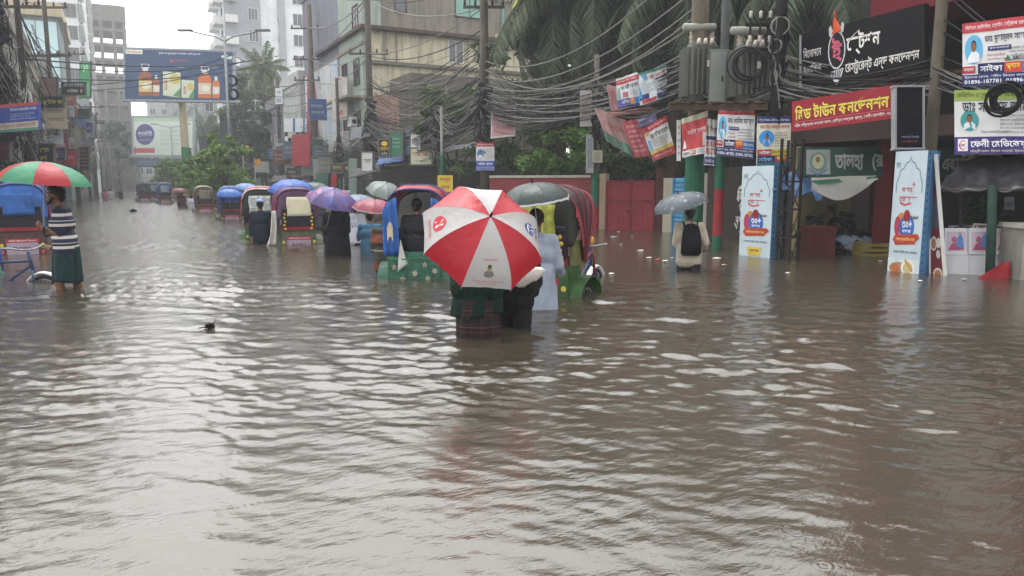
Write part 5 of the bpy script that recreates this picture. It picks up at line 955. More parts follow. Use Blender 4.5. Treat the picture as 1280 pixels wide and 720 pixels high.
# ------------------------------------------------------------------ right-hand walls, gate, pillars, kiosk
def wallseg(name, label, cat, px0, D0, px1, D1, ztop, th, mat, z0=-.7, parent=None):
    a = ground(px0, D0); b = ground(px1, D1); d = b-a; n = Vector((-d.y, d.x, 0)).normalized()
    m = MB().obox((a+b)/2+n*th/2+Vector((0, 0, (z0+ztop)/2)), d/2, n*th/2, (0, 0, (ztop-z0)/2))
    o = m.build(name, mat, parent)
    if parent is None: tag(o, label, cat)
    return a, b, n, o
def right_front():
    g = 'pink boundary wall'
    a, b, n, o = wallseg('boundary_wall', 'faded red boundary wall left of the red gate', 'wall', 612, 24.6, 749, 23.4, 1.62, .2, wall('7e3a3e', .45))
    MB().obox((a+b)/2+n*.1+Vector((0, 0, 1.665)), (b-a)/2, n*.14, (0, 0, .04)).build('coping', wall('a9a49a', .4), o)
    a, b, n, o = wallseg('gate_post', 'cream gate post at the left end of the red gate', 'gate post', 749.5, 23.3, 757, 23.2, 1.75, .3, wall('a5937a', .4))
    # red gate
    a = ground(758, 23.0); b = ground(819, 22.4); d = b-a; nn = Vector((-d.y, d.x, 0)).normalized(); U = d.normalized()
    t = thing('gate', 'wide dark red sheet metal double gate standing in the flood', 'gate', (a+b)/2); gm = M('8c2f3c', .5, .18, 2, stain=.25); gf = M('7a2632', .5, .2)
    for k in range(2):
        c = a+d*(.25+.5*k)
        o = MB().obox(c+Vector((0, 0, .45)), d*.243, nn*.02, (0, 0, 1.08)).build('gate_leaf', gm, t)
        m = MB()
        for s in (-1, 1): m.obox(c+d*.235*s-nn*.04+Vector((0, 0, .45)), U*.03, nn*.02, (0, 0, 1.07))
        for z in (1.5, .93, -.4): m.obox(c-nn*.042+Vector((0, 0, z)), d*.22, nn*.021, (0, 0, .028))
        m.build('gate_frame', gf, o)
        for q in range(1, 4): MB().obox(c+d*(.47*(q/4-.5))-nn*.024+Vector((0, 0, .45)), U*.008, nn*.006, (0, 0, 1.02)).build('rib', gm, o)
    MB().obox(a+d*.47-nn*.05+Vector((0, 0, .6)), U*.05, nn*.025, (0, 0, .02)).build('bolt', DARK, t)
    wallseg('gate_post', 'rusty brown steel post right of the red gate', 'gate post', 820, 22.3, 829, 22.2, 1.9, .2, M('4f2c28', .7, .3))
    wallseg('boundary_wall', 'short cream and yellow wall piece between the gate and blue door', 'wall', 829.3, 22.1, 842, 21.8, 1.6, .2, wall('b5b09c', .35))
    # blue slatted door
    a = ground(842.6, 21.7); b = ground(857, 21.3); d = b-a; nn = Vector((-d.y, d.x, 0)).normalized(); U = d.normalized()
    t = thing('door', 'light blue slatted door behind the flowered umbrella', 'door', (a+b)/2)
    MB().obox((a+b)/2+nn*.05+Vector((0, 0, .5)), d/2, nn*.03, (0, 0, 1.1)).build('backing', M('3f7fa8', .5, .2), t)
    for k in range(16): MB().obox((a+b)/2+Vector((0, 0, -.35+.125*k)), d*.44, nn*.025+Vector((0, 0, .012)), (0, 0, .045)).build('slat', M('5a9cc4', .5, .15), t)
    for q in (a+d*.03, b-d*.03): MB().obox(q-nn*.005+Vector((0, 0, .5)), U*.03, nn*.05, (0, 0, 1.1)).build('frame', M('4a86ac', .5), t)
    wallseg('boundary_wall', 'grey plaster wall piece between the blue door and graffiti wall', 'wall', 857.5, 21.2, 884, 20.2, 1.72, .2, wall('a19c94', .5))
    a, b, n, o = wallseg('graffiti_wall', 'dark wall with white painted graffiti beside the painted pole', 'wall', 884.5, 20, 1002, 16.8, 1.85, .2, wall('3c3632', .4))
    ga = atd(899, 293, 18.9); L = (b-a).normalized(); P0 = quadP(ga-n*.55, ga+L*.75-n*.55, ga+L*.75-n*.55+Vector((0, 0, 1.35)), ga-n*.55+Vector((0, 0, 1.35)))
    base = a+L*((ga-a).dot(L)); P = quadP(Vector((base.x, base.y, .03))-n*.004, Vector((base.x, base.y, .03))+L*.62-n*.004, Vector((base.x, base.y, 1.35))+L*.62-n*.004, Vector((base.x, base.y, 1.35))-n*.004)
    pr = Print(P); gw = M('c9c8c4', .7, .2)
    for st, u0, u1, v0, v1 in (('নিত', .1, .95, .72, 1), ('এক', .3, .85, .5, .68), ('মজুরি', .05, .9, .28, .47), ('পাঠাও', .3, .95, .06, .25)): pr.text(st, u0, v0, u1, v1, gw, .045)
    pr.line([(.1, .75), (.2, .98), (.5, 1.05), (.4, .72), (.25, .62)], .05, gw); pr.line([(0, .3), (.15, .2), (.2, .42)], .05, gw); pr.build(o)
    # two temporary gate pillars
    white = M('bccbd2', .5, .08, 1.5, stain=.14); blue = M('4f7fa8', .5, .12, 2)
    def pillar(label, xa, y0, y1, x1, zt, low):
        t = thing('gate_pillar', label, 'pillar', ((xa+x1)/2, (y0+y1)/2, -.6))
        MB().bb(xa, x1, y0, y1, -.6, zt).build('box', blue, t)
        P = quadP((xa-.006, y1, -.6), (xa-.006, y0, -.6), (xa-.006, y0, zt), (xa-.006, y1, zt)); o = MB().slab(P, 2, 2, .005).build('front_panel', white, t)
        v = lambda z: (z+.6)/(zt+.6)
        pr = Print(P); ac = M('5a8084', .6, .05); H_ = zt+.6
        arch = [(.10, v(zt*.74)), (.16, v(zt*.79)), (.2, v(zt*.845)), (.30, v(zt*.86)), (.36, v(zt*.90)), (.46, v(zt*.915)), (.5, v(zt*.955)), (.54, v(zt*.915)), (.64, v(zt*.90)), (.70, v(zt*.86)), (.8, v(zt*.845)), (.84, v(zt*.79)), (.9, v(zt*.74))]
        pr.line([(.1, v(zt*.66))]+arch+[(.9, v(zt*.66))], .007, ac, .8/H_)
        rd = M('b8585c', .5, .08)
        pr.text('নারায়ে', .28, v(zt*.66), .72, v(zt*.72), rd, .03).text('মোবারক', .22, v(zt*.585), .78, v(zt*.65), rd, .03); pr.poly([(.6, v(zt*.72)), (.64, v(zt*.75)), (.7, v(zt*.72))], rd); pr.line([(.25, v(zt*.58)), (.4, v(zt*.56)), (.6, v(zt*.575))], .014, rd, .8/H_)
        pr.ell(.33, v(zt*.40), .16, .085*2.2/H_, M('c87a34')).ell(.22, v(zt*.385), .1, .07*2.2/H_, M('a03a54')).ell(.52, v(zt*.375), .23, .1*2.2/H_, M('3a62a8')).ell(.5, v(zt*.47), .1, .045*2.2/H_, M('8a2a2c'))
        pr.text('৩০+', .37, v(zt*.37), .68, v(zt*.43), M('d6dce6'), .03).text('বছর', .38, v(zt*.33), .66, v(zt*.355), M('d6dce6'), .02).text('১৯৯৩', .64, v(zt*.445), .86, v(zt*.475), M('4a2a24'), .02)
        pr.poly([(.1, v(zt*.27)), (.16, v(zt*.31)), (.88, v(zt*.325)), (.95, v(zt*.29)), (.84, v(zt*.265)), (.8, v(zt*.24)), (.2, v(zt*.225))], M('a8402c')).text('আন্তর্জাতিক মান', .22, v(zt*.255), .8, v(zt*.295), M('e0b870'), .02)
        pr.text('আমরা আছি পাশে সবসময়', .14, v(zt*.155), .9, v(zt*.185), M('3a4a5c'), .014)
        pr.text('আল মদিনা', .06, v(zt*.86), .2, v(zt*.93), ac, .004)
        if low:
            pr.rect(.0, v(-.04), 1, v(zt*.115), M('c2ccce')); pr.ell(.35, v(.06), .3, .04, M('9a7a5a')).ell(.25, v(.05), .12, .03, M('b0623c')).ell(.65, v(.08), .22, .055, M('d6d6d2')).ell(.65, v(.08), .15, .035, M('b8a878')).line([(.55, v(.2)), (.8, v(.03))], .02, M('b08a4c'), .8/H_)
        else:
            pr.poly([(.3, v(.02)), (.68, v(.02)), (.74, v(.19)), (.26, v(.19))], M('c9b04a')).text('গুলশান', .33, v(.07), .66, v(.15), M('6a3a2c'), .02)
        pr.build(t)
        m = MB()       # blue side is dotted with small stars
        for j in range(2):
            for k in range(16):
                c = Vector((xa+.05+(x1-xa-.1)*j, y0-.004, .05+k*(zt-.1)/15+.03*j)); m.obox(c, (.012, 0, .012), (0, .002, 0), (-.012, 0, .012))
        m.build('star_dots', M('2c5070', .5, .1), t); return t
    pillar('white campaign gate pillar on the left of the entrance with yellow badge at its foot', 11.0, 10.15, 10.95, 11.24, 1.76, False)
    pillar('white campaign gate pillar on the right of the entrance with food picture at its foot', 11.15, 7.24, 7.78, 11.46, 1.93, True)
    # leaning maroon panel beside the right pillar
    P = quadP(atd(1163, 350, 11.75), atd(1181, 350, 11.5), atd(1169, 194, 11.5), atd(1163, 200, 11.75)); board('leaning_panel', 'maroon panel with round food pictures in a white frame leaning at the right pillar', 'signboard', P, M('6a2430', .5, .15), [('r', .1, .42, .9, .62, '4a4a50'), ('e', .3, .3, .28, .06, 'c9c2b8'), ('e', .3, .3, .2, .042, '9a7050'), ('e', .72, .3, .2, .042, 'c9c2b8'), ('e', .65, .21, .16, .035, 'c0b8ac'), ('e', .55, .04, .34, .06, 'c9c2b8'), ('e', .55, .04, .24, .042, 'a06a4c')], th=.05, frame=WHITE, fw_=.022, nu=2)
    # red restaurant building over the recessed entrance
    t = thing('restaurant_building', 'dark red restaurant building with open floors behind the black signboard', 'building', (17, 8, 0)); rw = wall('6e262d', .45)
    MB().bb(12.85, 22, 2, 9.7, 4.5, 7.4).build('wall', rw, t); MB().bb(12.75, 22, 1.9, 11.9, 2.25, 2.6).build('floor_slab', wall('5a4a48', .4), t); MB().bb(12.7, 22, 1.9, 9.8, 7.4, 7.7).build('roof', wall('6a2a30', .3), t)
    for y in (3, 6.1, 9.2): MB().bb(12.86, 13.2, y, y+.35, 2.6, 4.5).build('column', rw, t)
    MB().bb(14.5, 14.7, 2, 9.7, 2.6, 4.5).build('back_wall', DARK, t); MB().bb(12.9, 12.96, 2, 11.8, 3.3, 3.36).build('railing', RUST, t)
    for y in np.arange(2.4, 11.6, .55): MB().bb(12.91, 12.95, y, y+.03, 2.6, 3.3).build('baluster', RUST, t)
    for y in (4.2, 7.2): put_window(t, 'W', y, 5.1, 12.85, 1.3, 1.3, RUST, GLASS, 1)
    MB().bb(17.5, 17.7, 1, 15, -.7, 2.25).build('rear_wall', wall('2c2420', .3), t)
    for y in (6.2, 9.4): MB().bb(13.4, 13.75, y, y+.35, -.7, 2.25).build('column', wall('5e2024', .3), t)
    # entrance interior: yellow side wall
    wallseg('side_wall', 'stained yellow wall inside the flooded entrance', 'wall', 1000, 15.6, 1064, 17.6, 2.2, .15, wall('b8a878', .45))
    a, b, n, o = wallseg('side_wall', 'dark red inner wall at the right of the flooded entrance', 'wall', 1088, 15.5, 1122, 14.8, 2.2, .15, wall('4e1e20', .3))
    c = ground(1026, 14.9); t = thing('crate', 'red brown wooden box standing at the left of the flooded entrance', 'box', c)
    MB().obox(c+Vector((0, 0, .03)), rt*.28, Vector((-rt.y, rt.x, 0))*.2, (0, 0, .5)).build('carcass', M('58231e', .7, .25, 4), t)
    MB().obox(c+Vector((0, 0, .55)), rt*.3, Vector((-rt.y, rt.x, 0))*.22, (0, 0, .02)).build('lid', M('602a22', .7, .25, 4), t)
    for k in range(4): MB().obox(c-Vector((-rt.y, rt.x, 0))*.205+rt*(k-1.5)*.14+Vector((0, 0, .05)), rt*.064, Vector((-rt.y, rt.x, 0))*.008, (0, 0, .47)).build('plank', M('5a2520', .7, .3, 5), t)
    rnd = random.Random(9); m = MB(); c = ground(1046, 15.2); 
    for k in range(70):
        p = c+rt*rnd.uniform(-.55, .6)+Vector((-rt.y, rt.x, 0))*rnd.uniform(-.2, .4); p.z = rnd.uniform(.0, .95)*(1-abs((p-c).dot(rt))*.7)
        d = Vector((rnd.gauss(0, 1), rnd.gauss(0, 1), rnd.gauss(0, .8))).normalized()*rnd.uniform(.08, .24); m.obox(p, d, d.orthogonal().normalized()*.04, d.cross(d.orthogonal()).normalized()*.03)
    tag(m.build('scrap_heap', BLACK), 'black heap of broken chairs and scrap in the flooded entrance', 'scrap', None, 'stuff')
    for i, (px, D, w, h, z, lab) in enumerate(((1072, 15.2, .55, .17, .22, 'blue grey sack lying on top in the flooded entrance'), (1088, 15.0, .45, .15, .12, 'pale grey sack low at the right in the flooded entrance'))):
        c = ground(px, D); m = MB(); rings = []
        for j in range(9):
            u = j/8*2-1; r_ = (1-abs(u)**3)*.9+.1; rings.append([c+rt*u*w+Vector((-rt.y, rt.x, 0))*math.cos(q/12*2*PI)*.25*r_+Vector((0, 0, z+h*r_*math.sin(q/12*2*PI)*(1+.2*math.sin(j*2+q)))) for q in range(12)])
        m.loft(rings); tag(m.build('sack', cloth('8390a4' if i == 0 else '8d8f94'), None, smooth=True), lab, 'sack')
    c = ground(1094, 14.6); t = thing('plastic_crate', 'dull yellow plastic crate half under water in the entrance', 'crate', c); n = Vector((-rt.y, rt.x, 0)); ym = M('84783a', .6, .25)
    for s in (-1, 1):
        for z in (.02, .12, .22): MB().obox(c-n*.2*s+Vector((0, 0, z)), rt*.27, n*.012, (0, 0, .033)).build('slat', ym, t)
        MB().obox(c+rt*.27*s+Vector((0, 0, .1)), rt*.012, n*.19, (0, 0, .16)).build('end_panel', ym, t)
    # steel lattice legs between the left pillar and the entrance
    t = thing('lattice_tower', 'dark steel lattice tower leg beside the left gate pillar', 'steel tower', ground(985, 13.9)); st = M('2a2624', .6, .3, metal=.3)
    L_ = [ground(975, 13.9), ground(991, 13.6), ground(1001, 14.0), ground(983, 14.4)]
    for p in L_: MB().cyl(p+Vector((0, 0, -.5)), p+Vector((0, 0, 2.25)), .032, n=6).build('leg', st, t)
    for a, b in ((0, 1), (1, 2), (2, 3), (3, 0)):
        for k in range(4):
            z = -.1+.52*k; MB().cyl(L_[a]+Vector((0, 0, z)), L_[b]+Vector((0, 0, z)), .016, n=5).build('rung', st, t); MB().cyl(L_[a]+Vector((0, 0, z)), L_[b]+Vector((0, 0, z+.52)), .012, n=5).build('brace', st, t)
    # kiosk with tarp roof, counter of boxes, railing
    t = thing('kiosk', 'street kiosk with sagging black tarpaulin roof and leaning green post', 'kiosk', ground(1240, 11.4))
    Q = quadP(atd(1172, 238, 11.9), atd(1330, 236, 10.6), atd(1330, 190, 12.4), atd(1200, 199, 13.2)); w = ripple(.035, 1, 16, 11)
    MB().slab(lambda u, v, h: Q(u, v, h)+Vector((0, 0, w(u, v)+.02*math.sin(31*u+9*v)-.10*math.sin(3*PI*u)**2*math.sin(PI*v))), 40, 16, .02).build('tarpaulin_roof', M('3c3c40', .35, .5, 5, spec=.6, bump=.5), t, smooth=True)
    MB().cyl(atd(1237, 362, 11.3), atd(1241, 232, 11.3), .065, n=10).build('post', M('20392f', .7, .35, 8), t, smooth=True)
    MB().cyl(atd(1172, 238, 11.95), atd(1330, 236, 10.65), .025).build('eave_pole', M('4a4038'), t); MB().cyl(atd(1200, 330, 13), atd(1202, 202, 13), .03).build('post', M('2a2a2a'), t)
    rnd = random.Random(4); m = MB(); c = atd(1222, 193, 12.6)
    for k in range(16): p = [c+Vector((rnd.uniform(-.35, .35), rnd.uniform(-.2, .2), rnd.uniform(-.02, .1)))+Vector((q*.08, 0, 0)) for q in range(4)]; m.tube(p, .02, 5)
    tag(m.build('rope_heap', M('8a7458', .9, .3)), 'tangled brown rope lying on the tarpaulin roof', 'rope', None, 'stuff')
    P = facing(1176, 317, 1262, 345, 11.75, 11.4); t = board('counter', 'low white counter standing in the water under the tarpaulin', 'counter', P, M('bfc0c4', .5, .12), [('l', [(.0, .93), (1, .93)], .02, '9a9ca0'), ('l', [(.42, .02), (.42, .9)], .012, 'a0a2a6')], th=.5, nu=3, nv=2, sheet='front_panel')
    for i, (px, lab) in enumerate(((1181, 'leftmost white box with pink and blue picture on the kiosk counter'), (1211.5, 'middle white box with pink and blue picture on the kiosk counter'), (1242, 'rightmost white box with pink and blue picture on the kiosk counter'))):
        D = 11.72-.15*i
        P = facing(px, 285, px+28, 317.5, D, D-.07); board('carton', lab, 'box', P, M('c6c6cb', .5, .06), [('r', .1, .1, .9, .86, 'b9a9b8'), ('p', [(.15, .15), (.85, .15), (.8, .35), (.55, .45), (.3, .4)], '9a4a68'), ('p', [(.5, .3), (.85, .2), (.8, .6), (.7, .8), (.58, .65)], '4f7ab0'), ('e', .42, .55, .13, .12, 'a05a7a'), ('e', .68, .78, .06, .06, '8a7a8a'), ('l', [(.15, .75), (.4, .72)], .04, 'c9a0a8')], th=.25, nu=2, nv=2, sheet='box')
    a = atd(1213, 299, 12.1); P = quadP(atd(1213, 293, 12), atd(1236, 293, 11.9), atd(1238, 280, 12.1), atd(1217, 279, 12.2)); board('carton', 'flat open box of papers leaning above the counter', 'box', P, M('c0bcb8', .5, .1), [('r', .1, .15, .9, .85, '6a6460'), ('r', .2, .2, .35, .8, 'b8a8a0'), ('r', .5, .3, .62, .8, 'a05a54'), ('r', .7, .2, .8, .7, 'b0aca8')], th=.08, nu=2, nv=2, sheet='box')
    t = thing('railing', 'thin metal railing behind the kiosk counter', 'railing', ground(1225, 13))
    for py in (283, 291): MB().cyl(atd(1186, py, 13.2), atd(1285, py-2, 12.4), .014).build('rail', STEEL, t)
    for px in (1190, 1215, 1240, 1265): MB().cyl(atd(px, 330, 13.1-.008*(px-1190)), atd(px, 282, 13.1-.008*(px-1190)), .016).build('baluster', STEEL, t)
    P = quadP(atd(1214, 352, 11.25), atd(1263, 352, 11.1), atd(1262, 327, 11.1), atd(1254, 328, 11.15)); tag(MB().slab(lambda u, v, h: P(u, v, h)+P.N*.02*math.sin(6*u+3*v), 8, 5, .012).build('red_cloth', cloth('8c1d24', .6), None, smooth=True), 'bright red cloth corner draped against the counter by the green post', 'cloth')
    c = ground(1289, 11.0); n = Vector((-rt.y, rt.x, 0)); t = thing('metal_chest', 'rust streaked grey metal chest at the right frame edge', 'chest', c)
    MB().obox(c+Vector((0, 0, .2)), rt*.22, n*.25, (0, 0, .57)).build('body', M('8d8a82', .5, .25, 3, 1, .3, stain=.7), t); MB().obox(c+Vector((0, 0, .80)), rt*.25, n*.28, (0, 0, .035)).build('lid', M('a3a299', .5, .2, 3, stain=.4), t)
    for k in range(2): MB().obox(c-n*.256+rt*(k-.5)*.22+Vector((0, 0, .2)), rt*.10, n*.006, (0, 0, .5)).build('door_panel', M('96938a', .5, .25, 3, stain=.6), t)
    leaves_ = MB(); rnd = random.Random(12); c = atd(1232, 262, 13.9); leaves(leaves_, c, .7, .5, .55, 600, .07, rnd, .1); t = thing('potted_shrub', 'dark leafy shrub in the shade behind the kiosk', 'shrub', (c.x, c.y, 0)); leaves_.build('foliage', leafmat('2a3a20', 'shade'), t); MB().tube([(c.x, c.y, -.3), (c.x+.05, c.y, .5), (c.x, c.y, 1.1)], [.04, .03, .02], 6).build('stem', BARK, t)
    P = facing(1256, 246, 1268, 262, 13.6); board('notice', 'small pale picture hanging in the dark behind the kiosk', 'notice', P, M('8a8a8a'), [('r', .15, .2, .85, .6, '5a6a7a')], th=.02, nu=1, nv=1)
    # dark shops under the trees, right row, with awnings
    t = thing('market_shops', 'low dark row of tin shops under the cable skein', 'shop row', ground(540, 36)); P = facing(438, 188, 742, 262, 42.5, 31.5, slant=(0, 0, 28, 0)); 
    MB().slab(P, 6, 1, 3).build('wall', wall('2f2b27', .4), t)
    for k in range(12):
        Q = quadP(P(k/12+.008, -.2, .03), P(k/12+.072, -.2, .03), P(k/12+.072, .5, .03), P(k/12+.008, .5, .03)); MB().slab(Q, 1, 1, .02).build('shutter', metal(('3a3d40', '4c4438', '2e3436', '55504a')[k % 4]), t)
    def awn(px0, py0, px1, py1, D, lab, mat, slope):
        a, b = atd(px0, py0, D), atd(px1, py1, D*.97); n = Vector((-rt.y, rt.x, 0)); Q = quadP(a-n*1.1, b-n*1.1, b+Vector((0, 0, slope)), a+Vector((0, 0, slope))); w = ripple(.03, px0, 11, 7)
        tag(MB().slab(lambda u, v, h: Q(u, v, h)+Vector((0, 0, w(u, v))), 12, 5, .03).build('awning', mat, None, smooth=True), lab, 'awning')
    awn(474, 207, 508, 201, 38, 'blue tarpaulin awning over the dark shop under the cream board', thin('4a6fa8', .2), .35)
    awn(440, 224, 482, 214, 39, 'sagging black awning behind the grey umbrella', M('2a2a2c', .6), .5)
    awn(552, 192, 598, 186, 34.5, 'pale tin awning sheet beside the big wrapped pole', metal('5f6162', .8), .3)
    awn(441, 178, 468, 172, 43, 'pale tin awning left of the cream building pole', metal('5f6264', .8), .8)
    awn(342, 228, 398, 222, 60, 'dark awning strip below the wide dark shop sign', M('2e2a2a'), .5)
    for (px0, py0, px1, py1, D, lab, col) in ((414, 218, 421, 236, 43, 'small red door panel beside the green pole', '9a2a30'), (396, 216, 410, 238, 50, 'dark green shop column beside the tan pole', '3f6a5a'), (436, 198, 446, 240, 40, 'pale grey green column at the market front', '7f8f86')): 
        P = facing(px0, py0, px1, py1+8, D); tag(MB().slab(P, 1, 1, .3).build('column' if 'column' in lab else 'door', wall(col, .3)), lab, 'column' if 'column' in lab else 'door')
    for i, (px, py0, D, col, lab) in enumerate(((303, 182, 60, 'c9a23c', 'yellow flag on a short post above the median hedge'), (318, 199, 62, 'c98a2c', 'orange flag on a pale post right of the median hedge'))):
        a = atd(px, py0, D); t = thing('flag', lab, 'flag', (a.x, a.y, 0)); MB().cyl((a.x, a.y, -.3), (a.x, a.y, a.z+.1), .05).build('post', M('b0a890'), t)
        Q = quadP(a-Vector((0, 0, .55)), a+rt*.55-Vector((0, 0, .6)), a+rt*.5, a); MB().slab(Q, 4, 3, .02).build('cloth', cloth(col), t)
# ------------------------------------------------------------------ umbrellas
def umbrella(label, c, axis, Rad, h, cols, roll=0., handle=.62, panel_fn=None, group=None, trim=None):
    """c: centre of the rim circle; axis points from the rim plane out through the tip"""
    ax = Vector(axis).normalized(); q = Vector((0, 0, 1)).rotation_difference(ax); A = Matrix.Translation(Vector(c)) @ q.to_matrix().to_4x4() @ Matrix.Rotation(roll, 4, 'Z')
    t = thing('umbrella', label, 'umbrella', group=group, mat=A); n = 8
    def prof(s): return Rad*math.sin(s*1.32)/math.sin(1.32), h*(math.cos(s*1.32)-math.cos(1.32))/(1-math.cos(1.32))
    def P(k):
        def f(u, v, hh=0.):                       # u across the panel, v from rim (0) to apex (1)
            s = 1-v; a = (k+u-.5)*2*PI/n; r, z = prof(max(s, 1e-3)*(1-.045*math.sin(PI*u)*s**6)); b = (u-.5)*2*PI/n
            r *= math.cos(PI/n)/math.cos(b)*(1-.0*s)
            p = Vector((r*math.cos(a), r*math.sin(a), z-.04*Rad*math.sin(PI*u)*s+.004*math.sin(u*PI*5+k*2.1)*math.sin(PI*u)*s**3+.004*noise.noise(Vector((u*4+k*7, v*5, Rad*9))))); nn = Vector((math.cos(a)*.6*s, math.sin(a)*.6*s, 1)).normalized(); return p+nn*hh
        f.N = Vector((0, 0, 1)); return f
    for k in range(n):
        f = P(k); o = MB().grid(lambda u, v: f(u, v*.985), 6, 9).build('canopy_panel', thin(*cols[k % len(cols)]) if isinstance(cols[k % len(cols)], tuple) else thin(cols[k % len(cols)]), t, smooth=True, world=False)
        if panel_fn and k in panel_fn:
            pr = Print(f); panel_fn[k](pr); 
            if pr.a.f: pr.a.build('printed_emblem', pr.am, o, world=False)
            if pr.t.f: pr.t.build('lettering', pr.tm, o, world=False)
        if trim: MB().grid(lambda u, v: f(u, v*.07, .004), 6, 1).build('edge_trim', thin(trim), o, world=False)
        a = (k-.5)*2*PI/n; m = MB().tube([Vector((prof(s)[0]*math.cos(a), prof(s)[0]*math.sin(a), prof(s)[1]-.012)) for s in np.linspace(.03, 1.02, 8)], .0035, 5); rb = m.build('rib', STEEL, t, world=False)
        r5, z5 = prof(.5); MB().cyl((0, 0, h*.38), (r5*math.cos(a), r5*math.sin(a), z5-.015), .003, n=4).build('stretcher', STEEL, rb, world=False)
    MB().cyl((0, 0, -handle), (0, 0, h+.01), .006, n=6).build('shaft', STEEL, t, world=False)
    MB().cyl((0, 0, h-.005), (0, 0, h+.055), .012, .006, n=8).build('ferrule', BLACK, t, world=False)
    MB().tube([(0, 0, -handle+.05), (0, 0, -handle-.03), (.02, 0, -handle-.07), (.05, 0, -handle-.08), (.075, 0, -handle-.05)], .013, 8).build('handle', BLACK, t, smooth=True, world=False); return t
# ------------------------------------------------------------------ people
def remesh(m, name, mats, parent, vox, smooth_it=3, fold=0., matfn=None, seed=0):
    me = bpy.data.meshes.new('tmp'); me.from_pydata([tuple(v) for v in m.v], [], m.f); o = bpy.data.objects.new('tmp', me); TS.collection.objects.link(o)
    md = o.modifiers.new('r', 'REMESH'); md.mode = 'VOXEL'; md.voxel_size = vox; md.use_smooth_shade = True
    ms = o.modifiers.new('s', 'SMOOTH'); ms.iterations = smooth_it; ms.factor = .5
    TV.update(); dg = TV.depsgraph; dg.update(); nm = bpy.data.meshes.new_from_object(o.evaluated_get(dg)); bpy.data.objects.remove(o); bpy.data.meshes.remove(me)
    if fold:
        for v in nm.vertices:
            p = v.co; f = noise.noise(Vector((p.x*13+seed, p.y*13, p.z*4.5)))+.6*noise.noise(Vector((p.x*24, p.y*24+seed, p.z*15))); v.co = p+v.normal*fold*f
    nm.name = name; nm.materials.clear()
    for x in (mats if isinstance(mats, (list, tuple)) else [mats]): nm.materials.append(x)
    nm.polygons.foreach_set('use_smooth', [True]*len(nm.polygons))
    if matfn:
        for p in nm.polygons: p.material_index = matfn(p.center)
    nm.update(); r = bpy.data.objects.new(name, nm); C.objects.link(r); r.parent = parent; _wm[r.name] = wmat(parent); return r
SKIN = M('6a4630', .5, .12, 12, spec=.35); HAIR = M('0d0b0a', .5, .3, 30)
def hand(m, w, d, pal, side, curl, sc=1.):
    """palm plus five separate fingers; d along the hand, pal palm normal, side toward the thumb"""
    w, d, pal = Vector(w), Vector(d).normalized(), Vector(pal); s = d.cross(pal).normalized()*side; pal = s.cross(d).normalized()*side
    kn = []
    for i in range(4):
        k = w+d*(.088-.004*abs(i-1.2))*sc+s*(.033-.022*i)*sc; m.cap(w+d*.01+s*(.018-.012*i)*sc, k, .015*sc, .0125*sc, 8); kn.append(k)
    for i, (k, L) in enumerate(zip(kn, (.072, .08, .074, .058))):
        p = k; dd = Vector(d)+s*(.12-.08*i)
        for j, f in enumerate((.45, .31, .24)):
            ang = curl*(j+.6)*.55; v = (dd*math.cos(ang)+pal*math.sin(ang)).normalized(); q = p+v*L*f*sc; m.cap(p, q, (.0092-.0012*j)*sc, (.0085-.0014*j)*sc, 8); p = q
    p = w+d*.025*sc+s*.03*sc; v = (d*.55+s*.75+pal*.35).normalized(); q = p+v*.042*sc; m.cap(p, q, .0125*sc, .0105*sc, 8); v = (v+d*.6+pal*curl*.5).normalized(); m.cap(q, q+v*.032*sc, .0102*sc, .008*sc, 8)
def elbow_of(sh, wr, bend, l1=.29, l2=.255):
    sh, wr = Vector(sh), Vector(wr); d = wr-sh; L = d.length
    if L > l1+l2-.005: wr = sh+d.normalized()*(l1+l2-.005); d = wr-sh; L = d.length
    a = (l1*l1-l2*l2+L*L)/(2*L); hh = math.sqrt(max(0, l1*l1-a*a)); b = Vector(bend); b = (b-d.normalized()*b.dot(d.normalized())).normalized(); return sh+d.normalized()*a+b*hh, wr
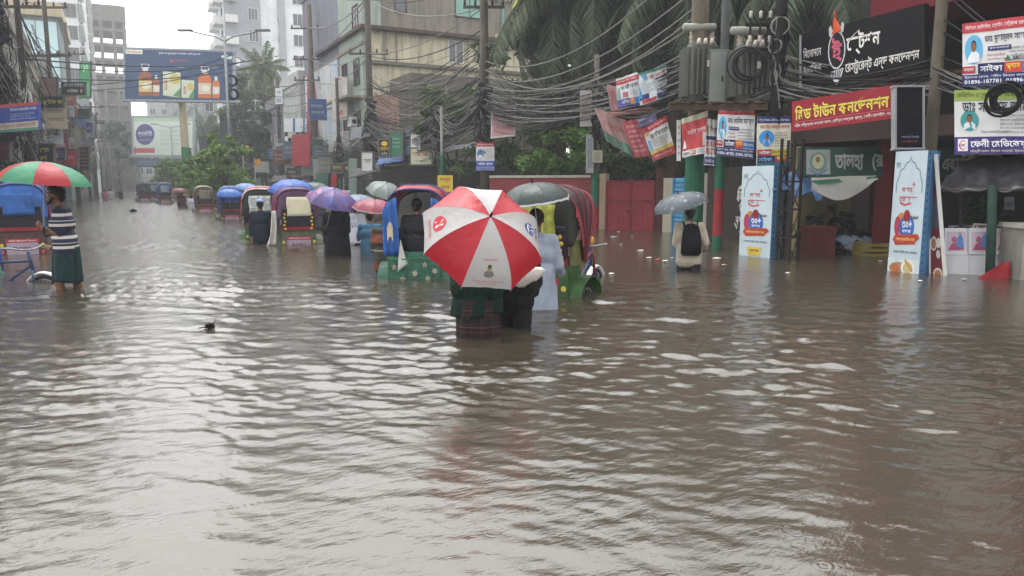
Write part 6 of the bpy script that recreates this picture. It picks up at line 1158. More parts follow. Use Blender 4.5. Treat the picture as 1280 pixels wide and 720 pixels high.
def person(label, px, D, deep, face, wear, sc=1., lean=0., arms=None, legs=(.12, -.1), hair='short', vox=.011, group=None, head_turn=0., hair_m=None, at=None, sit=False):
    """feet stand `deep` under the water; face = heading in degrees clockwise from the camera's line of sight"""
    vox = max(vox, .0115 if D < 13 else .016 if D < 25 else .024); p = ground(px, D) if at is None else Vector(at); rz = -(YAW+R(face))
    A = Matrix.Translation((p.x, p.y, -deep if at is None else p.z)) @ Matrix.Rotation(rz, 4, 'Z') @ Matrix.Scale(sc, 4)
    t = thing('person', label, 'person', group=group, mat=A); V = Vector
    ly = lambda z: lean*max(0, z-.95)
    hipz = .92; sh = {s: V((s*.185, ly(1.40)-.01, 1.405)) for s in (-1, 1)}; arms = arms or {}
    wr = {}; el = {}
    for s in (-1, 1):
        tgt = V(arms.get(s, (s*.25, .08+ly(1.1)*.6, .84))); el[s], wr[s] = elbow_of(sh[s], tgt, (s*.3, -.7, -.9))
    kn = {}; an = {}
    for s, st in zip((-1, 1), legs):
        if sit: kn[s] = V((s*.12, .42, .95)); an[s] = V((s*.12, .46, .50))
        else: kn[s] = V((s*.10, st*.9+.03, .50)); an[s] = V((s*.105, st*1.3-.02, .08))
    b = MB()
    b.cap((-.075, 0, .93), (.075, 0, .93), .115); b.cap((-.06, ly(1.1), 1.08), (.06, ly(1.1), 1.08), .105); b.cap((-.085, ly(1.25), 1.24), (.085, ly(1.25), 1.24), .115)
    b.cap((-.13, ly(1.38)-.01, 1.375), (.13, ly(1.38)-.01, 1.375), .075); b.cap((0, ly(1.15), 1.0), (0, ly(1.25), 1.3), .11)
    nk = V((0, ly(1.45)+.005, 1.43)); hd = V((0, ly(1.6)+.035, 1.615)); b.cap(nk, hd-V((0, .01, .06)), .058, .052)
    Q = Quaternion((0, 0, 1), head_turn)
    b.sph(hd+Q @ V((0, -.01, .025)), .076, .095, .098, 16, 12); b.sph(hd+Q @ V((0, .025, -.045)), .058, .065, .07, 14, 10)     # cranium and jaw
    b.cap(hd+Q @ V((0, .083, .012)), hd+Q @ V((0, .104, -.026)), .010, .015, 8); b.cap(hd+Q @ V((-.03, .076, .032)), hd+Q @ V((.03, .076, .032)), .014, n=8); b.sph(hd+Q @ V((0, .078, -.088)), .024, .02, .02)
    b.cap(hd+Q @ V((-.018, .086, -.056)), hd+Q @ V((.018, .086, -.056)), .010, n=8)
    for s in (-1, 1): b.sph(hd+Q @ V((s*.078, -.005, -.005)), .012, .022, .032, 8, 6); b.cap(hd+Q @ V((s*.035, .06, -.02)), hd+Q @ V((s*.03, .055, -.04)), .02, n=8)
    for s in (-1, 1):
        b.cap(sh[s], el[s], .052, .040); b.cap(el[s], el[s].lerp(wr[s], .3), .040, .041); b.cap(el[s].lerp(wr[s], .3), wr[s], .041, .026)
        pal = V((-s, .2, 0)) if s not in arms else V((-s*.6, .4, .6)); hand(b, wr[s], (wr[s]-el[s])*(1 if s not in arms else .6)+(V((0, .05, .12)) if s in arms else V((0, .02, 0))), pal, 1 if s < 0 else -1, .6 if s not in arms else 1.5)
        hp = V((s*.09, 0, hipz)); b.cap(hp, kn[s], .088, .056); b.cap(kn[s], kn[s].lerp(an[s], .3), .054, .056); b.cap(kn[s].lerp(an[s], .3), an[s], .056, .036); b.cap(an[s]+V((0, -.03, -.03)), an[s]+V((0, .13, -.05)), .04, .032)
    body = remesh(b, 'body', SKIN, t, vox, 2)
    for s in (-1, 1):
        MB().sph(hd+Q @ V((s*.031, .0835, .010)), .0125, .009, .009, 8, 6).build('eye', M('cfc8bf', .3), body, smooth=True, world=False); MB().sph(hd+Q @ V((s*.031, .0905, .010)), .006, .004, .006, 8, 6).build('iris', BLACK, body, smooth=True, world=False)
    MB().tube([hd+Q @ V((-.022, .092, -.058)), hd+Q @ V((0, .098, -.056)), hd+Q @ V((.022, .092, -.058))], .0045, 6).build('lips', M('5a2f28', .5), body, smooth=True, world=False)
    if hair in ('short', 'beard'):
        m = MB(); m.sph(hd+Q @ V((0, -.026, .04)), .088, .098, .092, 16, 12); m.cap(hd+Q @ V((0, -.06, -.02)), hd+Q @ V((0, -.06, -.05)), .06, .045); m.sph(hd+Q @ V((0, .04, .085)), .06, .045, .04)
        if hair == 'beard':
            for s in (-1, 1): m.cap(hd+Q @ V((s*.062, .02, -.03)), hd+Q @ V((s*.03, .07, -.095)), .022, .026)
            m.cap(hd+Q @ V((-.02, .083, -.10)), hd+Q @ V((.02, .083, -.10)), .026)
        remesh(m, 'hair', hair_m or HAIR, t, max(.012, vox), 1, .006, seed=px)
    for w in wear:
        k = w[0]; mat = w[1]
        if k == 'shirt':       # ('shirt', mat, sleeve 0..2, hem z)
            m = MB(); hem = w[3]; fl = w[4] if len(w) > 4 else 0.
            m.cap((-.14, ly(1.38)-.01, 1.385), (.14, ly(1.38)-.01, 1.385), .088); m.cap((-.095, ly(1.25), 1.25), (.095, ly(1.25), 1.25), .138); m.cap((-.08, ly(1.05), 1.05), (.08, ly(1.05), 1.05), .135)
            z = 1.02
            while z > hem: m.cap((-.085-fl*(1-z), ly(z), z), (.085+fl*(1-z), ly(z), z), .135+fl*.4*(1-z)); z -= .09
            m.cap((-.085-fl*(1.0-hem), 0, hem+.06), (.085+fl*(1.0-hem), 0, hem+.06), .137+fl*.4*(1-hem)); m.cap((-.04, nk.y-.01, 1.43), (.04, nk.y-.01, 1.43), .062)
            for s in (-1, 1):
                e = el[s]; q = e if w[2] > 1 else sh[s].lerp(e, w[2]); m.cap(sh[s], q, .072, .062)
                if w[2] > 1: m.cap(e, e.lerp(wr[s], w[2]-1), .060, .052)
            remesh(m, 'shirt', mat, t, vox*1.35, 3, .009, seed=px)
        elif k == 'trousers':
            m = MB(); m.cap((-.08, 0, .95), (.08, 0, .95), .128)
            for s in (-1, 1): m.cap((s*.09, 0, .9), kn[s], .108, .085); m.cap(kn[s], kn[s].lerp(an[s], w[2] if len(w) > 2 else .9), .083, .075)
            remesh(m, 'trousers', mat, t, vox*1.35, 3, .009, seed=px)
        elif k == 'skirt':     # wrapped cloth: ('skirt', mat, top z, bottom z, r0, r1)
            z1, z0, r0, r1 = w[2:6]; rings = []
            for j in range(15):
                s_ = j/14; z = z1+(z0-z1)*s_; rr = r0+(r1-r0)*s_**.7; yo = ly(max(z, .95))+.02*s_
                rings.append([V((rr*1.18*math.cos(q/40*2*PI)*(1+.07*s_*math.sin(q/40*2*PI*5+j*.3)+.05*s_*math.sin(q/40*2*PI*11+1+j*.2)), yo+rr*.92*math.sin(q/40*2*PI)*(1+.08*s_*math.sin(q/40*2*PI*6+1+j*.25)+.05*s_*math.sin(q/40*2*PI*9+j*.1)), z+s_*(.03*math.sin(q/40*2*PI*2+r0*90)+.012*math.sin(q/40*2*PI*7)))) for q in range(40)])
            MB().loft(rings).build(w[6] if len(w) > 6 else 'lungi', mat, t, smooth=True, world=False)
        elif k == 'veil':      # head cloth falling over the shoulders
            m = MB(); m.sph(hd+V((0, -.015, .02)), .108, .122, .128, 18, 14); m.cap(hd+V((0, -.04, -.05)), nk+V((0, -.03, 0)), .10, .11); m.cap((-.16, ly(1.36)-.02, 1.36), (.16, ly(1.36)-.02, 1.36), .105); m.cap((-.12, ly(1.15)-.04, 1.12), (.12, ly(1.15)-.04, 1.12), .15)
            for s in (-1, 1): m.cap(sh[s], el[s], .095, .08)
            remesh(m, 'veil', mat, t, vox*1.45, 4, .012, seed=px)
        elif k == 'cap':
            m = MB(); m.sph(hd+V((0, -.012, .055)), .094, .108, .085, 14, 10); m.cap(hd+V((-.05, .11, .03)), hd+V((.05, .11, .03)), .016); remesh(m, 'cap', mat, t, .012, 2)
    t['_'] = 0; del t['_']
    t_info = dict(A=A, hd=A @ hd, wr={s: A @ wr[s] for s in wr}, t=t); 
    if at is None and deep > .1: WAKES.append((p.x, p.y, .007, .45))
    return t_info
# ------------------------------------------------------------------ cycle rickshaws
HOODC, SIDEC, TUBC, BACKC, FLAPC, BOWC = (M('33406a', .5, .2, 4), M('2f5fa0', .5, .3, 5), M('3f6a3a', .45, .35, 6), M('6a2f3a', .5, .3, 7), M('8f8a78', .6, .2), M('7a2a34', .45, .25))
def build_rickshaw():
    t = thing('cycle_rickshaw', 'x', 'rickshaw', mat=Matrix())
    def mb(): return MB()
    w_ = dict(world=False)
    m = mb(); prof = [(-.40, .50), (-.42, .72), (-.34, .98), (.0, .98), (.05, .80), (.36, .74), (.50, .52), (.46, .42), (-.36, .42)]
    m.loft([[Vector((x, y, z)) for y, z in prof] for x in (-.40, -.38, .38, .40)]).build('seat_box', TUBC, t, **w_)
    mb().obox((0, -.17, 1.03), (.37, 0, 0), (0, .22, 0), (0, 0, .06)).build('seat', M('8a2a34', .4, .2), t, **w_); mb().obox((0, -.40, 1.26), (.37, 0, 0), (0, .035, .01), (0, -.03, .2)).build('backrest', M('2a2630', .5, .3), t, **w_)
    for s in (-1, 1):    # rounded side panels over the wheels
        rings = []
        for j in range(13):
            a = R(200-220*j/12); c = Vector((0, -.02+.43*math.cos(a), .38+.43*math.sin(a))); rings.append([c+Vector((s*.40, 0, 0)), c+Vector((s*.58, 0, 0)), c*1.0+Vector((s*.58, .02*math.cos(a), .02*math.sin(a))), c+Vector((s*.40, .02*math.cos(a), .02*math.sin(a)))])
        mb().loft(rings).build('mudguard', TUBC, t, **w_)
        arm = mb(); arm.tube([(s*.42, .1, .98), (s*.44, .3, 1.08), (s*.42, .48, 1.0), (s*.42, .5, .7)], .018, 7); arm.build('armrest', BOWC, t, smooth=True, **w_)
        mb().obox((s*.405, -.05, 1.12), (.012, 0, 0), (0, .30, 0), (0, 0, .16)).build('side_panel', SIDEC, t, **w_)
    def wheel(c, r, wd):
        ty = mb(); ty.tube([Vector(c)+Vector((0, math.cos(q/24*2*PI)*r, math.sin(q/24*2*PI)*r)) for q in range(25)], .028, 7); hb = mb(); hb.cyl(Vector(c)-Vector((.05, 0, 0)), Vector(c)+Vector((.05, 0, 0)), .035)
        for q in range(18): a = q/18*2*PI; hb.cyl(Vector(c)+Vector((.03*(-1)**q, 0, 0)), Vector(c)+Vector((0, math.cos(a)*(r-.02), math.sin(a)*(r-.02))), .003, n=3)
        h = hb.build('wheel', STEEL, t, **w_); ty.build('tyre', RUBBER, h, smooth=True, **w_)
        rm = mb().tube([Vector(c)+Vector((0, math.cos(q/24*2*PI)*(r-.03), math.sin(q/24*2*PI)*(r-.03))) for q in range(25)], .014, 6); rm.build('rim', STEEL, h, smooth=True, **w_)
    wheel((-.49, 0, .36), .33, 1); wheel((.49, 0, .36), .33, 1); wheel((0, 1.72, .36), .33, 1)
    mb().cyl((-.55, 0, .36), (.55, 0, .36), .022).build('axle', DARK, t, **w_)
    # hood: bows fanned about the seat ends, skin stretched over
    def arch(th, u, L=.98, ww=.50):
        a = PI*u; k = math.sin(a)**.45 if 0 < u < 1 else 0; return Vector((-ww*math.cos(a)*(abs(math.cos(a))**-.35 if abs(math.cos(a)) > 1e-6 else 1)*(.9+.1*k), .02+L*k*math.cos(th), 1.02+L*k*math.sin(th)))
    ths = [R(x) for x in (112, 97, 80, 63)]
    m = mb().slab(lambda u, v, h: (lambda p, c: p+(p-c).normalized()*h)(arch(ths[0]+(ths[-1]-ths[0])*v, u, .98-.03*math.sin(v*3*PI)**2+.016*noise.noise(Vector((u*9, v*7, 1)))), Vector((0, .02, 1.2))), 22, 9, .012); m.build('hood', HOODC, t, smooth=True, **w_)
    for th in ths: mb().tube([arch(th, u, .965) for u in np.linspace(.0, 1, 19)], .016, 7).build('hood_bow', BOWC, t, smooth=True, **w_)
    m = mb().tube([arch(ths[-1], u, 1.0) for u in np.linspace(0, 1, 19)], .028, 7); m.build('front_trim', BOWC, t, smooth=True, **w_)
    def back(u, v, h=0.):
        p = arch(ths[0], u, .955); b = Vector((p.x, -.43, 1.22)); q = b.lerp(p, v) if p.z > 1.22 else Vector((p.x, -.43+.0*v, 1.22)); return q+Vector((0, -h, 0))
    mb().slab(lambda u, v, h: back(.07+.86*u, v, h), 14, 6, .01).build('back_curtain', BACKC, t, smooth=True, **w_)
    mb().slab(lambda u, v, h: Vector((-.27+.54*u+.01*math.sin(7*v), -.445-.06*(1-v)*0-h*-1-.02*math.sin(6*u+2*v), 1.30+.44*v))+Vector((0, -.10+.02*v, 0)), 8, 6, .008).build('curtain_flap', FLAPC, t, smooth=True, **w_)
    P = lambda u, v, h=0.: Vector((-.40+.80*u, -.435-h, .46+.46*v)); P.N = Vector((0, -1, 0))
    mb().slab(P, 2, 2, .015).build('rear_board', TUBC, t, **w_)
    pr = Print(P); pr.rect(.16, .0, .84, .60, M('9a8a98', .5, .2)); pr.rect(.14, .60, .86, .78, M('a03040', .5, .15)); pr.text('ফেনী পৌরসভা রিক্সা', .2, .63, .8, .74, M('d6c8c8'), .02); pr.ell(.06, .5, .045, .08, M('c9b04a')).ell(.94, .5, .045, .08, M('c9b04a')).ell(.06, .2, .045, .08, M('b8505c')).ell(.94, .2, .045, .08, M('b8505c'))
    pr.text('৭৫৩১', .3, .25, .7, .45, M('4a3a44'), .02)
    pr.a.build('painted_plate', pr.am, t, **w_); pr.t.build('lettering', pr.tm, t, **w_)
    # back decoration
    m = mb()
    for s in (-1, 1):
        for k in range(5): m.sph((s*(.30+.02*(k % 2)), -.45, 1.0+.085*k), .03, .012, .03, 8, 6)
    m.build('ornament', M('c9a83c', .4, .2), t, smooth=True, **w_)
    m = mb()
    for s in (-1, 1):
        for k in range(6): m.tube([arch(ths[0], .03+.03*k if s < 0 else .97-.03*k)+Vector((s*.02, -.02, 0)), arch(ths[0], .03+.03*k if s < 0 else .97-.03*k)+Vector((s*.03, -.03, -.13))], [.008, .016], 5)
    m.build('tassel', M('9a3a44', .7, .3), t, **w_)
    # cycle part
    fr = mb(); fr.tube([(0, .05, .38), (0, .62, .36), (0, 1.50, .86)], .02, 7); fr.tube([(0, .62, .36), (0, .70, .92)], .02, 7); fr.tube([(0, .70, .86), (0, 1.48, .92)], .02, 7); fr.tube([(0, 1.46, 1.05), (0, 1.52, .78)], .024, 7)
    for s in (-1, 1): fr.tube([(0, 1.52, .8), (s*.06, 1.56, .72), (s*.06, 1.72, .36)], .014, 6); fr.tube([(s*.3, .3, .44), (0, .62, .38)], .018, 6)
    fr.build('cycle_frame', M('2a3a5a', .4, .3), t, smooth=True, **w_)
    mb().tube([(-.30, 1.30, 1.12), (-.28, 1.42, 1.12), (-.10, 1.46, 1.08), (.10, 1.46, 1.08), (.28, 1.42, 1.12), (.30, 1.30, 1.12)], .014, 7).build('handlebar', STEEL, t, smooth=True, **w_)
    m = mb().sph((0, .68, .97), .10, .16, .05, 12, 8); m.build('saddle', BLACK, t, smooth=True, **w_)
    rings = []
    for j in range(11): a = R(165-150*j/10); c = Vector((0, 1.72+.385*math.cos(a), .36+.385*math.sin(a))); rings.append([c+Vector((x, 0, 0)) for x in (-.04, 0, .04)]+[c*1+Vector((x, .012*math.cos(a), .018*math.sin(a)+(.012 if x == 0 else 0))) for x in (.04, 0, -.04)])
    mb().loft(rings).build('front_mudguard', WHITE, t, smooth=True, **w_)
    m = mb().cyl((-.12, .62, .36), (.12, .62, .36), .02); m.obox((.14, .62, .22), (.012, 0, 0), (0, .014, 0), (0, 0, .15)); m.obox((-.14, .62, .50), (.012, 0, 0), (0, .014, 0), (0, 0, .15)); m.build('crank', DARK, t, **w_)
    m = mb().sph((0, 1.5, 1.15), .06, .06, .07, 10, 8); m.build('lamp', M('b0883c', .3), t, smooth=True, **w_)
    return t
def place_rickshaws():
    base = build_rickshaw(); cols = dict(hood=HOODC.name, side=SIDEC.name, tub=TUBC.name, back=BACKC.name, flap=FLAPC.name, bow=BOWC.name); first = [True]
    def put(label, px, D, deep, face, hood, side, tub, back, flap, bow, sc=1., skip=()):
        p = ground(px, D); A = Matrix.Translation((p.x, p.y, -deep)) @ Matrix.Rotation(-(YAW+R(face)), 4, 'Z') @ Matrix.Scale(sc, 4)
        mats = {cols[k]: v for k, v in dict(hood=hood, side=side, tub=tub, back=back, flap=flap, bow=bow).items()}
        r = dup(base, A, label, 'cycle rickshaws wading through the flood', mats, skip); WAKES.append((p.x, p.y, .003, .9)); return A
    NO = ('ornament',)
    f = lambda c, s=5: M(c, .6, .45, s, spec=.3, bump=.3, stain=.5)
    out = {}
    out['R1'] = put('rickshaw with red arched bow and green mudguards beside the man in pale blue', 690, 9.6, .58, 26, f('3a2a2e'), f('6a6a3a', 9), M('35582c', .5, .5, 8, stain=.4), M('20201c', .6, .3), M('8a8d3a', .6, .6, 14), f('6e2430'))
    out['R2'] = put('blue curtained rickshaw with red roof left of the red and white umbrella', 524, 11.3, .58, 6, f('8e2a38'), f('2f62a8'), M('2f5a4a', .5, .6, 12), f('2f62a8'), M('15171c', .6), f('2a3a66'), skip=('ornament', 'painted_plate', 'lettering', 'curtain_flap', 'back_curtain', 'backrest', 'seat'))
    out['R3'] = put('purple hooded rickshaw with a cream cloth hung over its back', 367, 17.6, .62, -26, f('3f3a62'), f('5a3a54'), f('4c5644'), f('4a2f4a'), M('c9c3a8', .7, .12), f('6a2f48'))
    out['R4'] = put('rickshaw with red and white hood edge and dark open back left of the dark figure', 325, 19.5, .62, -16, f('8a3038'), f('2a3a34'), f('35502f'), M('1a1f1c', .6), M('a9aca8', .6, .6, 14), f('d0ccc4'), skip=NO)
    out['R5'] = put('rickshaw wrapped in blue plastic under a blue umbrella', 287, 29.8, .62, -24, f('34508c'), f('2f4f92'), f('3a2f2c'), f('2f4f92'), f('2f4a88'), f('7a8aa0'), skip=NO)
    out['R6'] = put('brown rickshaw with pale grey hood top beside the median hedge', 254, 38, .62, -26, f('8f8a80'), f('5a4a34'), f('4a3f2c'), f('5a4a3a'), f('75705f'), f('8a8478'), skip=NO)
    out['R8'] = put('dark blue far rickshaw with patterned back right of the two dark ones', 205, 56, .6, -28, f('3f4a6a'), f('3f5f94'), f('34443c'), f('3a5080'), f('8a95a4'), f('7f86a0'), 1.1, skip=NO)
    out['R9'] = put('dark far rickshaw, right one of the two farthest side by side', 190.5, 64, .6, -28, f('2f3a3c'), f('30403c'), f('2a342e'), f('2f4a58'), f('7a8a94'), f('5a6266'), 1.1, skip=NO)
    out['R10'] = put('black far rickshaw, left one of the two farthest side by side', 179, 62, .6, -35, f('1f2224'), f('24282a'), f('2a302c'), f('202628'), f('3a4044'), f('3a3f42'), 1.1, skip=NO)
    out['R11'] = put('blue and green rickshaw facing the striped shirt man at the left edge', -72, 11.0, .62, 104, f('1c2440'), f('1f3f70'), f('1a4438'), f('22386a'), f('b8924a'), f('3a4a9a'), skip=('lamp',))
    out['R12'] = put('blue rickshaw with framed back panel behind the striped shirt man', 26, 15.2, .5, -25, f('24346a'), f('284a80'), f('4a302c'), f('2a5fa8'), f('27579a'), f('30306a'), skip=NO)
    A = out['R2']; Q = lambda u, v, h=0.: A @ Vector((-.42+.84*u, -.437-h, .50+.42*v)); Q.N = Vector((0, 0, 1)); pr = Print(Q); fl = M('b9b4a4', .5, .15); yl = M('a8843c', .5, .2)
    root = next(o for o in C.objects if o.get('label', '').startswith('blue curtained rickshaw with red roof'))
    for u, v, k in ((.14, .62, 5), (.36, .78, 8), (.52, .40, 8), (.70, .72, 5), (.88, .5, 8), (.3, .2, 5), (.76, .22, 8)):
        for q in range(k): a = q/k*2*PI+.3; pr.poly([(u, v), (u+.022*math.cos(a-.5), v+.05*math.sin(a-.5)), (u+.062*math.cos(a), v+.13*math.sin(a)), (u+.022*math.cos(a+.5), v+.05*math.sin(a+.5))], fl)
        pr.ell(u, v, .018, .036, yl)
    for s in (-1, 1):
        MB().slab(lambda u, v, h: A @ Vector((s*(.47-(.26-.05*v)*u), -.40-h-.025*math.sin(u*14+v*2), .93+(.86-.18*(1-u)**2)*v)), 14, 8, .012).build('side_curtain', M('2f62a8', .6, .4, 6, bump=.3, stain=.35), root, smooth=True)
        MB().slab(lambda u, v, h: A @ Vector((s*(.40-.09*u), -.435-h, 1.12+.22*v+.1*math.sin(3*u))), 4, 4, .004).build('worn_patch', M('b5a890', .7, .4, 9), root)
    pr.line([(.02, .95), (.3, .90), (.6, .97), (.98, .92)], .05, M('3f7a58'), 2.); pr.a.build('painted_flowers', pr.am, root)
    for o in list(base.children_recursive)+[base]: bpy.data.objects.remove(o)
    return out
# ------------------------------------------------------------------ who is in the street
def people():
    right_row(); left_row(); all_trees(); street_poles(); right_signs(); billboards(); left_signs(); right_front(); RK = place_rickshaws()
    V = Vector; D2 = lambda px, py, D: atd(px, py, D)
    tocam = lambda p: (CAM-V(p)).normalized()
    plaid = bands('lungi', ['22171a', '4e2c2c', '22171a', '7a5a50', '2c1b20', '1c1418'], [.035, .02, .03, .008, .04, .03], 2, .7, (0, ['2a2022', '4a3434', '302428'], [.05, .012, .04]))
    green = cloth('11281f'); black = M('101013', .75, .3, 9, bump=.3)
    # woman in front, umbrella tilted back over her shoulder
    w = person('person in dark green top and plaid wrap wading under the red and white umbrella', 596, 6.75, .62, 4, [('shirt', green, 1.9, .90, .02), ('skirt', plaid, 1.0, .22, .186, .176), ('skirt', green, 1.36, .84, .17, .206, 'shawl'), ('veil', green)], .97, .05, {1: (.12, .30, 1.20), -1: (-.10, .30, 1.15)}, vox=.009)
    red, wht = ('a81c2a', .2, .4), ('b0adad', .2, .45)
    rd = M('b0303a', .5, .08); bl = M('2c3f80', .5, .08); gy = M('6a6a64', .6, .1); pk = M('b8706c', .6, .1)
    def e_n(pr): pr.ell(.5, .34, .23, .11, rd); pr.poly([(.40, .27), (.44, .27), (.44, .36), (.56, .27), (.60, .27), (.60, .41), (.56, .41), (.56, .33), (.44, .41), (.40, .41)], M('c9c5c4', .5, .05)); pr.text('নাভানা', .25, .12, .75, .19, pk, .01)
    def e_t(pr): pr.ell(.5, .40, .2, .10, bl); pr.line([(.34, .43), (.5, .455), (.66, .43)], .022, M('c9c5c4')); pr.line([(.5, .45), (.5, .32)], .022, M('c9c5c4'), .5); pr.line([(.42, .44), (.40, .33)], .014, M('c9c5c4'), .5); pr.line([(.58, .44), (.60, .33)], .014, M('c9c5c4'), .5); pr.text('TATA', .30, .17, .70, .255, bl, .02)
    def e_p(pr): pr.ell(.5, .30, .13, .10, M('a9aca0')); pr.ell(.5, .245, .12, .055, gy); pr.ell(.5, .325, .055, .05, M('8a7a68')); pr.ell(.5, .35, .055, .028, M('4a4640')); pr.text('আপনার সেবায়', .28, .42, .72, .455, pk, .01); pr.text('সবার জন্য উন্নয়ন', .16, .10, .84, .14, pk, .01); pr.text('দোয়া প্রার্থী', .3, .055, .7, .09, pk, .01)
    c = D2(603, 297, 6.15); s_, u_ = rt, V((0, 0, 1)); vd = tocam(c); upv = (u_-vd*u_.dot(vd)).normalized()
    ax = vd*math.cos(R(38))+(upv*.93+rt*.36)*math.sin(R(38))
    # panel 0 points along local +x; roll so that one white panel hangs straight down
    q = V((0, 0, 1)).rotation_difference(ax.normalized()); x0 = q @ V((1, 0, 0)); y0 = q @ V((0, 1, 0)); dn = -upv-rt*.08
    roll = math.atan2(dn.dot(y0), dn.dot(x0))
    umbrella('red and white panelled umbrella with round printed emblems in the middle of the flood', c, ax, .535, .30, [wht, red], roll, .66, {0: e_p, 2: e_t, 6: e_n}, None)
    p2 = person('person in black wading close behind the red and white umbrella', 642, 7.15, .62, 6, [('shirt', black, 1.95, .92), ('trousers', black), ('veil', black)], .95, .05, {1: (.2, .26, .98)}, vox=.012)
    m = MB(); c = D2(655, 346, 6.9); rings = []
    for j in range(11):
        u = j/10*2-1; r_ = (1-abs(u)**2.6)*.95+.05; rings.append([c+rt*u*.20+u_*(u*.06)+V((0, 0, 1))*math.sin(k/16*2*PI)*.085*r_*(1+.2*math.sin(j*1.7+k))+vd*math.cos(k/16*2*PI)*.07*r_ for k in range(16)])
    tag(m.loft(rings).build('plastic_bag', M('c9c2bd', .35, .15, 8, bump=.6), None, smooth=True), 'white plastic bag held out below the red and white umbrella', 'bag')
    # man in pale blue with the grey umbrella
    kb = cloth('9199a8', .7, .14)
    person('man in long pale blue tunic wading beside the red bowed rickshaw', 670, 8.3, .66, 10, [('shirt', kb, 1.9, .95), ('skirt', kb, 1.12, .3, .162, .225, 'tunic_skirt'), ('trousers', cloth('9aa8ba'), .3)], 1.03, .02, {1: (.26, .25, 1.0), -1: (-.1, .28, 1.25)}, vox=.011)
    c = D2(668, 252, 8.2); umbrella('dark grey umbrella with a white rim over the man in pale blue', c, V((0, 0, 1))*.96+tocam(c)*.10-rt*.12, .42, .21, [('3b4544', .25, .4)], .2, .6, trim='c9cbca')
    # man with backpack
    bp = person('man in beige shirt with a black backpack wading toward the shops', 864, 12.1, .68, 4, [('shirt', cloth('a89f8e', .8, .12), 1.4, .78), ('trousers', M('15151a', .7, .3))], 1.0, .02, {-1: (-.17, .28, 1.12), 1: (.27, .14, .98)}, vox=.011)
    A = bp['A']; t = thing('backpack', 'black backpack on the back of the man in beige', 'backpack', mat=A); m = MB(); bk = M('0b0c10', .7, .3, 8, bump=.2, spec=.15)
    rings = []
    for j in range(13):
        u = j/12; z = .93+.52*u; w = .165*(1-.35*u**3)*(1 if j else .8)*(1 if j < 12 else .55); d = .15*(math.sin(PI*min(.93, u*.8+.18)))*(1 if 0 < j < 12 else .6)
        rings.append([V((w*math.copysign(abs(math.cos(a))**.6, math.cos(a)), -.13-d*.5+d*.62*math.copysign(abs(math.sin(a))**.6, math.sin(a)), z)) for a in np.linspace(0, 2*PI, 20, endpoint=False)])
    m.loft(rings).build('bag_body', bk, t, smooth=True, world=False)
    rings = [[V((x*.115*(1-.1*abs(k)), -.235-.035*math.cos(x*1.3)*(1-abs(k)**2)+.0, 1.05+.10*k)) for x in np.linspace(-1, 1, 9)]+[V((x*.115, -.215, 1.05+.10*k)) for x in np.linspace(1, -1, 9)] for k in (-1, -.8, -.3, .3, .8, 1)]
    MB().loft(rings).build('front_pocket', bk, t, smooth=True, world=False)
    for s in (-1, 1): MB().tube([(s*.10, -.11, 1.40), (s*.12, -.02, 1.475), (s*.125, .09, 1.40), (s*.13, .125, 1.25), (s*.13, .06, 1.08), (s*.12, -.10, 1.0)], .02, 6, flat=.5).build('strap', bk, t, smooth=True, world=False)
    MB().tube([(-.03, -.17, 1.44), (0, -.19, 1.49), (.03, -.17, 1.44)], .009, 6).build('grab_loop', bk, t, smooth=True, world=False); MB().obox((0, -.262, 1.235), (.045, 0, 0), (0, .004, 0), (0, 0, .008)).build('badge', M('9a7a4a'), t, world=False); MB().obox((.03, -.262, 1.2), (.02, 0, .012), (0, .004, 0), (-.004, 0, .008)).build('printed_mark', M('c9c9cc'), t, world=False)
    for s in (-1, 1): MB().tube([(s*.01+.0, -.255, 1.12+.1*s), (s*.05, -.25, 1.12+.11*s), (s*.09, -.235, 1.1+.1*s)], .004, 5).build('zip', M('3a3a40', .3), t, world=False)
    c = D2(851, 257, 12.0); umbrella('grey blue flowered umbrella over the man with the backpack', c, V((0, 0, 1))*.95-rt*.26+tocam(c)*.12, .47, .20, [('4e565c', .2, .5, (11., '7f868a', '3c4650', '7a6c68', '566068'))], .1, .6)
    # striped shirt man on the left
    st = bands('tee', ['23283c', 'b9b6b0', '23283c', 'a9a7a4', '2c3144', 'c0bdb8', '23283c'], [.075, .035, .03, .012, .05, .04, .045])
    lg = bands('lungi2', ['10292b', '0b1f22', '1f403f', '0d2427'], [.05, .03, .008, .04], 2, .8, (0, ['163634', '3a5c58', '10282a'], [.05, .008, .05]))
    sm = person('bearded man in navy and white striped shirt holding the red and green umbrella', 76, 9.9,   .42, -108, [('shirt', st, .85, .86), ('skirt', lg, .95, .50, .165, .185), ], 1.04, .06, {1: (.19, .20, .93), -1: (-.08, .22, 1.20)}, (.06, -.1), 'beard', .009, head_turn=.0)
    c = D2(55, 229, 9.7); umbrella('red and green panelled umbrella over the striped shirt man', c, V((0, 0, 1))*.97+rt*.09+tocam(c)*.0, .56, .28, [('a8333a', .3, .4), ('3f8a68', .3, .4)], .25, .62)
    # black robed figure with flowered umbrella
    bl_ = M('0f1014', .8, .3, 9, bump=.3)
    person('figure in a long black robe under the purple flowered umbrella', 419, 14.6, .62, 0, [('shirt', bl_, 1.95, .7, .02), ('skirt', bl_, 1.1, .2, .20, .235, 'robe'), ('veil', bl_)], 1.0, .03, {1: (.12, .26, 1.2)}, vox=.013)
    c = D2(415, 252, 14.4); umbrella('purple umbrella with pink and blue flowers left of the pink umbrella', c, V((0, 0, 1))*.95+rt*.22+tocam(c)*.26, .52, .26, [('6a5a8c', .3, .4, (8., 'b85a7c', '3f4f94', 'a88ab0', 'c07a94', '4a6ab0'))], .1, .62)
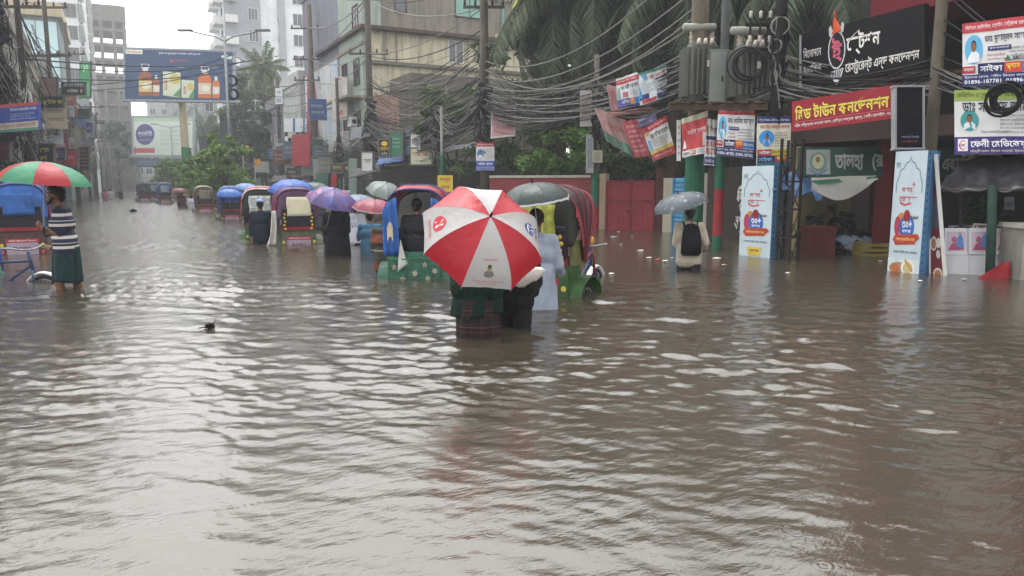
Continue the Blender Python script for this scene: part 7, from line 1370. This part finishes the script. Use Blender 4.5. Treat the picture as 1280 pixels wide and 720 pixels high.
    person('person in white shirt wading between the black robe and blue shirt', 441, 17.2, .72, 8, [('shirt', cloth('b7b9c6', .8, .1), 1.9, .8), ('trousers', black)], .98, .12, {1: (.25, .3, 1.05)}, vox=.014)
    c = D2(447, 254, 17.0); umbrella('grey blue umbrella half hidden behind the purple flowered one', c, V((0, 0, 1))*.97+tocam(c)*.1, .46, .2, [('6f8094', .3, .4)], .3, .6)
    person('person in blue shirt leaning forward under the pink umbrella', 461, 15.0, .82, -10, [('shirt', cloth('3f6680', .8, .2), .8, .82), ('trousers', black)], .97, .22, {1: (.2, .42, 1.1), -1: (-.22, .4, 1.15)}, vox=.013)
    c = D2(468, 262, 14.2); umbrella('dusty pink umbrella with pale rim left of the blue curtained rickshaw', c, V((0, 0, 1))*.96+rt*.10+tocam(c)*.14, .43, .2, [('9a5060', .3, .4)], .0, .6, trim='b8a0a4')
    gs = bands('sweat', ['3a3833', '3a3833', '8a867c', '3a3833', '7a4a34', '6a3f30'], [.11, .06, .02, .12, .06, .09])
    person('person in grey and rust striped jumper wading left of the blue curtained rickshaw', 481, 11.4, .66, 2, [('shirt', gs, 1.95, .82), ('trousers', M('22211f', .7, .3))], .95, .16, {1: (.25, .36, 1.0), -1: (-.2, .3, 1.02)}, vox=.011)
    m = MB(); P = quadP(D2(497, 340, 11.0), D2(509, 330, 11.0), D2(501, 300, 11.0), D2(500, 300, 11.0)); tag(MB().slab(lambda u, v, h: P(u, v, h)+P.N*.02*math.sin(5*u+4*v), 4, 8, .01).build('plastic_sheet', M('b9b8b2', .4, .1), None, smooth=True), 'white plastic strip hanging at the left of the blue curtained rickshaw', 'plastic sheet')
    c = D2(481, 240, 19.5); umbrella('grey green umbrella with a white printed ring above the pink umbrella', c, V((0, 0, 1))*.92+rt*.22+tocam(c)*.32, .52, .24, [('7f8a86', .3, .4)], .2, .62, {7: lambda pr: (pr.ell(.5, .35, .3, .15, M('c9cccc')), pr.ell(.5, .35, .22, .1, M('6f7a76')), pr.text('66', .32, .29, .68, .41, M('c9cccc'), .03))})
    person('dark haired person under the grey green umbrella', 478, 19.8, .7, -6, [('shirt', cloth('5a5048'), .9, .8), ('trousers', black)], 1.0, .0, {1: (.1, .25, 1.2)}, vox=.016)
    # people by the middle rickshaws
    nv = cloth('1a2230')
    person('dark clothed person in a pale blue cap between the two nearest left rickshaws', 324, 17.6, .66, -20, [('shirt', nv, 1.9, .74), ('trousers', M('14161c')), ('cap', M('6a88b8', .4))], .98, .06, {1: (.26, .32, 1.05)}, vox=.013)
    P = quadP(D2(333, 308, 17.0), D2(344, 306, 17.2), D2(348, 262, 17.4), D2(341, 264, 17.2)); tag(MB().slab(lambda u, v, h: P(u+.12*math.sin(3*v), v, h)+P.N*.06*math.sin(9*u+4*v), 8, 12, .012).build('plastic_sheet', M('b5b2ac', .35, .15, 6, bump=.4), None, smooth=True), 'dirty white plastic sheet hanging beside the purple hooded rickshaw', 'plastic sheet')
    c = D2(364, 238, 18.2); umbrella('bright blue umbrella above the purple hooded rickshaw', c, V((0, 0, 1))*.97-rt*.02+tocam(c)*.18, .56, .27, [('3f66b4', .3, .4)], .3, .6)
    person('person mostly hidden pulling the purple hooded rickshaw', 372, 19.4, .62, -25, [('shirt', cloth('4a4a54'), .9, .8), ('trousers', black)], 1.0, .1, {1: (.25, .4, 1.0), -1: (-.25, .4, 1.0)}, vox=.016)
    c = D2(395, 236, 23); umbrella('small dark grey umbrella behind the bright blue one', c, V((0, 0, 1))*.97+rt*.1, .45, .2, [('5c625f', .3, .4)], .3, .6)
    person('person under the small dark grey umbrella', 396, 23.3, .75, -20, [('shirt', cloth('3c4044'), .9, .8), ('trousers', black)], 1.0, vox=.02, arms={1: (.1, .25, 1.25)})
    c = D2(287, 244, 29.2); umbrella('blue umbrella above the blue wrapped rickshaw', c, V((0, 0, 1))*.98+tocam(c)*.15, .52, .26, [('4470bc', .3, .4)], .1, .6)
    c = D2(309, 236, 27); umbrella('pale blue umbrella between the blue wrapped and red roofed rickshaws', c, V((0, 0, 1))*.97+rt*.1+tocam(c)*.1, .46, .2, [('6a8ac0', .3, .4)], .1, .6)
    person('person under the pale blue umbrella between rickshaws', 309, 27.2, .75, -20, [('shirt', cloth('4a5464'), .9, .8), ('trousers', black)], 1.0, vox=.02, arms={1: (.1, .25, 1.25)})
    person('person in dark maroon clothes wading beside the hedge', 226, 46, .75, -20, [('shirt', cloth('5c3038'), 1.9, .7), ('skirt', cloth('4a2c34'), .95, .2, .2, .25, 'robe')], 1.0, vox=.02, arms={1: (.1, .25, 1.25)})
    c = D2(224, 241, 46); umbrella('maroon umbrella beside the median hedge', c, V((0, 0, 1)), .55, .3, [('7a3440', .3, .4)], .1, .6)
    person('person in white shirt wading beside the median hedge', 238, 43, .8, -10, [('shirt', cloth('b9bcc4'), 1.0, .8), ('trousers', black)], .95, .1, vox=.02)
    # passenger and pullers on rickshaws
    A2 = RK['R2']; q = A2 @ V((-.02, -.12, .13))
    person('dark clothed passenger seated in the blue curtained rickshaw', 0, 0, 0, 6, [('shirt', M('1c1d22'), 1.9, .9)], .95, .0, vox=.014, at=q, sit=True, arms={1: (.20, .16, .98), -1: (-.20, .16, .98)})
    q = RK['R4'] @ V((0, .62, .05)); person('puller seated on the red roofed rickshaw seen through its hood', 0, 0, 0, -16, [('shirt', cloth('38424c'), .9, .88), ('trousers', M('1c2024'))], .98, .15, vox=.016, at=q, sit=True, arms={1: (.26, .55, 1.12), -1: (-.26, .55, 1.12)})
    for px, D, lab, c_ in ((130, 66, 'far person in pink on the left side of the street', '9a5a70'), (137, 70, 'far person in white on the left side of the street', 'a8a8ac'), (150, 72, 'far dark figure wading at the left side of the street', '2a2c32'), (146, 84, 'farther grey figure near the far left shops', '5a5e64'), (420, 36, 'distant person in pale pink behind the umbrellas by the shops', 'b08a90'), (432, 37, 'distant person in grey white behind the umbrellas by the shops', 'a0a4a8')):
        person(lab, px, D, .7 if D > 40 else .35, -20+px % 40, [('shirt', cloth(c_), 1.0, .78), ('trousers', M('22242a'))], 1.0, vox=.026)
    # loose things on the water
    rnd = random.Random(15); lm = [M('c9c6c0', .4, .15), M('b9a48c', .5, .2), M('c0542c', .5, .2), M('8f9a98', .4, .2)]
    spots = [(767, 297, 3), (790, 296, 0), (776, 306, 1), (801, 314, 0), (822, 325, 2), (831, 327, 0), (840, 323, 0), (896, 324, 0), (764, 343, 0), (812, 323, 0), (886, 305, 3), (1100, 327, 0), (985, 342, 0), (870, 310, 3), (905, 332, 1), (773, 290, 0), (1150, 352, 0), (1205, 350, 3)]
    for i, (px, py, k) in enumerate(spots):
        p = onz(px, py); m = MB(); s = rnd.uniform(.035, .065)*(1.8 if px in (767, 896, 801) else 1); rings = []
        for j in range(6): rings.append([p+V((math.cos(a)*s*math.sin(PI*(j+.5)/6)*rnd.uniform(.6, 1.3), math.sin(a)*s*.7*math.sin(PI*(j+.5)/6)*rnd.uniform(.6, 1.3), .012+(j-2)*s*.09)) for a in np.linspace(0, 2*PI, 9, endpoint=False)])
        tag(m.loft(rings).build('floating_litter', lm[k], None), ('crumpled pale plastic litter floating before the red gate', 'brown scrap of card floating before the shops', 'orange plastic wrapper floating near the man with the backpack', 'grey plastic scrap floating before the shops')[k], 'litter', ('pale litter', 'brown litter', 'orange litter', 'grey litter')[k])
    p = onz(262, 411); t = thing('floating_debris', 'small dark leafy clump floating alone on the left of the flood', 'debris', p); m = MB(); leaves(m, (p.x, p.y, .025), .07, .05, .04, 60, .03, random.Random(2), .1); m.build('leaf_clump', leafmat('1c1a12', 'deb'), t); MB().tube([p+V((-.1, 0, .015)), p+V((0, 0, .03)), p+V((.06, .02, .07))], .006, 5).build('twig', BARK, t)
    p = onz(167, 345-80); t = thing('floating_debris', 'dark lump floating in the middle distance on the left', 'debris', p); m = MB(); leaves(m, (p.x, p.y, .05), .25, .2, .1, 60, .1, random.Random(3), .1); m.build('leaf_clump', leafmat('1c1a12', 'deb'), t)
def haze():
    m = bpy.data.materials.new('haze'); m.use_nodes = True; nt = m.node_tree; nt.nodes.remove(nt.nodes['Principled BSDF'])
    pv = nt.nodes.new('ShaderNodeVolumePrincipled'); pv.inputs['Color'].default_value = (.92, .95, 1, 1); pv.inputs['Density'].default_value = HAZE; pv.inputs['Anisotropy'].default_value = .0
    nt.links.new(pv.outputs[0], nt.nodes['Material Output'].inputs['Volume'])
    o = MB().bb(-130, 130, -60, 300, -1.2, 66).build('haze', m); tag(o, None, None, None, 'stuff')
HAZE = .0016
people()
water()
haze()
bpy.data.scenes.remove(TS)
